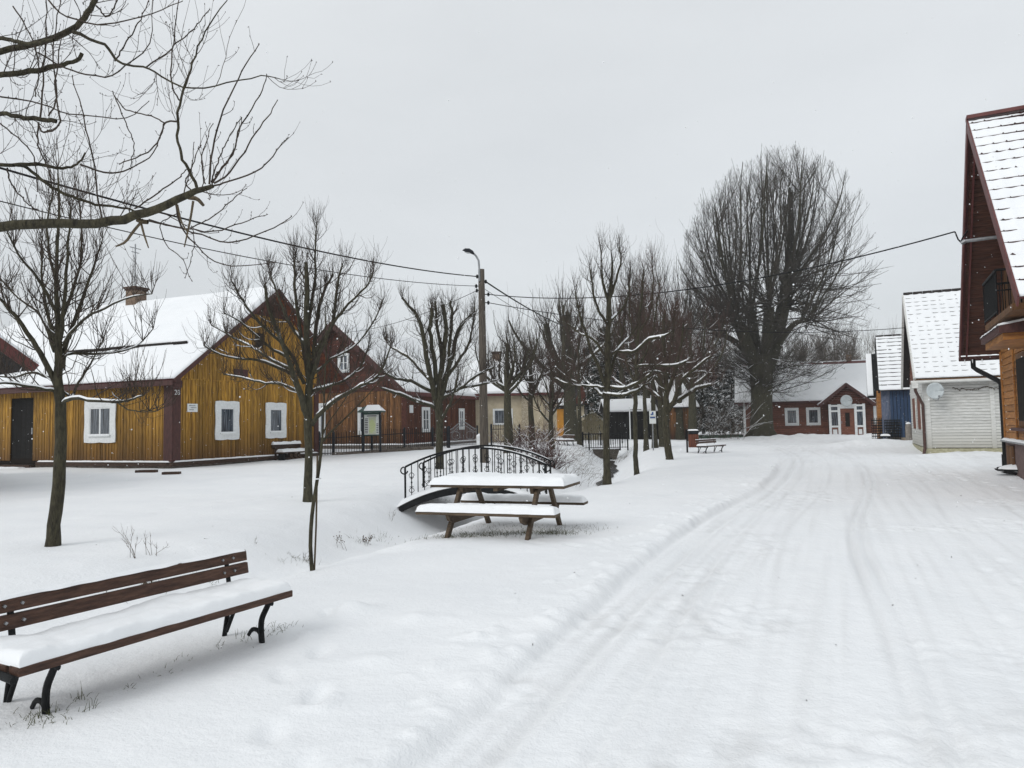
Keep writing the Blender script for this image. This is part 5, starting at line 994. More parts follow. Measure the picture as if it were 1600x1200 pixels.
    mb.build('garland',M['weed'],h)
white_house()
# ---------- blue house
def blue_house():
    p=G(1394,692); ang=R(-26); h=empty('blue_house_with_tiled_roof',(p[0],p[1],p[2]-.1),ang,'dark blue board house with a black tiled roof between the far house and the white house','house')
    Fe=lambda u,z,o:(u,-o,z); Le=lambda u,z,o:(-o,u,z); W=6;DP=4.6;zt=3.0;az=5.95
    mb=MB(); mb.box2((.02,.02,0),(W,DP,zt)); mb.build('wall_core',M['darkback'],h)
    mb=MB(); boards_v(mb,Fe,.0,W,.42,lambda u:zt,.16,.03); mb.build('front_wall',M['blue'],h)
    mb=MB(); boards_v(mb,Le,.0,DP,.42,lambda u:zt,.16,.03); mb.build('side_wall',M['peel'],h)
    mb=MB(); mb.box2((-.05,-.05,-.1),(W,.1,.4)); mb.box2((-.05,.101,-.1),(.1,DP,.4)); mb.build('plinth',noise_mat('beige_render',(.25,.2,.15),(.38,.33,.26),(3,3,3),3,.9,.3),h)
    s=(az-zt)/(DP/2); f,L=slope_fn(-.5,0,-.45,zt-.1,DP/2,az,'x'); f2,_=slope_fn(-.5,0,DP+.45,zt-.1,DP/2,az,'x')
    mb=MB(); slab(mb,f,W+.5,L,.07); slab(mb,f2,W+.5,L-.001,.07); rf=mb.build('roof',M['darktile'],h)
    roof_snow('roof_snow',h,f,130,150,W+.5,L,tilesnow(.06,.30,.5,.2,9)); courses(rf,f,W+.5,L,.30,.5,.098,.93,M['darktile'],9); roof_snow('roof_snow',h,f2,30,20,W+.5,L,lambda U,V:.08+0*U)
    mb=MB()
    for i in range(16): x=-.5+i*.42; mb.tube([(x,DP/2,az+.06),(x+.4,DP/2,az+.075)],[.08,.065],8)
    mb.build('ridge_tiles',M['darktile'],rf)
    mb=MB(); boards_v(mb,Le,.0,DP,zt+.01,lambda u:zt+s*min(u,DP-u)-.06,.16,.03); mb.build('gable_wall',M['darkback'],h)
    mb=MB()
    for q in(f,f2):
        vs=[q(-.05,v,k) for v,k in((-.02,-.2),(L,-.2),(L,.05),(-.02,.05))]+[q(.03,v,k) for v,k in((-.02,-.2),(L,-.2),(L,.05),(-.02,.05))]; mb.add(vs,[(0,1,2,3),(7,6,5,4),(0,4,5,1),(1,5,6,2),(2,6,7,3),(3,7,4,0)])
    mb.build('barge_board',M['black'],rf)
    # lower jettied gable over the entrance with snow-edged barge
    f3,L3=slope_fn(-1.05,0,.3,zt-.35,1.9,zt+2.0,'x'); f4,_=slope_fn(-1.05,0,3.5,zt-.35,1.9,zt+2.1,'x')
    mb=MB(); slab(mb,f3,.5,L3,.09); slab(mb,f4,.5,L3-.001,.09); mb.add([(-.95,.4,zt-.3),(-.95,3.4,zt-.3),(-.95,1.9,zt+1.9),(-.87,.4,zt-.3),(-.87,3.4,zt-.3),(-.87,1.9,zt+1.9)],[(0,1,2),(5,4,3),(0,3,4,1)]); pg=mb.build('porch_roof',M['black'],h)
    roof_snow('roof_snow',h,f3,20,30,.28,L3,lambda U,V:.09+0*U)
    mb=MB(); mb.box2((-.62,.3,0),(-.42,3.2,zt-.1)); mb.build('porch_wall',M['log'],h); mb=MB(); mb.box2((-.418,.02,.3),(-.04,3.2,zt-.1)); mb.build('peeling_wall',M['peel'],h)
    # lean-to rail with orange post on the front
    mb=MB(); mb.tube([(.85,-.9,zt-.35),(1.75,-.95,zt-.75)],.05,6); mb.build('lean_to_rail',M['steel'],h); 
    mb=MB(); mb.box2((1.16,-.95,0),(1.25,-.86,zt-.56)); mb.build('lean_to_post',M['log'],h)
    snow_pad('rail_snow',.95,.14,.05,h,lambda x,y,hh:(.85+x,-1.0+y,zt-.32-x*.42+hh),.05,nu=16,nv=6)
blue_house()
# ---------- near right house
def near_house():
    a=P(1512,188,16.); ang=R(-26.57); h=empty('chalet_house_with_balcony',(a[0],a[1],0),ang,'tall brown timber chalet at the right edge with steep red tiled roof and iron balcony','house')
    AZ=8.25; YF,ZF=-4.84,3.47; YR,ZR=4.06,3.22; GX=.9
    Ge=lambda u,z,o:(GX-o,u,z)   # gable wall, u = local y
    sF=(AZ-ZF)/(-YF); sR=(AZ-ZR)/YR; LEN=8.
    top=lambda u:(AZ+sF*u if u<0 else AZ-sR*u)-.16
    y0,y1=-4.1,3.55
    mb=MB(); X=GX+.02; mb.add([(X,y0,0),(X,y1,0),(X,y1,top(y1)),(X,0,AZ-.2),(X,y0,top(y0)),(X+LEN-1,y0,0),(X+LEN-1,y1,0),(X+LEN-1,y1,top(y1)),(X+LEN-1,0,AZ-.2),(X+LEN-1,y0,top(y0))],[(0,1,2,3,4),(9,8,7,6,5),(0,5,6,1),(1,6,7,2),(2,7,8,3),(3,8,9,4),(4,9,5,0)]); mb.build('wall_core',M['darkback'],h)
    mb=MB(); boards_h(mb,Ge,.95,3.30,lambda z:y0,lambda z:y1-.0,.17,.04,lap=.012); mb.build('ground_floor_wall',M['log'],h)
    mb=MB(); boards_v(mb,Ge,y0,y1,3.32,top,.13,.04); mb.build('gable_wall',M['slat'],h)
    mb=MB(); mb.prism([(y1-.09,.95),(y1+.03,.95),(y1+.03,3.2),(y1-.09,3.2)],Ge,.045,.075); mb.build('corner_board',M['log'],h); mb=MB(); mb.prism([(1.62,.95),(1.72,.95),(1.72,3.2),(1.62,3.2)],Ge,.055,.085);mb.build('corner_board',M['log'],h)
    mb=MB(); mb.box2((GX-.05,y0,-.2),(GX+.3,y1,.90)); mb.build('plinth',noise_mat('purple_brown_render',(.10,.065,.06),(.17,.11,.10),(3,3,3),3,.8,.4),h)
    snow_pad('ledge_snow',y1-y0,.2,.05,h,lambda x,y,hh:(GX-.14+y,y0+x,.905+hh),.06,nu=60,nv=7,seed=2)
    mb=MB(); mb.box2((GX-.16,y0,.86),(GX-.051,y1,.902)); mb.build('ledge',M['steel'],h)
    mb=MB(); mb.prism([(2.2,.2),(3.1,.2),(3.1,.78),(2.2,.78)],Ge,.06,.09)
    for k in range(6): mb.prism([(2.25+k*.14,.22),(2.33+k*.14,.22),(2.33+k*.14,.76),(2.25+k*.14,.76)],Ge,.09,.11)
    mb.build('basement_grille',M['slat'],h)
    # window on the ground floor
    mb=MB(); mb.prism([(-.8,1.25),(1.3,1.25),(1.3,2.95),(-.8,2.95)],Ge,.05,.07); wn=mb.build('window',M['slat'],h)
    mb=MB(); mb.prism([(-.65,1.4),(1.2,1.4),(1.2,2.82),(-.65,2.82)],Ge,.072,.085); mb.build('pane',M['darkback'],wn)
    mb=MB(); mb.prism([(-.7,1.17),(1.6,1.17),(1.6,1.24),(-.7,1.24)],Ge,.05,.2); mb.build('sill',M['maroon'],wn)
    # roof
    ff,LF=slope_fn(0,0,YF,ZF,0,AZ,'x'); fr,LR=slope_fn(0,0,YR,ZR,0,AZ,'x')
    mb=MB(); slab(mb,ff,LEN,LF,.05); rf=mb.build('roof',M['tile'],h)
    mb=MB(); slab(mb,fr,LEN,LR,.05); mb.build('rear_roof',M['tile'],h)
    # soffit boards under both slopes, running with the ridge
    mb=MB()
    for f,L_ in((ff,LF),(fr,LR)):
        v=.02
        while v<L_-.12:
            e=.004*random.random(); vs=[f(u,vv,k) for k in(-.075-e,-.052) for u,vv in((.06,v),(LEN,v),(LEN,v+.105),(.06,v+.105))]; mb.add(vs,[(0,3,2,1),(4,5,6,7),(0,1,5,4),(1,2,6,5),(2,3,7,6),(3,0,4,7)]); v+=.112
    mb.build('soffit',M['soffit'],rf)
    mb=MB()
    for f,L_ in((ff,LF),(fr,LR)):
        vs=[f(-.03,v,k) for v,k in((-.05,-.17),(L_+.0,-.17),(L_+.0,.05),(-.05,.05))]+[f(.0,v,k) for v,k in((-.05,-.17),(L_,-.17),(L_,.05),(-.05,.05))]; mb.add(vs,[(0,1,2,3),(7,6,5,4),(0,4,5,1),(1,5,6,2),(2,6,7,3),(3,7,4,0)])
        vs=[f(u,v,k) for u in(.12,.16) for v,k in((0,-.14),(L_-.1,-.14),(L_-.1,-.08),(0,-.08))]; mb.add(vs,[(0,1,2,3),(7,6,5,4),(0,4,5,1),(1,5,6,2),(2,6,7,3),(3,7,4,0)])
    mb.build('barge_board',M['maroon_metal'],rf)
    mb=MB(); mb.box2((-.03,-.12,AZ+.02),(LEN,.12,AZ+.10)); mb.build('ridge_cap',M['maroon_metal'],rf)
    mb=MB(); mb.box2((.0,YR-.03,ZR-.14),(LEN,YR+.03,ZR-.06)); mb.tube([(-.03,YR+.07,ZR-.12),(LEN,YR+.07,ZR-.10)],.06,8); g=mb.build('gutter',M['maroon'],rf)
    mb=MB()
    for x in(.1,.28,.5,1.0,1.15,1.5): mb.tube([(x,YR,ZR-.1),(x,YR,ZR-.24)],[.02,.006],5)
    mb.build('icicle',M['snow2'],g)
    mb=MB(); mb.tube([(.3,YR+.06,ZR-.1),(.3,YR+.06,ZR-.36),(.38,YR,ZR-.44),(.80,y1+.10,ZR-.78),(.84,y1+.06,ZR-.86)],.062,10); mb.tube([(.84,y1+.06,ZR-.86),(.84,y1+.06,.5)],.062,10); mb.tube([(.84,y1+.06,.52),(.84,y1+.06,.22),(.8,y1+.06,.14),(.66,y1+.06,.10)],.085,10); mb.build('downpipe',M['black'],g)
    bare=lambda U,V:np.clip(ss(LF-2.2,LF-.1,V)*(.9+1.2*fbm(U*.6,V*.6,2))*ss(.2,1.2,U+.3*(V-LF+1.5)),0,1)
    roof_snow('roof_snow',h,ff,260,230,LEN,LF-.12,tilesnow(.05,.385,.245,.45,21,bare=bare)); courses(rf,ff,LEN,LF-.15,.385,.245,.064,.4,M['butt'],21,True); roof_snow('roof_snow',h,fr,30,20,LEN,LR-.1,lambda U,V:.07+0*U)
    # service mast
    mb=MB(); mb.tube([(GX,-1.9,5.12),(-.38,-1.9,5.10)],.035,8); mb.tube([(-.38,-1.9,5.1),(-.45,-1.9,5.06)],.045,8); mb.build('service_mast',M['steel'],h)
    # balcony
    yb0,yb1=-3.4,.05; zf=3.55; xb=.12
    mb=MB(); mb.box2((xb,yb0,zf-.12),(GX-.05,yb1,zf)); mb.build('balcony_floor',M['slat'],h)
    mb=MB(); ru=lambda x,y:mb.tube([(x,y,zf),(x,y,zf+.92)],.011,5)
    yy=-1.75
    mb.tube([(xb,yb1,zf+.92),(xb,yy,zf+.92)],.025,6); mb.tube([(xb,yb1,zf+.08),(xb,yy,zf+.08)],.018,6); mb.tube([(xb,yy,zf+.92),(GX,yy,zf+.92)],.025,6);mb.tube([(xb,yy,zf+.5),(GX,yy,zf+.5)],.015,6); mb.tube([(xb,yb1,zf+.92),(GX,yb1,zf+.92)],.025,6)
    for k in range(16): mb.tube([(xb,yb1-.11*k,zf+.05),(xb+.03,yb1-.11*k,zf+.92)],.013,5)
    for k in range(8): ru(xb+.1*k,yy); ru(xb+.1*k,yb1)
    mb.build('balcony_railing',M['black'],h)
    # pent canopy below the balcony
    f5,L5=slope_fn(-.02,0,0,0,0,1,'x')
    mb=MB(); z1=3.36
    mb.add([(.05,.3,z1-.22),(.05,-2.3,z1-.22),(GX,-2.3,z1-.22),(GX,.3,z1-.22),(.05,.3,z1-.08),(.05,-2.3,z1-.08),(GX,-2.3,z1+.06),(GX,.3,z1+.06)],[(0,1,2,3),(7,6,5,4),(0,4,5,1),(1,5,6,2),(2,6,7,3),(3,7,4,0)]); cn=mb.build('canopy',M['maroon'],h)
    mb=MB(); mb.box2((.12,-2.2,z1-.36),(GX-.06,.2,z1-.222)); mb.build('canopy_beam',M['log'],cn)
    snow_pad('canopy_snow',2.62,.85,.05,cn,lambda x,y,hh:(.04+y,-2.31+x,z1-.078+.163*y+hh),.05,nu=40,nv=12)
near_house()
# ---------- house just out of frame on the left: its roof corner shows
def left_house():
    p=P(57,573,18.); h=empty('maroon_eaved_house',(p[0],p[1],0),math.atan2(.8,.6),'maroon eaved roof corner of a house cut off by the left edge','house')
    zt=p[2]; s=.74; HW=3.9
    # local +x runs away right-back, roof verge rises toward -x ; depth +y = (-.8,.6)
    f,L=slope_fn(0,0,0,zt,-HW,zt+HW*s,'y'); f2,_=slope_fn(0,0,-2*HW,zt,-HW,zt+HW*s,'y')
    mb=MB(); slab(mb,f,8,L,.1); slab(mb,f2,8,L-.001,.1); rf=mb.build('roof',M['darktile'],h)
    mb=MB()
    for q in(f,f2):
        vs=[q(-.04,v,k) for v,k in((-.02,-.2),(L,-.2),(L,.06),(-.02,.06))]+[q(.0,v,k) for v,k in((-.02,-.2),(L,-.2),(L,.06),(-.02,.06))]; mb.add(vs,[(0,1,2,3),(7,6,5,4),(0,4,5,1),(1,5,6,2),(2,6,7,3),(3,7,4,0)])
    mb.build('barge_board',M['maroon_metal'],rf)
    for q in(f,f2): roof_snow('roof_snow',h,q,40,24,8,L,lambda U,V:.13+.03*fbm(U,V,3))
    Ge=lambda u,z,o:(u,.75-o,z)
    mb=MB(); mb.box2((-2*HW+.8,.77,0),(-1.0,8,zt)); mb.add([(-2*HW+.8,.77,zt),(-1.0,.77,zt),(-1.0,.77,zt+.3),(-HW,.77,zt+HW*s-.15),(-2*HW+.8,.77,zt+.3)],[(0,1,2,3,4)]); mb.build('wall_core',M['darkback'],h)
    mb=MB(); boards_v(mb,Ge,-2*HW+.8,-1.0,.3,lambda u:zt+s*min(-u,u+2*HW)-.12,.18,.04); mb.build('wall',M['brownw'],h)
    mb=MB(); mb.box2((-2*HW+.6,.6,0),(-.92,.95,.45)); mb.build('sill_log',M['log'],h)
left_house()
# ------------------------------------------------------------ street furniture
def dup(root,loc,rz,label=None,group=None,scale=None):
    r=root.copy(); C.objects.link(r); r.location=tuple(float(v) for v in loc); r.rotation_euler=(0,0,rz)
    if label: r['label']=label
    if group: r['group']=group
    if scale: r.scale=(scale,)*3
    for ch in list(root.children):
        c=ch.copy(); C.objects.link(c); c.parent=r
        for g in ch.children:
            d=g.copy(); C.objects.link(d); d.parent=c
    return r
def make_bench(name,label,loc,rz,group,L=1.9,detail=True):
    t=empty(name,loc,rz,label,'bench',group)
    zs=.275
    for i,y in enumerate((.0,.12,.23,.34)):
        mb=MB(); mb.box((L/2,y+.045,zs+.02),(L,.092,.046 if i==0 else .04)); mb.build('seat_slat',M['bench'],t,.006)
    def back(y,z0,z1,dy):
        mb=MB(); a=(0,y,z0); mb.add([(0,y,z0),(L,y,z0),(L,y+dy,z1),(0,y+dy,z1),(0,y+.03,z0),(L,y+.03,z0),(L,y+dy+.03,z1),(0,y+dy+.03,z1)],[(0,1,2,3),(7,6,5,4),(0,4,5,1),(1,5,6,2),(2,6,7,3),(3,7,4,0)]); return mb.build('back_slat',M['bench'],t,.005)
    b1=back(.435,.405,.482,.012); b2=back(.452,.495,.570,.012)
    for x in (.20,L-.17):
        mb=MB(); F_=(.5,1.)
        cv=lambda p,r0,r1,n=14:mb.tube(cat_res(p,[1]*len(p),n)[0],np.linspace(r0,r1,n),8,flat=(1,.7))
        cv([(x,.045,zs+.0),(x,.075,zs-.05),(x,.118,zs-.125),(x,.128,.07),(x,.112,-.07)],.021,.025)
        cv([(x,.125,.035),(x,.165,.066),(x,.215,.062),(x,.25,.02)],.017,.014,10)
        cv([(x,.02,zs-.014),(x,.2,zs-.012),(x,.40,zs-.016),(x,.44,zs)],.018,.018)
        cv([(x,.50,-.06),(x,.465,.12),(x,.435,zs),(x,.452,.38),(x,.484,.56)],.020,.018)
        mb.tube([(x,.47,.02),(x,.40,.16),(x,.36,zs-.03)],.014,8)
        mb.build('leg_frame',M['black'],t)
    if detail:
        for bo,y,z in ((b1,.437,.444),(b2,.454,.532)):
            mb=MB()
            for x in (.16,.25,L-.22,L-.13): mb.box((x,y-.002,z),(.014,.014,.014),ry=.7); 
            mb.build('bolt_row',M['steel'],bo)
        mb=MB(); mb.tube([(-.02,.0,zs-.01),(-.02,.2,zs+.004),(-.02,.42,zs-.01)],.02,8); mb.build('side_iron',M['black'],t)
    snow_pad('seat_snow',L-.01,.435,.062,t,lambda x,y,h:(x+.005,y+.008,zs+.044+h*(1-.22*math.exp(-((y-.24)/.035)**2))),.055,nu=130,nv=34,seed=4,amp=.4,over=.004)
    snow_pad('back_snow',L,.032,.014,t,lambda x,y,h:(x,y+.466,.570+h),.016,nu=60,nv=6,seed=6)
    return t
ub=math.atan2(.884,.467)
zb=float(gz(-2.1,4.4))
bench=make_bench('park_bench','dark brown slatted park bench with a thick snow cushion, in the left foreground',(-2.415,3.547,zb),ub,'park benches',L=1.80)
p=G(1091,704); dup(bench,(p[0]-.05,p[1]-.8,float(gz(p[0],p[1]))),R(70),'small distant park bench with dark curved iron legs right of the waste bin','park benches')
p=G(886,698); dup(bench,(p[0]+.35,p[1]-.6,float(gz(p[0],p[1]))),R(95),'tiny far park bench beside the broad old tree, left of the culvert fence','park benches')
# fix facing of the second bench: seat toward the right of the view
bz=[o for o in C.objects if o.get('label','').startswith('small distant park bench')][0]; p=G(1089,706); p=G(1104,709); bz.location=(p[0],p[1],p[2]); bz.rotation_euler=(0,0,R(48))
bz=[o for o in C.objects if o.get('label','').startswith('tiny far park bench')][0]; p=G(871,697); bz.location=(p[0],p[1]+1.6,p[2]); bz.rotation_euler=(0,0,R(-75))
def picnic():
    c=(-.115,10.1); z=float(gz(*c)); t=empty('picnic_table',(c[0],c[1],z-.01),math.atan2(-.34,.94),'brown wooden picnic table with attached seats and thick snow on all boards','picnic table')
    hl=.965
    mb=MB()
    for k in range(5): mb.box((0,-.42+.168*(k+.5),.655),(2*hl,.158,.042))
    mb.build('tabletop',M['picnic'],t,.006)
    for s in(-1,1):
        mb=MB()
        for k in range(2): mb.box((0,s*(.60+.13*(k+.5)),.335),(2*hl,.122,.042))
        mb.build('bench_seat',M['picnic'],t,.006)
    for x in(-.56,.56):
        for s in(-1,1):
            mb=MB(); y0,z0,y1,z1=s*.78,-.05,s*.27,.63; w=.055
            mb.add([(x+a,y+b*s,zz) for a in(-.025,.025) for y,b,zz in((y0,-w,z0),(y0,w,z0),(y1,w,z1),(y1,-w,z1))],[(0,1,2,3),(7,6,5,4),(0,4,5,1),(1,5,6,2),(2,6,7,3),(3,7,4,0)]); mb.build('leg',M['picnic'],t,.005)
        mb=MB(); xx=x+.052*(1 if x>0 else -1)*-1; mb.prism([(-.86,.312),(.86,.312),(.80,.235),(.66,.19),(-.66,.19),(-.80,.235)],lambda u,zz,o:(xx+o,u,zz),-.024,.024); mb.build('cross_beam',M['picnic'],t,.004)
        mb=MB(); mb.prism([(-.4,.632),(.4,.632),(.36,.56),(-.36,.56)],lambda u,zz,o:(xx+o,u,zz),-.024,.024); mb.build('top_beam',M['picnic'],t,.004)
    mb=MB(); mb.box((0,0,.612),(.06,.8,.04)); mb.build('batten',M['picnic'],t)
    snow_pad('tabletop_snow',2*hl,.84,.115,t,lambda x,y,h:(x-hl,y-.42,.677+h),.13,nu=90,nv=34,seed=1,amp=.22)
    for s in(-1,1): snow_pad('seat_snow',2*hl,.25,.095,t,lambda x,y,h,s=s:(x-hl,(y+.60 if s>0 else y-.85),.357+h),.085,nu=90,nv=18,seed=2+s,amp=.25)
picnic()
# --------- arched footbridge
def footbridge():
    t=empty('arched_footbridge',(-.92,16.35,0),0,'small arched footbridge with scrolled black iron railings behind the picnic table','bridge')
    hw=1.52; base=float(gz(-2.6,15.6))-.02; arch=lambda x:base+.40*(1-(x/hw)**2)
    def girder(y):
        mb=MB(); xs=np.linspace(-hw-.0,hw+.1,24)
        vs=[(x,y+o,arch(x)+dz) for o in(-.05,.05) for dz in(-.17,-.03) for x in xs]; n=24
        f=[]
        for i in range(n-1): f+=[(i,i+1,n+i+1,n+i),(2*n+i,3*n+i,3*n+i+1,2*n+i+1),(n+i,n+i+1,3*n+i+1,3*n+i),(i,2*n+i,2*n+i+1,i+1)]
        mb.add(vs,f); return mb.build('girder',M['black'],t)
    girder(-1.02); girder(.95)
    mb=MB(); xs=np.linspace(-hw,hw,24)
    for a,b in zip(xs[:-1],xs[1:]): mb.add([(x,y,arch(x)-dz) for dz in(.06,.02) for x,y in((a,-.97),(b-.01,-.97),(b-.01,.9),(a,.9))],[(0,3,2,1),(4,5,6,7),(0,1,5,4),(1,2,6,5),(2,3,7,6),(3,0,4,7)])
    mb.build('deck',M['picnic'],t)
    snow_pad('deck_snow',2*hw+.1,1.9,.09,t,lambda x,y,h:(x-hw-.05,y-.98,arch(x-hw-.05)-.015+h),.10,nu=60,nv=20,seed=12)
    def railing(y,ox,sc=1.):
        mb=MB(); x0,x1=-hw+ox,hw+ox; hgt=.80; n=22
        xs=np.linspace(x0,x1,40); top=[(x,y,arch((x-ox)*.98)+hgt-.02) for x in xs]
        curl=lambda s:[(xs[0 if s<0 else -1]+s*(.02+.075*math.sin(a)),y,top[0][2]-.075+.075*math.cos(a)) for a in np.linspace(0,4.6,12)]
        mb.tube(top,.022,6); mb.tube(curl(-1),.015,6); mb.tube(curl(1),.015,6)
        r=mb.build('railing',M['black'],t)
        mb=MB()
        for i in range(n+1):
            x=x0+(x1-x0)*i/n; zb=arch((x-ox)*.98)-.02; rr=.022 if i in(0,n) else .010
            mb.tube([(x,y,zb-.03),(x,y,zb+hgt)],rr,6)
        mb.build('baluster_row',M['black'],r)
        for i in range(1,n,2):
            mb=MB(); x=x0+(x1-x0)*i/n; zb=arch((x-ox)*.98)-.02
            for s in(-1,1):
                for zc,fl in((.24,1),(.55,-1)):
                    mb.tube([(x+s*(.012+.042*math.sin(a)),y,zb+zc+fl*(.11*(a/3.3)-.06)) for a in np.linspace(0,3.3,9)],.0065,4)
                    q=(x+s*.026,zb+zc+fl*.055); mb.tube([(q[0]+s*.016*math.cos(a),y,q[1]+.018*math.sin(a)) for a in np.linspace(0,5,8)],.0055,4)
            mb.box((x,y,zb+.40),(.03,.03,.035))
            mb.build('scroll_ornament',M['black'],r)
        mb=MB(); sn=[(x,y,z+.022) for x,_,z in top[int(22):]]; mb.tube(sn,[.012]*(len(sn)-1)+[.004],5); mb.build('rail_snow',M['snow2'],r)
    railing(-.80,.10); railing(.88,.28)
footbridge()
def fence_run(t,pts,h,post_r=.055,posts=True,step=.13,post_mat='graypost',rail=2,finial=True):
    """pts = ground points; one panel part per bay and one post part per point"""
    for i,(a,b) in enumerate(zip(pts[:-1],pts[1:])):
        a=np.array(a);b=np.array(b); L=np.linalg.norm(b-a); n=max(2,int(L/step)); mb=MB()
        for zz in ((.12,h-.22) if rail==2 else (.08,h-.05)): mb.tube([a+(0,0,zz),b+(0,0,zz)],.018,4)
        for k in range(1,n):
            p=a+(b-a)*k/n; arch=.10*math.sin(math.pi*k/n) if rail==2 else 0
            mb.tube([p+(0,0,.04),p+(0,0,h-.08+arch)],.013,4)
            if finial: mb.tube([p+(0,0,h-.08+arch),p+(0,0,h-.02+arch)],[.017,.003],4)
        mb.build('railing_panel',M['black'],t)
    if posts:
        for p in pts:
            p=np.array(p); mb=MB(); mb.box(p+(0,0,h/2-.05),(post_r*2,post_r*2,h+.1)); mb.tube([p+(0,0,h),p+(0,0,h+.05),p+(0,0,h+.10)],[post_r*1.2,post_r*.9,.01],8); mb.build('post',M[post_mat],t)
def iron_fence():
    pxs=[(499,713,33.0),(521,712,33.4),(581,707.5,34.8),(632,703,36.2),(676,701,37.6),(700,699.5,38.6)]
    W_=[P(a,b,c) for a,b,c in pxs]; o=W_[0]; t=empty('iron_fence',o,0,'black iron railing fence with charcoal posts before the brown gabled house','fence')
    fence_run(t,[p-o for p in W_],1.05)
    # concrete kerb
    mb=MB(); 
    for a,b in zip(W_[1:4],W_[2:5]):
        d=b-a; L=np.hypot(d[0],d[1]); mb.box(((a+b)/2-o)+np.array((0,-.12,-.02)),(L,.2,.30),rz=math.atan2(d[1],d[0]))
    mb.build('kerb',M['plinth'],t)
    pxs=[(768,694,40.2),(790,693,41),(812,693,42)]; W2=[P(a,b,c) for a,b,c in pxs]; o=W2[0]; t=empty('iron_fence',o,0,'short black iron fence in front of the cream house, right of the lamp post','fence'); fence_run(t,[p-o for p in W2],1.05,step=.16)
    # ornate double gate
    g=[P(702,699,38.7),P(723,698,39.2),P(746,697,39.9)]; o=g[0]; t=empty('ornate_iron_gate',o,0,'grey scrolled double iron gate with wavy top between fence and lamp post','gate')
    for a,b,sg in((g[0],g[1],1),(g[1],g[2],-1)):
        a=a-o;b=b-o; mb=MB(); tp=lambda s:1.15-.22*math.sin(math.pi*s)*sg*.0+.20*math.cos(math.pi*s)*-sg
        mb.tube([a+(b-a)*s+(0,0,tp(s)) for s in np.linspace(0,1,14)],.022,5); mb.tube([a+(b-a)*s+(0,0,tp(s)-.18) for s in np.linspace(0,1,14)],.016,5); mb.tube([a+(0,0,.1),b+(0,0,.1)],.018,5)
        for k in range(10): s=(k+.5)/10; mb.tube([a+(b-a)*s+(0,0,.08),a+(b-a)*s+(0,0,tp(s)+.02)],.009,4)
        c=a+(b-a)*.5; mb.tube([c+(.22*math.cos(q),0,.62+.22*math.sin(q)) for q in np.linspace(0,6.28,16)],.012,4)
        mb.build('gate_leaf',M['steel'],t)
    for p in(g[0],g[2]): mb=MB(); mb.box(p-o+(0,.02,.55),(.10,.10,1.2)); mb.build('gate_post',M['graypost'],t)
    p=P(749,697,39.2); t=empty('white_gate_pillar',p,0,'small white stone pillar with rounded cap between the gate and lamp post','pillar'); mb=MB(); mb.box((0,0,.18),(.3,.3,.7)); mb.build('pillar_block',M['white'],t,.02); mb=MB(); mb.tube([(0,0,.53),(0,0,.6),(0,0,.68)],[.17,.14,.02],10); mb.build('cap',M['snow2'],t)
iron_fence()
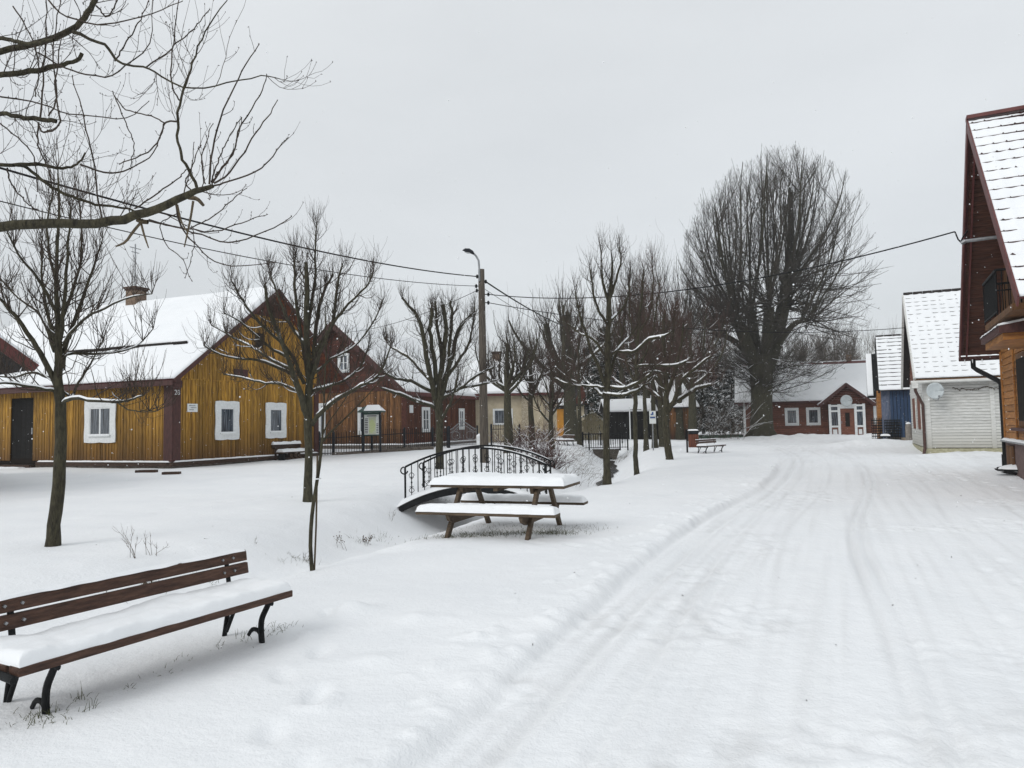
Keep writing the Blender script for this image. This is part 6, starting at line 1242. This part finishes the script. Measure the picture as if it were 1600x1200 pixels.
# ------------- information board with map
def info_board():
    p=P(583,706,33.6); t=empty('map_noticeboard',(p[0],p[1],p[2]),R(-3),'green-framed noticeboard with a printed map under a small snowy roof','noticeboard')
    s=1/1120*33.6; X=lambda px:(px-583)*s; Z=lambda py:(706-py)*s
    for x in(567.5,594.5): mb=MB(); mb.box((X(x),0,Z(670)+0),(.09,.09,Z(634))); mb.bui=0; mb.v=[];mb.f=[];mb.sm=[]; mb.box((X(x),0,Z(636)/2),(.09,.09,Z(636))); mb.build('post',M['graypost'],t)
    mb=MB(); mb.box2((X(569.5),-.03,Z(679)),(X(592.5),.03,Z(648))); b=mb.build('board',M['paper'],t)
    mb=MB(); mb.box2((X(568.5),-.05,Z(680.5)),(X(593.5),.02,Z(679))); mb.box2((X(568.5),-.05,Z(648)),(X(593.5),.02,Z(645))); mb.build('frame',M['green'],t)
    mb=MB(); mb.box2((X(576.5),-.036,Z(678.5)),(X(588),-.031,Z(652))); m_=mb.build('printed_map',M['mapc'],b)
    mb=MB(); pts=[(577,675),(579,668),(577.5,660),(581,655),(585,658),(587.5,664),(586,672),(582,677)]; mb.prism([(X(a),Z(c)) for a,c in pts],lambda u,z,o:(u,-o,z),.037,.039); mb.build('map_area',noise_mat('map_light_green',(.42,.5,.22),(.55,.58,.34),(12,12,12),3,.5,0),m_)
    mb=MB()
    for k in range(9):
        mb.box2((X(570.3),-.035,Z(654+k*2.7)),(X(575.3),-.0315,Z(655.5+k*2.7))); 
        if k>2: mb.box2((X(588.6),-.035,Z(654+k*2.7)),(X(591.8),-.0315,Z(655.3+k*2.7)))
    mb.box2((X(574),-.0385,Z(650.8)),(X(589),-.0315,Z(649.4))); mb.build('printed_lines',M['ink'],b)
    hw=X(601)-X(561); z0=Z(643); z1=Z(634.5)
    mb=MB(); x0,x1=X(562.5),X(600); ra=(x0+.25,x1-.22)
    vs=[(x0,-.42,z0),(x1,-.42,z0),(x1,.42,z0),(x0,.42,z0),(ra[0],0,z1),(ra[1],0,z1),(x0,-.42,z0-.05),(x1,-.42,z0-.05),(x1,.42,z0-.05),(x0,.42,z0-.05)]
    mb.add(vs,[(0,1,5,4),(1,2,5),(2,3,4,5),(3,0,4),(0,6,7,1),(1,7,8,2),(2,8,9,3),(3,9,6,0),(6,9,8,7)]); r=mb.build('roof',M['green'],t)
    mb=MB(); vs=[(x0+.3,-.43,z0+.02),(x1,-.43,z0+.02),(x1+.01,.42,z0+.02),(x0+.3,.42,z0+.02),(ra[0]+.1,0,z1+.05),(ra[1],0,z1+.05),(x0+.3,-.41,z0+.07),(x1-.01,-.41,z0+.07)]
    mb.add(vs,[(6,7,5,4),(0,1,7,6),(1,5,7),(1,2,5),(2,3,4,5),(0,6,4),(0,4,3)]); mb.build('roof_snow',M['snow2'],r)
info_board()
# ------------- lamp pole and cables
base=G(757,723); PX,PY=base[0],base[1]; PZ=base[2]
def lamp_pole():
    D=PY; t=empty('utility_pole_with_street_lamp',base,0,'weathered wooden utility pole carrying a curved street lamp and overhead cables','street lamp')
    top=P(752,421,D)-base
    mb=MB(); mb.tube([(0,0,-.1),top*.33,top*.66,top],[.16,.145,.13,.11],12); mb.build('pole',M['pole'],t)
    q=lambda a,b:P(a,b,D)-base
    mb=MB(); mb.tube([q(749.5,440)-(0,.1,0),q(749,420)-(0,.1,0),q(748,408)-(0,.1,0),q(744,401)-(0,.1,0),q(740,397)-(0,.12,0)],.035,8); mb.build('lamp_arm',M['steel'],t)
    c=q(732,394.5)-(0,.12,0); mb=MB(); mb.tube([q(741,398.5)-(0,.12,0),q(738,395.5)-(0,.12,0),q(733,392.5)-(0,.12,0),q(727,391.8)-(0,.12,0),q(723,392.5)-(0,.12,0)],[.05,.12,.13,.10,.02],10,flat=(.55,1)); h=mb.build('lamp_head',M['graypost'],t)
    mb=MB(); mb.tube([q(736,396.6)-(0,.12,0),q(731,395),q(726,393.4)],[.06,.10,.05],8,flat=(.35,1)); mb.build('lamp_glass',M['lampglass'],h)
    for a,b,dx in((745.5,432,1),(744,447,1),(745,454,1),(759,440,-1),(763,460,-1),(763,473,-1)):
        mb=MB(); e=q(a,b); mb.tube([e,e+(0,0,-.02) if 0 else q(752+ (0 if dx>0 else 2),b)],.018,5); mb.tube([e+(0,0,-.07),e+(0,0,-.03),e+(0,0,.03),e+(0,0,.07)],[.025,.045,.045,.02],7); mb.build('insulator',M['black'],t)
    return t
lamp_pole()
def cable(label,a,b,sag,r,mat='black'):
    n=40; a=np.array(a);b=np.array(b); o=a.copy(); mb=MB(); ts=np.linspace(0,1,n)
    mb.tube([a+(b-a)*s-np.array((0,0,sag*4*s*(1-s)))-o for s in ts],r,5); ob=mb.build('overhead_cable',M[mat],None); ob.location=tuple(o); tag(ob,label,'cable')
D=PY; q=lambda a,b,dd=0:P(a,b,D+dd)
cable('thick black overhead cable sweeping from upper left down to the lamp pole',P(-260,185,9.),q(745,432),.34,.019)
cable('thinner overhead cable running below the thick one to the lamp pole from the left',P(-200,262,11.),q(744,447),.40,.011)
cable('thin cable rising from the brown gable roof to the lamp pole',P(526,520,38.),q(745,454),.35,.011)
cable('thick drooping cable leaving the lamp pole down to the right into the trees',q(759,440),P(905,517,52),.25,.030)
cable('faint thin cable dropping right from the lamp pole below the thick one',q(758,452),P(862,512,45),.1,.010)
cable('overhead cable from the lamp pole across the giant tree to the chalet mast',q(763,460),P(1492,362,15.2),.62,.016)
cable('low overhead cable crossing from the lamp pole to the white house roof',q(763,473),P(1415,512,30),.55,.014)
# loop at the chalet mast
mb=MB(); a=P(1492,362,15.2); o=a; mb.tube([a-o,P(1497,374,15.2)-o,P(1501,378,15.3)-o,P(1505,370,15.4)-o,P(1512,360,15.5)-o],.016,6); ob=mb.build('cable_loop',M['black']); ob.location=tuple(o); tag(ob,'short looped cable tail hanging at the end of the chalet mast','cable')
# ------------- bench against the yellow gable
def wall_bench():
    O=np.array((-12.11,25.51)); u=np.array((.387,.922)); v=np.array((-.922,.387))
    c=O+u*5.95-v*.52; z=.14; t=empty('log_bench',(c[0],c[1],z),math.atan2(.922,.387),'rough log bench heaped with snow against the yellow gable wall','bench')
    mb=MB(); mb.box((0,0,.40),(1.95,.34,.06)); mb.build('seat',M['logs'],t,.01)
    mb=MB(); mb.box((-.1,.38,.66),(1.75,.07,.16)); mb.build('backrest',M['logs'],t,.01)
    for x in(-.85,.85): mb=MB(); mb.box((x,0,.18),(.08,.3,.38)); mb.build('leg',M['black'],t)
    for x in(-.8,.7): mb=MB(); mb.box((x,.36,.33),(.07,.06,.75)); mb.build('back_post',M['logs'],t)
    snow_pad('seat_snow',1.97,.36,.12,t,lambda x,y,h:(x-.985,y-.18,.432+h),.1,nu=50,nv=14,seed=31); snow_pad('backrest_snow',1.78,.14,.13,t,lambda x,y,h:(x-.99,y+.31,.742+h),.07,nu=50,nv=10,seed=33,amp=.6)
    # firewood beneath
    for i in range(7):
        x=-.62+i*.2; g=empty('firewood_log',(0,0,0)) if 0 else None
    c2=O+u*5.95-v*.40; 
    mb=MB(); rng=np.random.default_rng(3)
    for i,(x,zz) in enumerate([(-.55,.1),(-.3,.11),(-.05,.1),(.2,.1),(.48,.11),(-.42,.27),(-.15,.27),(.1,.26)]):
        mb=MB(); r=.085+.02*rng.random(); mb.tube([(0,-.17,0),(0,.17,0)],r,9); ob=mb.build('firewood_log',M['logs']); w=O+u*(5.95+x)-v*.50; ob.location=(w[0],w[1],.14+zz); ob.rotation_euler=(0,0,math.atan2(.922,.387)); tag(ob,'dark cut log stored beneath the snowy bench at the yellow gable','log','logs under the bench')
wall_bench()
# sticks on the yard snow before the house corner
for i,(px,py,l) in enumerate(((229,738,.62),(268,741,.5))):
    p=G(px,py); mb=MB(); mb.box((0,0,.02),(l,.22,.09)); ob=mb.build('wooden_plank',M['logs']); ob.location=(p[0],p[1],p[2]+.01); ob.rotation_euler=(0,0,.05+i*.1); tag(ob,('dark plank half buried in the yard snow, left of the other' if i==0 else 'dark plank half buried in the snow at the yellow house corner'),'plank')
# ------------- waste bin
def bin_():
    p=G(1074,707); t=empty('waste_bin',(p[0],p[1],p[2]),R(-8),'red-brown slatted waste bin on a dark post beside the small bench','waste bin')
    mb=MB(); mb.box((0,0,.45),(.07,.07,1.1)); mb.build('post',M['black'],t)
    mb=MB(); mb.box((.27,0,.52),(.36,.34,.58)); mb.build('liner',M['darkback'],t)
    mb=MB()
    for k in range(5):
        for y in(-.185,.185): mb.box((.125+.073*k,y,.50),(.062,.02,.56))
        for x in(.08,.46): mb.box((x,-.146+.073*k,.50),(.02,.062,.56))
    mb.build('slats',M['binred'],t)
    mb=MB(); mb.box((.27,0,.87),(.40,.38,.14)); mb.build('hood',M['graypost'],t); snow_pad('hood_snow',.42,.4,.06,t,lambda x,y,h:(.06+x,y-.2,.942+h),.08,nu=14,nv=12)
bin_()
# ------------- information sign
def info_sign():
    p=P(1021,700,33.2); p[2]=float(gz(p[0],p[1])); t=empty('blue_information_sign',p,0,'white and blue information sign on a thin post among the trees','sign')
    z=lambda y:P(1021,y,33.2)[2]-p[2]
    mb=MB(); mb.tube([(0,.03,-.1),(0,.03,z(643))],.03,6); mb.build('post',M['steel'],t)
    mb=MB(); mb.box2((-.15,-.02,z(650)),(.15,.0,z(642))); mb.box2((-.15,-.02,z(662)),(.15,.0,z(650.5))); b=mb.build('panel',M['paper'],t)
    mb=MB(); mb.box2((-.09,-.026,z(648.5)),(.04,-.021,z(646.5))); mb.box2((-.03,-.026,z(646.5)),(.04,-.021,z(643.6))); mb.box2((-.12,-.026,z(653.6)),(.12,-.021,z(651.2))); mb.build('symbol',M['inkblue'],b)
info_sign()
p=P(985,686,43); mb=MB(); z0=float(gz(p[0],p[1])); mb.tube([(0,0,-.1),(0,0,P(987,636,43)[2]-z0)],.035,6); t=empty('thin_white_post',(p[0],p[1],z0),0,'thin pale post with a snow cap behind the slim tree','post'); mb.build('shaft',M['white'],t); mb=MB(); mb.tube([(0,0,1.85),(0,0,1.93),(.7,0,1.93)],.03,6); mb.build('arm',M['steel'],t)
# ------------- culvert and its railing
def culvert():
    D=39.5; a=P(926,702,D); b=P(968,702,D); zc=(a[2]+b[2])/2; t=empty('stone_culvert',((a[0]+b[0])/2,D,zc),0,'dark rough stone culvert wall over the creek below the black railing','culvert'); w=(b[0]-a[0])/2
    f=lambda u,z,o:(u,-o,z)
    mb=MB(); ow=.36; oh=-.62
    mb.prism([(-w,.02),(w,.02),(w*.72,-.55),(ow,-.9),(ow,oh+.1),(.0,oh+.28),(-ow,oh+.1),(-ow,-.9),(-w*.72,-.55)],f,-.3,.12); mb.build('stone_wall',M['stone'],t)
    mb=MB(); mb.prism([(-ow,-1.2),(ow,-1.2),(ow,oh+.1),(0,oh+.28),(-ow,oh+.1)],f,-.9,-.31); mb.build('opening',M['darkback'],t)
    snow_pad('coping_snow',2*w,.45,.10,t,lambda x,y,h:(x-w,y-.14,.022+h),.1,nu=30,nv=10)
    A=P(911,702,D-.3);B=P(981,702,D-.3); o=A; t=empty('black_culvert_railing',o,0,'black iron railing with square end posts above the stone culvert','railing')
    h=.86
    def seg(x0,x1,post=True,y=0):
        L=[np.array((x0,y,0)),np.array((x1,y,0))]; fence_run(t,L,h,.035,step=.115,post_mat='black',rail=1,finial=False)
    W_=B[0]-A[0]; seg(0,.34); seg(.341,W_-.44) if 0 else fence_run(t,[np.array((.34,0,0)),np.array((W_-.42,0,0))],h,.02,step=.115,posts=False,rail=1,finial=False); seg(W_-.42,W_)
    fence_run(t,[np.array((.2,1.9,0)),np.array((W_*.5,1.9,0)),np.array((W_,1.9,0))],h,.03,step=.13,post_mat='black',rail=1,finial=False)
culvert()
# ------------- hedge/netting fence near the far house, reed screen
p=P(1093,692,56); t=empty('green_mesh_barrier',(p[0],p[1],p[2]),R(-3),'low green netted barrier with a snow-covered white top rail left of the far house','barrier'); mb=MB()
mb.grid(60,6,lambda a,b:(a*3.4,.06*math.sin(a*40)*b,.62*b+.04*math.sin(a*23)*(b>.9))); o=mb.build('netting',M['hedge'],t); s_=o.modifiers.new('t','SOLIDIFY'); s_.thickness=.08
snow_pad('rail_snow',3.5,.2,.08,t,lambda x,y,h:(x-.02,y-.1,.62+h),.08,nu=30,nv=6)
p=P(906,690,50); t=empty('reed_screen',(p[0],p[1],p[2]),R(-4),'pale dried reed windbreak with an untidy peaked bundle beside the thick tree','screen')
mb=MB(); rng=np.random.default_rng(9)
for i in range(220):
    x=rng.random()*1.9; z=1.25+.25*rng.random(); mb.tube([(x,rng.normal()*.05,-.1),(x+rng.normal()*.05,rng.normal()*.05,z)],[.018,.008],3)
mb.build('reed_panel',M['straw'],t)
mb=MB()
for i in range(160):
    x=.1+rng.random()*1.1; z=1.2+rng.random()*(1.0-abs(x-.55)); mb.tube([(x,rng.normal()*.08,.9+.3*rng.random()),(x+.1+rng.random()*.3,-.1,z),(x+.3+rng.random()*.4,-.15,z-.3*rng.random())],[.015,.012,.006],3)
mb.build('reed_bundle',M['straw'],t)
# ------------- clutter by the blue house
p=P(1368,690,38.3); p[2]=float(gz(p[0],p[1])); t=empty('black_lattice_panel',(p[0],p[1],p[2]),R(-26),'stack of black lattice railings standing before the blue house entrance','railing')
for k,(dx,dy,ww,hh) in enumerate(((-.15,0,.55,1.35),(.45,-.3,.75,1.25))):
    mb=MB(); 
    for i in range(int(ww/.08)+1): mb.box((dx+i*.08,dy,hh/2),(.03,.03,hh))
    for z in np.arange(.1,hh,.14): mb.box((dx+ww/2,dy-.02,z),(ww,.03,.05))
    mb.build('lattice_panel',M['black'],t)
mb=MB(); mb.v=[];
p=P(1384,694,37.4); p[2]=float(gz(p[0],p[1])); t=empty('small_black_stool',(p[0],p[1],p[2]),R(-20),'small dark stool with a snow cap in front of the black lattice','stool'); mb=MB(); mb.box((0,0,.36),(.42,.36,.08)); mb.build('seat',M['black'],t)
for x in(-.17,.17):
    for y in(-.14,.14): mb=MB(); mb.box((x,y,.15),(.05,.05,.34)); mb.build('leg',M['black'],t)
snow_pad('seat_snow',.44,.38,.12,t,lambda x,y,h:(x-.22,y-.19,.4+h),.14,nu=12,nv=12)
p=P(1421,699,35); p[2]=float(gz(p[0],p[1])); t=empty('pale_stone_bollard',(p[0],p[1],p[2]),0,'pale snow-capped stone bollard between the blue house and the white house','bollard'); mb=MB(); mb.tube([(0,0,-.1),(0,0,.62),(0,0,.72),(0,0,.78)],[.15,.14,.12,.05],10); mb.build('shaft',M['concrete'],t); mb=MB(); mb.tube([(0,0,.76),(0,0,.82),(0,0,.86)],[.12,.10,.02],10); mb.build('snow_cap',M['snow2'],t)
# low plank with snow in front of the blue house
p=P(1377,694,36.6); p[2]=float(gz(p[0],p[1])); mb=MB(); mb.box((0,0,.05),(1.15,.3,.08)); ob=mb.build('threshold_plank',M['logs']); ob.location=(p[0],p[1],p[2]); ob.rotation_euler=(0,0,R(-8)); tag(ob,'long dark plank lying in the snow before the blue house','plank')
# snowy bundle at the foot of the chalet
p=G(1594,742); t=empty('snowy_bundle',(p[0],p[1],p[2]),R(-30),'dark tray heaped with snow on the ground by the chalet downpipe','tray'); mb=MB(); mb.grid(20,8,lambda a,b:((.15+.27*b)*math.cos(a*6.2832)*1.25,(.12+.22*b)*math.sin(a*6.2832),.02+.11*b*b)); o=mb.build('tray_rim',M['black'],t); s_=o.modifiers.new('t','SOLIDIFY'); s_.thickness=.02
mb=MB(); mb.grid(20,8,lambda a,b:(.40*b*math.cos(a*6.2832)*1.2,.30*b*math.sin(a*6.2832),.09+.16*math.sqrt(max(0,1-b*b))+.015*math.sin(a*31))); mb.build('snow_heap',M['snow2'],t)
# ------------------------------------------------------------ vegetation
def shrub(label,px,py,n,hgt,sprd,seed,mat='shrub',snow=True,name='bare_shrub'):
    rng=np.random.default_rng(seed); p=G(px,py); root=empty(name,p,0,label,'shrub')
    az=rng.random(n)*6.283; el=np.radians(38+48*rng.random(n)); S=np.stack([.16*sprd*rng.normal(size=n),.14*sprd*rng.normal(size=n),np.full(n,-.03)],1)
    Dd=np.stack([np.cos(az)*np.cos(el),np.sin(az)*np.cos(el),np.sin(el)],1)
    L=hgt*(.6+.6*rng.random(n)); A=grow(S,Dd,L,9,.08,-.25,rng); RA=taper(np.full(n,.010),9,.35)
    S,Dd,r,_=spawn(A,RA,np.full(n,6),.25,1,18,50,rng,.6,.006,updir=.3); B=grow(S,Dd,hgt*.3*(.4+rng.random(len(S))),5,.12,.2,rng); RB=taper(np.full(len(B),.0055),5,.5)
    tubes_obj('stems',[(A,RA,4),(B,RB,3)],M[mat],root)
    if snow: tubes_obj('stem_snow',snow_on([(A,RA)],.003,.45,rng,maxslope=.6,hgt=1.2,wid=1.3)+snow_on([(B,RB)],.003,.3,rng,maxslope=.6,hgt=1.3,wid=1.4),M['snow2'],root)
shrub('dense reddish bare shrub dusted with snow at the right end of the footbridge',852,741,170,.82,1.35,1)
shrub('tall arching bush bowed under snow between the barn and the far red-brown house',1128,687,90,3.4,5,9,'twig_far')
shrub('low reddish bare shrub behind the bigger one, in front of the orange-door outbuilding',822,706,110,1.3,3.2,2)
shrub('small bare shrub at the foot of the thick far tree',850,694,80,1.2,3.,3)
def grass_stuff():
    rng=np.random.default_rng(21); PT=[];RD=[]
    def tuft(cx,cy,n,sp,h,lean=.5):
        x=cx+sp[0]*rng.normal(size=n); y=cy+sp[1]*rng.normal(size=n); z=gz(x,y)-.01; az=rng.random(n)*6.28; l=lean*rng.random(n); d=np.stack([np.cos(az)*l,np.sin(az)*l,np.ones(n)],1)
        PT.append(grow(np.stack([x,y,z],1),d,h*(.4+.8*rng.random(n)),5,.12,-.35,rng)); RD.append(taper(np.full(n,.0022),5,.3))
    # bare patch under the table, under the bench, along the ditch edge
    tuft(-.15,9.75,700,(.5,.14),.06,1.2); tuft(.45,9.75,260,(.22,.12),.08,1.2); tuft(-.1,10.3,300,(.6,.3),.05,1.2); tuft(.85,10.2,60,(.3,.1),.06)
    tuft(-.7,9.55,90,(.3,.05),.09,1.)
    for px,py,n,s,h in((78,1117,26,.06,.06),(50,1125,22,.06,.06),(125,1092,9,.03,.09),(140,1108,7,.04,.08),(195,1075,7,.03,.06),(255,1052,9,.05,.05),(345,1010,8,.04,.06),(385,1000,14,.07,.06),(420,985,26,.08,.06),(445,980,16,.08,.05),(300,1030,6,.05,.05),(100,1120,18,.08,.05)):
        p=G(px,py); tuft(p[0],p[1],n,(s,s),h,1.)
    for px,py,n in((585,842,22),(560,848,16),(600,838,12),(440,878,10),(470,876,26),(180,935,20),(240,920,26),(235,915,14),(320,905,12),(700,805,22),(730,790,20)):
        p=G(px,py); tuft(p[0],p[1],n,(.10,.06),.12,.9)
    T=np.concatenate(PT); Rr=np.concatenate(RD); o=tubes_obj('grass',[(T,Rr,3)],M['grass'],None); tag(o,'thin winter grass blades poking through the snow','grass',kind='stuff')
    # arching dry sedge along the creek bank
    PT=[];RD=[]
    for px,py,n in((896,735,34),(905,728,38),(912,720,30),(925,715,24),(886,742,30),(918,735,20),(965,722,20),(975,716,16)):
        p=G(px,py); nn=n; x=p[0]+.35*rng.normal(size=nn); y=p[1]+.7*rng.normal(size=nn); z=gz(x,y)-.02; az=rng.normal(size=nn)*.9-.3; d=np.stack([np.cos(az)*.6,np.sin(az)*.3,np.ones(nn)],1)
        PT.append(grow(np.stack([x,y,z],1),d,.35+.45*rng.random(nn),8,.03,-1.3,rng)); RD.append(taper(np.full(nn,.0045),8,.4))
    o=tubes_obj('dry_sedge',[(np.concatenate(PT),np.concatenate(RD),3)],M['weed'],None); tag(o,'arching dry sedge blades on the snowy creek bank','sedge',kind='stuff')
grass_stuff()
def litter():
    rng=np.random.default_rng(61); n=80; x=-6+16*rng.random(n); y=2.3+14*rng.random(n); z=gz(x,y)+.004
    az=rng.random(n)*6.28; d=np.stack([np.cos(az),np.sin(az),.15*rng.normal(size=n)],1); A=grow(np.stack([x,y,z],1),d,.012+.045*rng.random(n)**3,4,.2,0.,rng)
    o=tubes_obj('twig_litter',[(A,taper(.0016+.0028*rng.random(n),4,.5),4)],M['twig'],None); tag(o,'tiny twig and bark scraps scattered on the snow','litter',kind='stuff')
litter()
def weed(label,px,py,h,n,seed,heads=True):
    rng=np.random.default_rng(seed); p=G(px,py); root=empty('dry_weed',p,0,label,'weed','dry weeds in the snow')
    S=np.stack([.03*rng.normal(size=n),.03*rng.normal(size=n),np.full(n,-.02)],1); d=np.stack([.4*rng.normal(size=n),.3*rng.normal(size=n),np.ones(n)],1)
    A=grow(S,d,h*(.6+.5*rng.random(n)),8,.1,.1,rng); RA=taper(np.full(n,.0028),8,.5)
    S,Dd,r,_=spawn(A,RA,np.full(n,5),.4,1,25,55,rng,.6,.002,updir=.4); B=grow(S,Dd,h*.28*(.4+rng.random(len(S))),5,.1,.4,rng); tubes_obj('stems',[(A,RA,4),(B,taper(np.full(len(B),.0017),5,.6),3)],M['weed'],root)
    if heads:
        tip=np.concatenate([A[:,-1],B[:,-1]]); t=np.linspace(0,1,4)[None,:,None]; H_=tip[:,None]+t*np.array((0,0,.016)); tubes_obj('seed_heads',[(H_,np.tile(np.array([.003,.009,.008,.002]),(len(tip),1)),5)],M['weed'],root)
weed('branching dry weed behind the middle of the foreground bench back',208,872,.36,5,1,False); weed('bushy dry weed just right of the branching one behind the bench',238,868,.26,5,2,False)
weed('dry weed with round seed heads on the ditch bank right of the sapling',536,858,.26,3,3); weed('low dark weed clump on the ditch edge left of the picnic table',575,850,.13,7,4)
weed('faint thin weed on the bank left of the sapling tree',402,850,.14,2,5,False); weed('small snowy weed tuft at the left foot of the sapling',474,876,.17,6,6,False); weed('short weed seen between the slats of the foreground bench',236,925,.16,4,7); weed('thin upright weed on the bank before the footbridge girder',615,815,.3,3,8,False)
# conifers
def conifer(label,px,py,D,h,w,seed,dens=1.,snow=.5,src=None):
    rng=np.random.default_rng(seed); p=P(px,py,D); z=float(gz(p[0],p[1])); root=empty('spruce_tree',(p[0],p[1],z),0,label,'tree','snowy spruces in the background')
    mb=MB(); mb.tube([(0,0,-.1),(0,0,h*.5),(0,0,h)],[.16,.1,.02],7); mb.build('trunk',M['bark'],root)
    n=int(150*dens); t=rng.random(n)**.8; zz=h*(.06+.92*t); L=w*(1-t)**.75*(.65+.5*rng.random(n))+.15; az=rng.random(n)*6.283
    S=np.stack([0*zz,0*zz,zz],1); d=np.stack([np.cos(az),np.sin(az),-.12+.3*t],1); A=grow(S,d,L,7,.06,-.25,rng)
    # needle sprays : small drooping quads along each bough
    k=36; ii=np.repeat(np.arange(n),k); tt=rng.random(n*k)**.7; f=tt*5.999; i=f.astype(int); u=(f-i)[:,None]; Q=A[ii,i]*(1-u)+A[ii,i+1]*u; T=norm(A[ii,i+1]-A[ii,i])
    side=norm(np.cross(T,np.array([0,0,1.])))*np.where(rng.random(n*k)<.5,1,-1)[:,None]
    ln=(.16+.22*rng.random(n*k))[:,None]; dr=norm(T*.6+side*(.5+.5*rng.random(n*k))[:,None]+np.array([0,0,-.45])+.2*rng.normal(size=Q.shape)); wd=norm(np.cross(dr,np.array([0.2,.1,1.])))*(.03+.03*rng.random(n*k))[:,None]
    V=np.stack([Q-wd,Q+wd,Q+dr*ln+wd*.3,Q+dr*ln-wd*.3],1).reshape(-1,3); np_mesh('crown',V,np.arange(len(V)).reshape(-1,4),M['needle'],root,False)
    m=(rng.random(n*k)<snow*.55); Qs=Q[m]+np.array([0,0,.03]); ds=dr[m]*ln[m]; ws=wd[m]*1.2; V=np.stack([Qs-ws,Qs+ws,Qs+ds*.8+ws*.5,Qs+ds*.8-ws*.5],1).reshape(-1,3)
    np_mesh('bough_snow',V,np.arange(len(V)).reshape(-1,4),M['snow2'],root,False); return root
for i,(px,py,D,h,w,lb,sn) in enumerate([(948,688,60,9.5,2.6,'dark spruce behind the left end of the culvert railing',.35),(972,688,66,11,2.8,'dark spruce rising behind the dark shed roof',.3),(1000,690,70,11.5,3,'tall dark spruce in the middle of the dark evergreen group',.3),
   (1032,690,64,9.5,2.6,'dark spruce behind the information sign trees',.3),(1066,690,68,11,2.8,'dark spruce directly behind the brown barn roof',.3),(1100,686,66,8.5,2.8,'broad snowy spruce right of the brown barn',.5),
   (1124,686,70,8.0,2.8,'snow-laden spruce between the barn and the far red-brown house',.7),(1146,686,64,6.0,2.2,'lower snow-laden spruce touching the far house roof end',.8),(921,690,64,8.2,2.4,'small dark spruce right of the broad old tree',.4)]):
    conifer(lb,px,py,D,h,w,200+i,1.,sn)
# background woodland (one mass) and a few single trees right of it
def woodland():
    rng=np.random.default_rng(99); n=120; D=85+60*rng.random(n); px=820+(1420-820)*rng.random(n)
    h=np.where(px>1340,6.5,np.where(px<1080,12,13.5))*(D/100)*(.75+.35*rng.random(n)); x=(px-800)/1120*D
    B=np.stack([x,D,gz(x,D)-.2],1); T=grow(B,np.tile([0,0,1.],(n,1)),h*.9,8,.03,.2,rng); RT=taper(.16+.1*rng.random(n),8,.15)
    S,Dd,r,t=spawn(T,RT,np.full(n,34),.12,1,25,60,rng,.5,.07,updir=.2); A=grow(S,Dd,np.repeat(h,34)*.26*(.5+.8*rng.random(len(S)))*(1.1-.6*t),7,.1,.9,rng); RA=taper(np.maximum(r,.03),7,.4)
    S,Dd,r,t=spawn(A,RA,np.full(len(A),7),.15,1,25,55,rng,.6,.03,updir=.2); Bq=grow(S,Dd,.9+1.2*rng.random(len(S)),5,.12,.5,rng); RB=taper(np.full(len(Bq),.021),5,.5)
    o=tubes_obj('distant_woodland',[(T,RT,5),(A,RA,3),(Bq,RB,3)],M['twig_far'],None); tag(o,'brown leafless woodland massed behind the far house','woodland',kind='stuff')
    # undergrowth screen of brush low in the wood
    m=5000; D=80+55*rng.random(m); x=(860+(1430-860)*rng.random(m)-800)/1120*D; S=np.stack([x,D,gz(x,D)],1); d=norm(np.stack([.5*rng.normal(size=m),.5*rng.normal(size=m),np.ones(m)],1)); A=grow(S,d,1.5+3.0*rng.random(m),6,.1,.2,rng)
    o=tubes_obj('distant_undergrowth',[(A,taper(np.full(m,.035),6,.4),3)],M['twig_far'],None); tag(o,'leafless brush at the foot of the distant wood','undergrowth',kind='stuff')
woodland()
for i,(px,D,h,lb) in enumerate([(1350,72,10.5,'spindly grey background tree right of the giant tree'),(1378,75,11.8,'forked grey background tree just left of the white house ridge'),(1398,82,11.5,'pale leaning background tree behind the blue house roof')]):
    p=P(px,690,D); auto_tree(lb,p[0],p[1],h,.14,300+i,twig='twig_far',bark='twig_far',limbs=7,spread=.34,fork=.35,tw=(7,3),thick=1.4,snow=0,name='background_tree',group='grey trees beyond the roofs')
# ------------------------------------------------------------ falling snow : flakes in the air
def flakes():
    rng=np.random.default_rng(8); n=13000; x=-26+52*rng.random(n); y=2.2+36*rng.random(n)**.9; z=.2+11*rng.random(n); r=(.004+.006*rng.random(n)**1.5)*np.clip(y/6,.55,1.25)
    o6=np.array([(1,0,0),(0,1,0),(-1,0,0),(0,-1,0),(0,0,1),(0,0,-1)],float); sc_=.7+.6*rng.random((n,1,3)); V=np.stack([x,y,z],1)[:,None]+o6[None]*r[:,None,None]*sc_
    f=np.array([(0,1,4),(1,2,4),(2,3,4),(3,0,4),(1,0,5),(2,1,5),(3,2,5),(0,3,5)]); Fq=(np.arange(n)[:,None,None]*6+f[None]).reshape(-1,3)
    o=np_mesh('falling_snow',V.reshape(-1,3),Fq,M['snow2'],None,True); tag(o,'snowflakes falling through the air','snowflakes',kind='stuff')
flakes()
# snow lumps thrown up beside the road

# ------------------------------------------------------------ snow-laden air
def haze():
    m=bpy.data.materials.new('snowy_air'); m.use_nodes=True; nt=m.node_tree; nt.nodes.remove(nt.nodes['Principled BSDF'])
    v=nt.nodes.new('ShaderNodeVolumePrincipled'); v.inputs['Color'].default_value=(.9,.93,.96,1); v.inputs['Density'].default_value=.0009; v.inputs['Anisotropy'].default_value=0.
    nt.links.new(v.outputs[0],nt.nodes['Material Output'].inputs['Volume'])
    mb=MB(); mb.box2((-620,-60,-6),(620,480,75)); tag(mb.build('haze',m),'pale snowy air filling the whole scene','haze',kind='stuff')
haze()
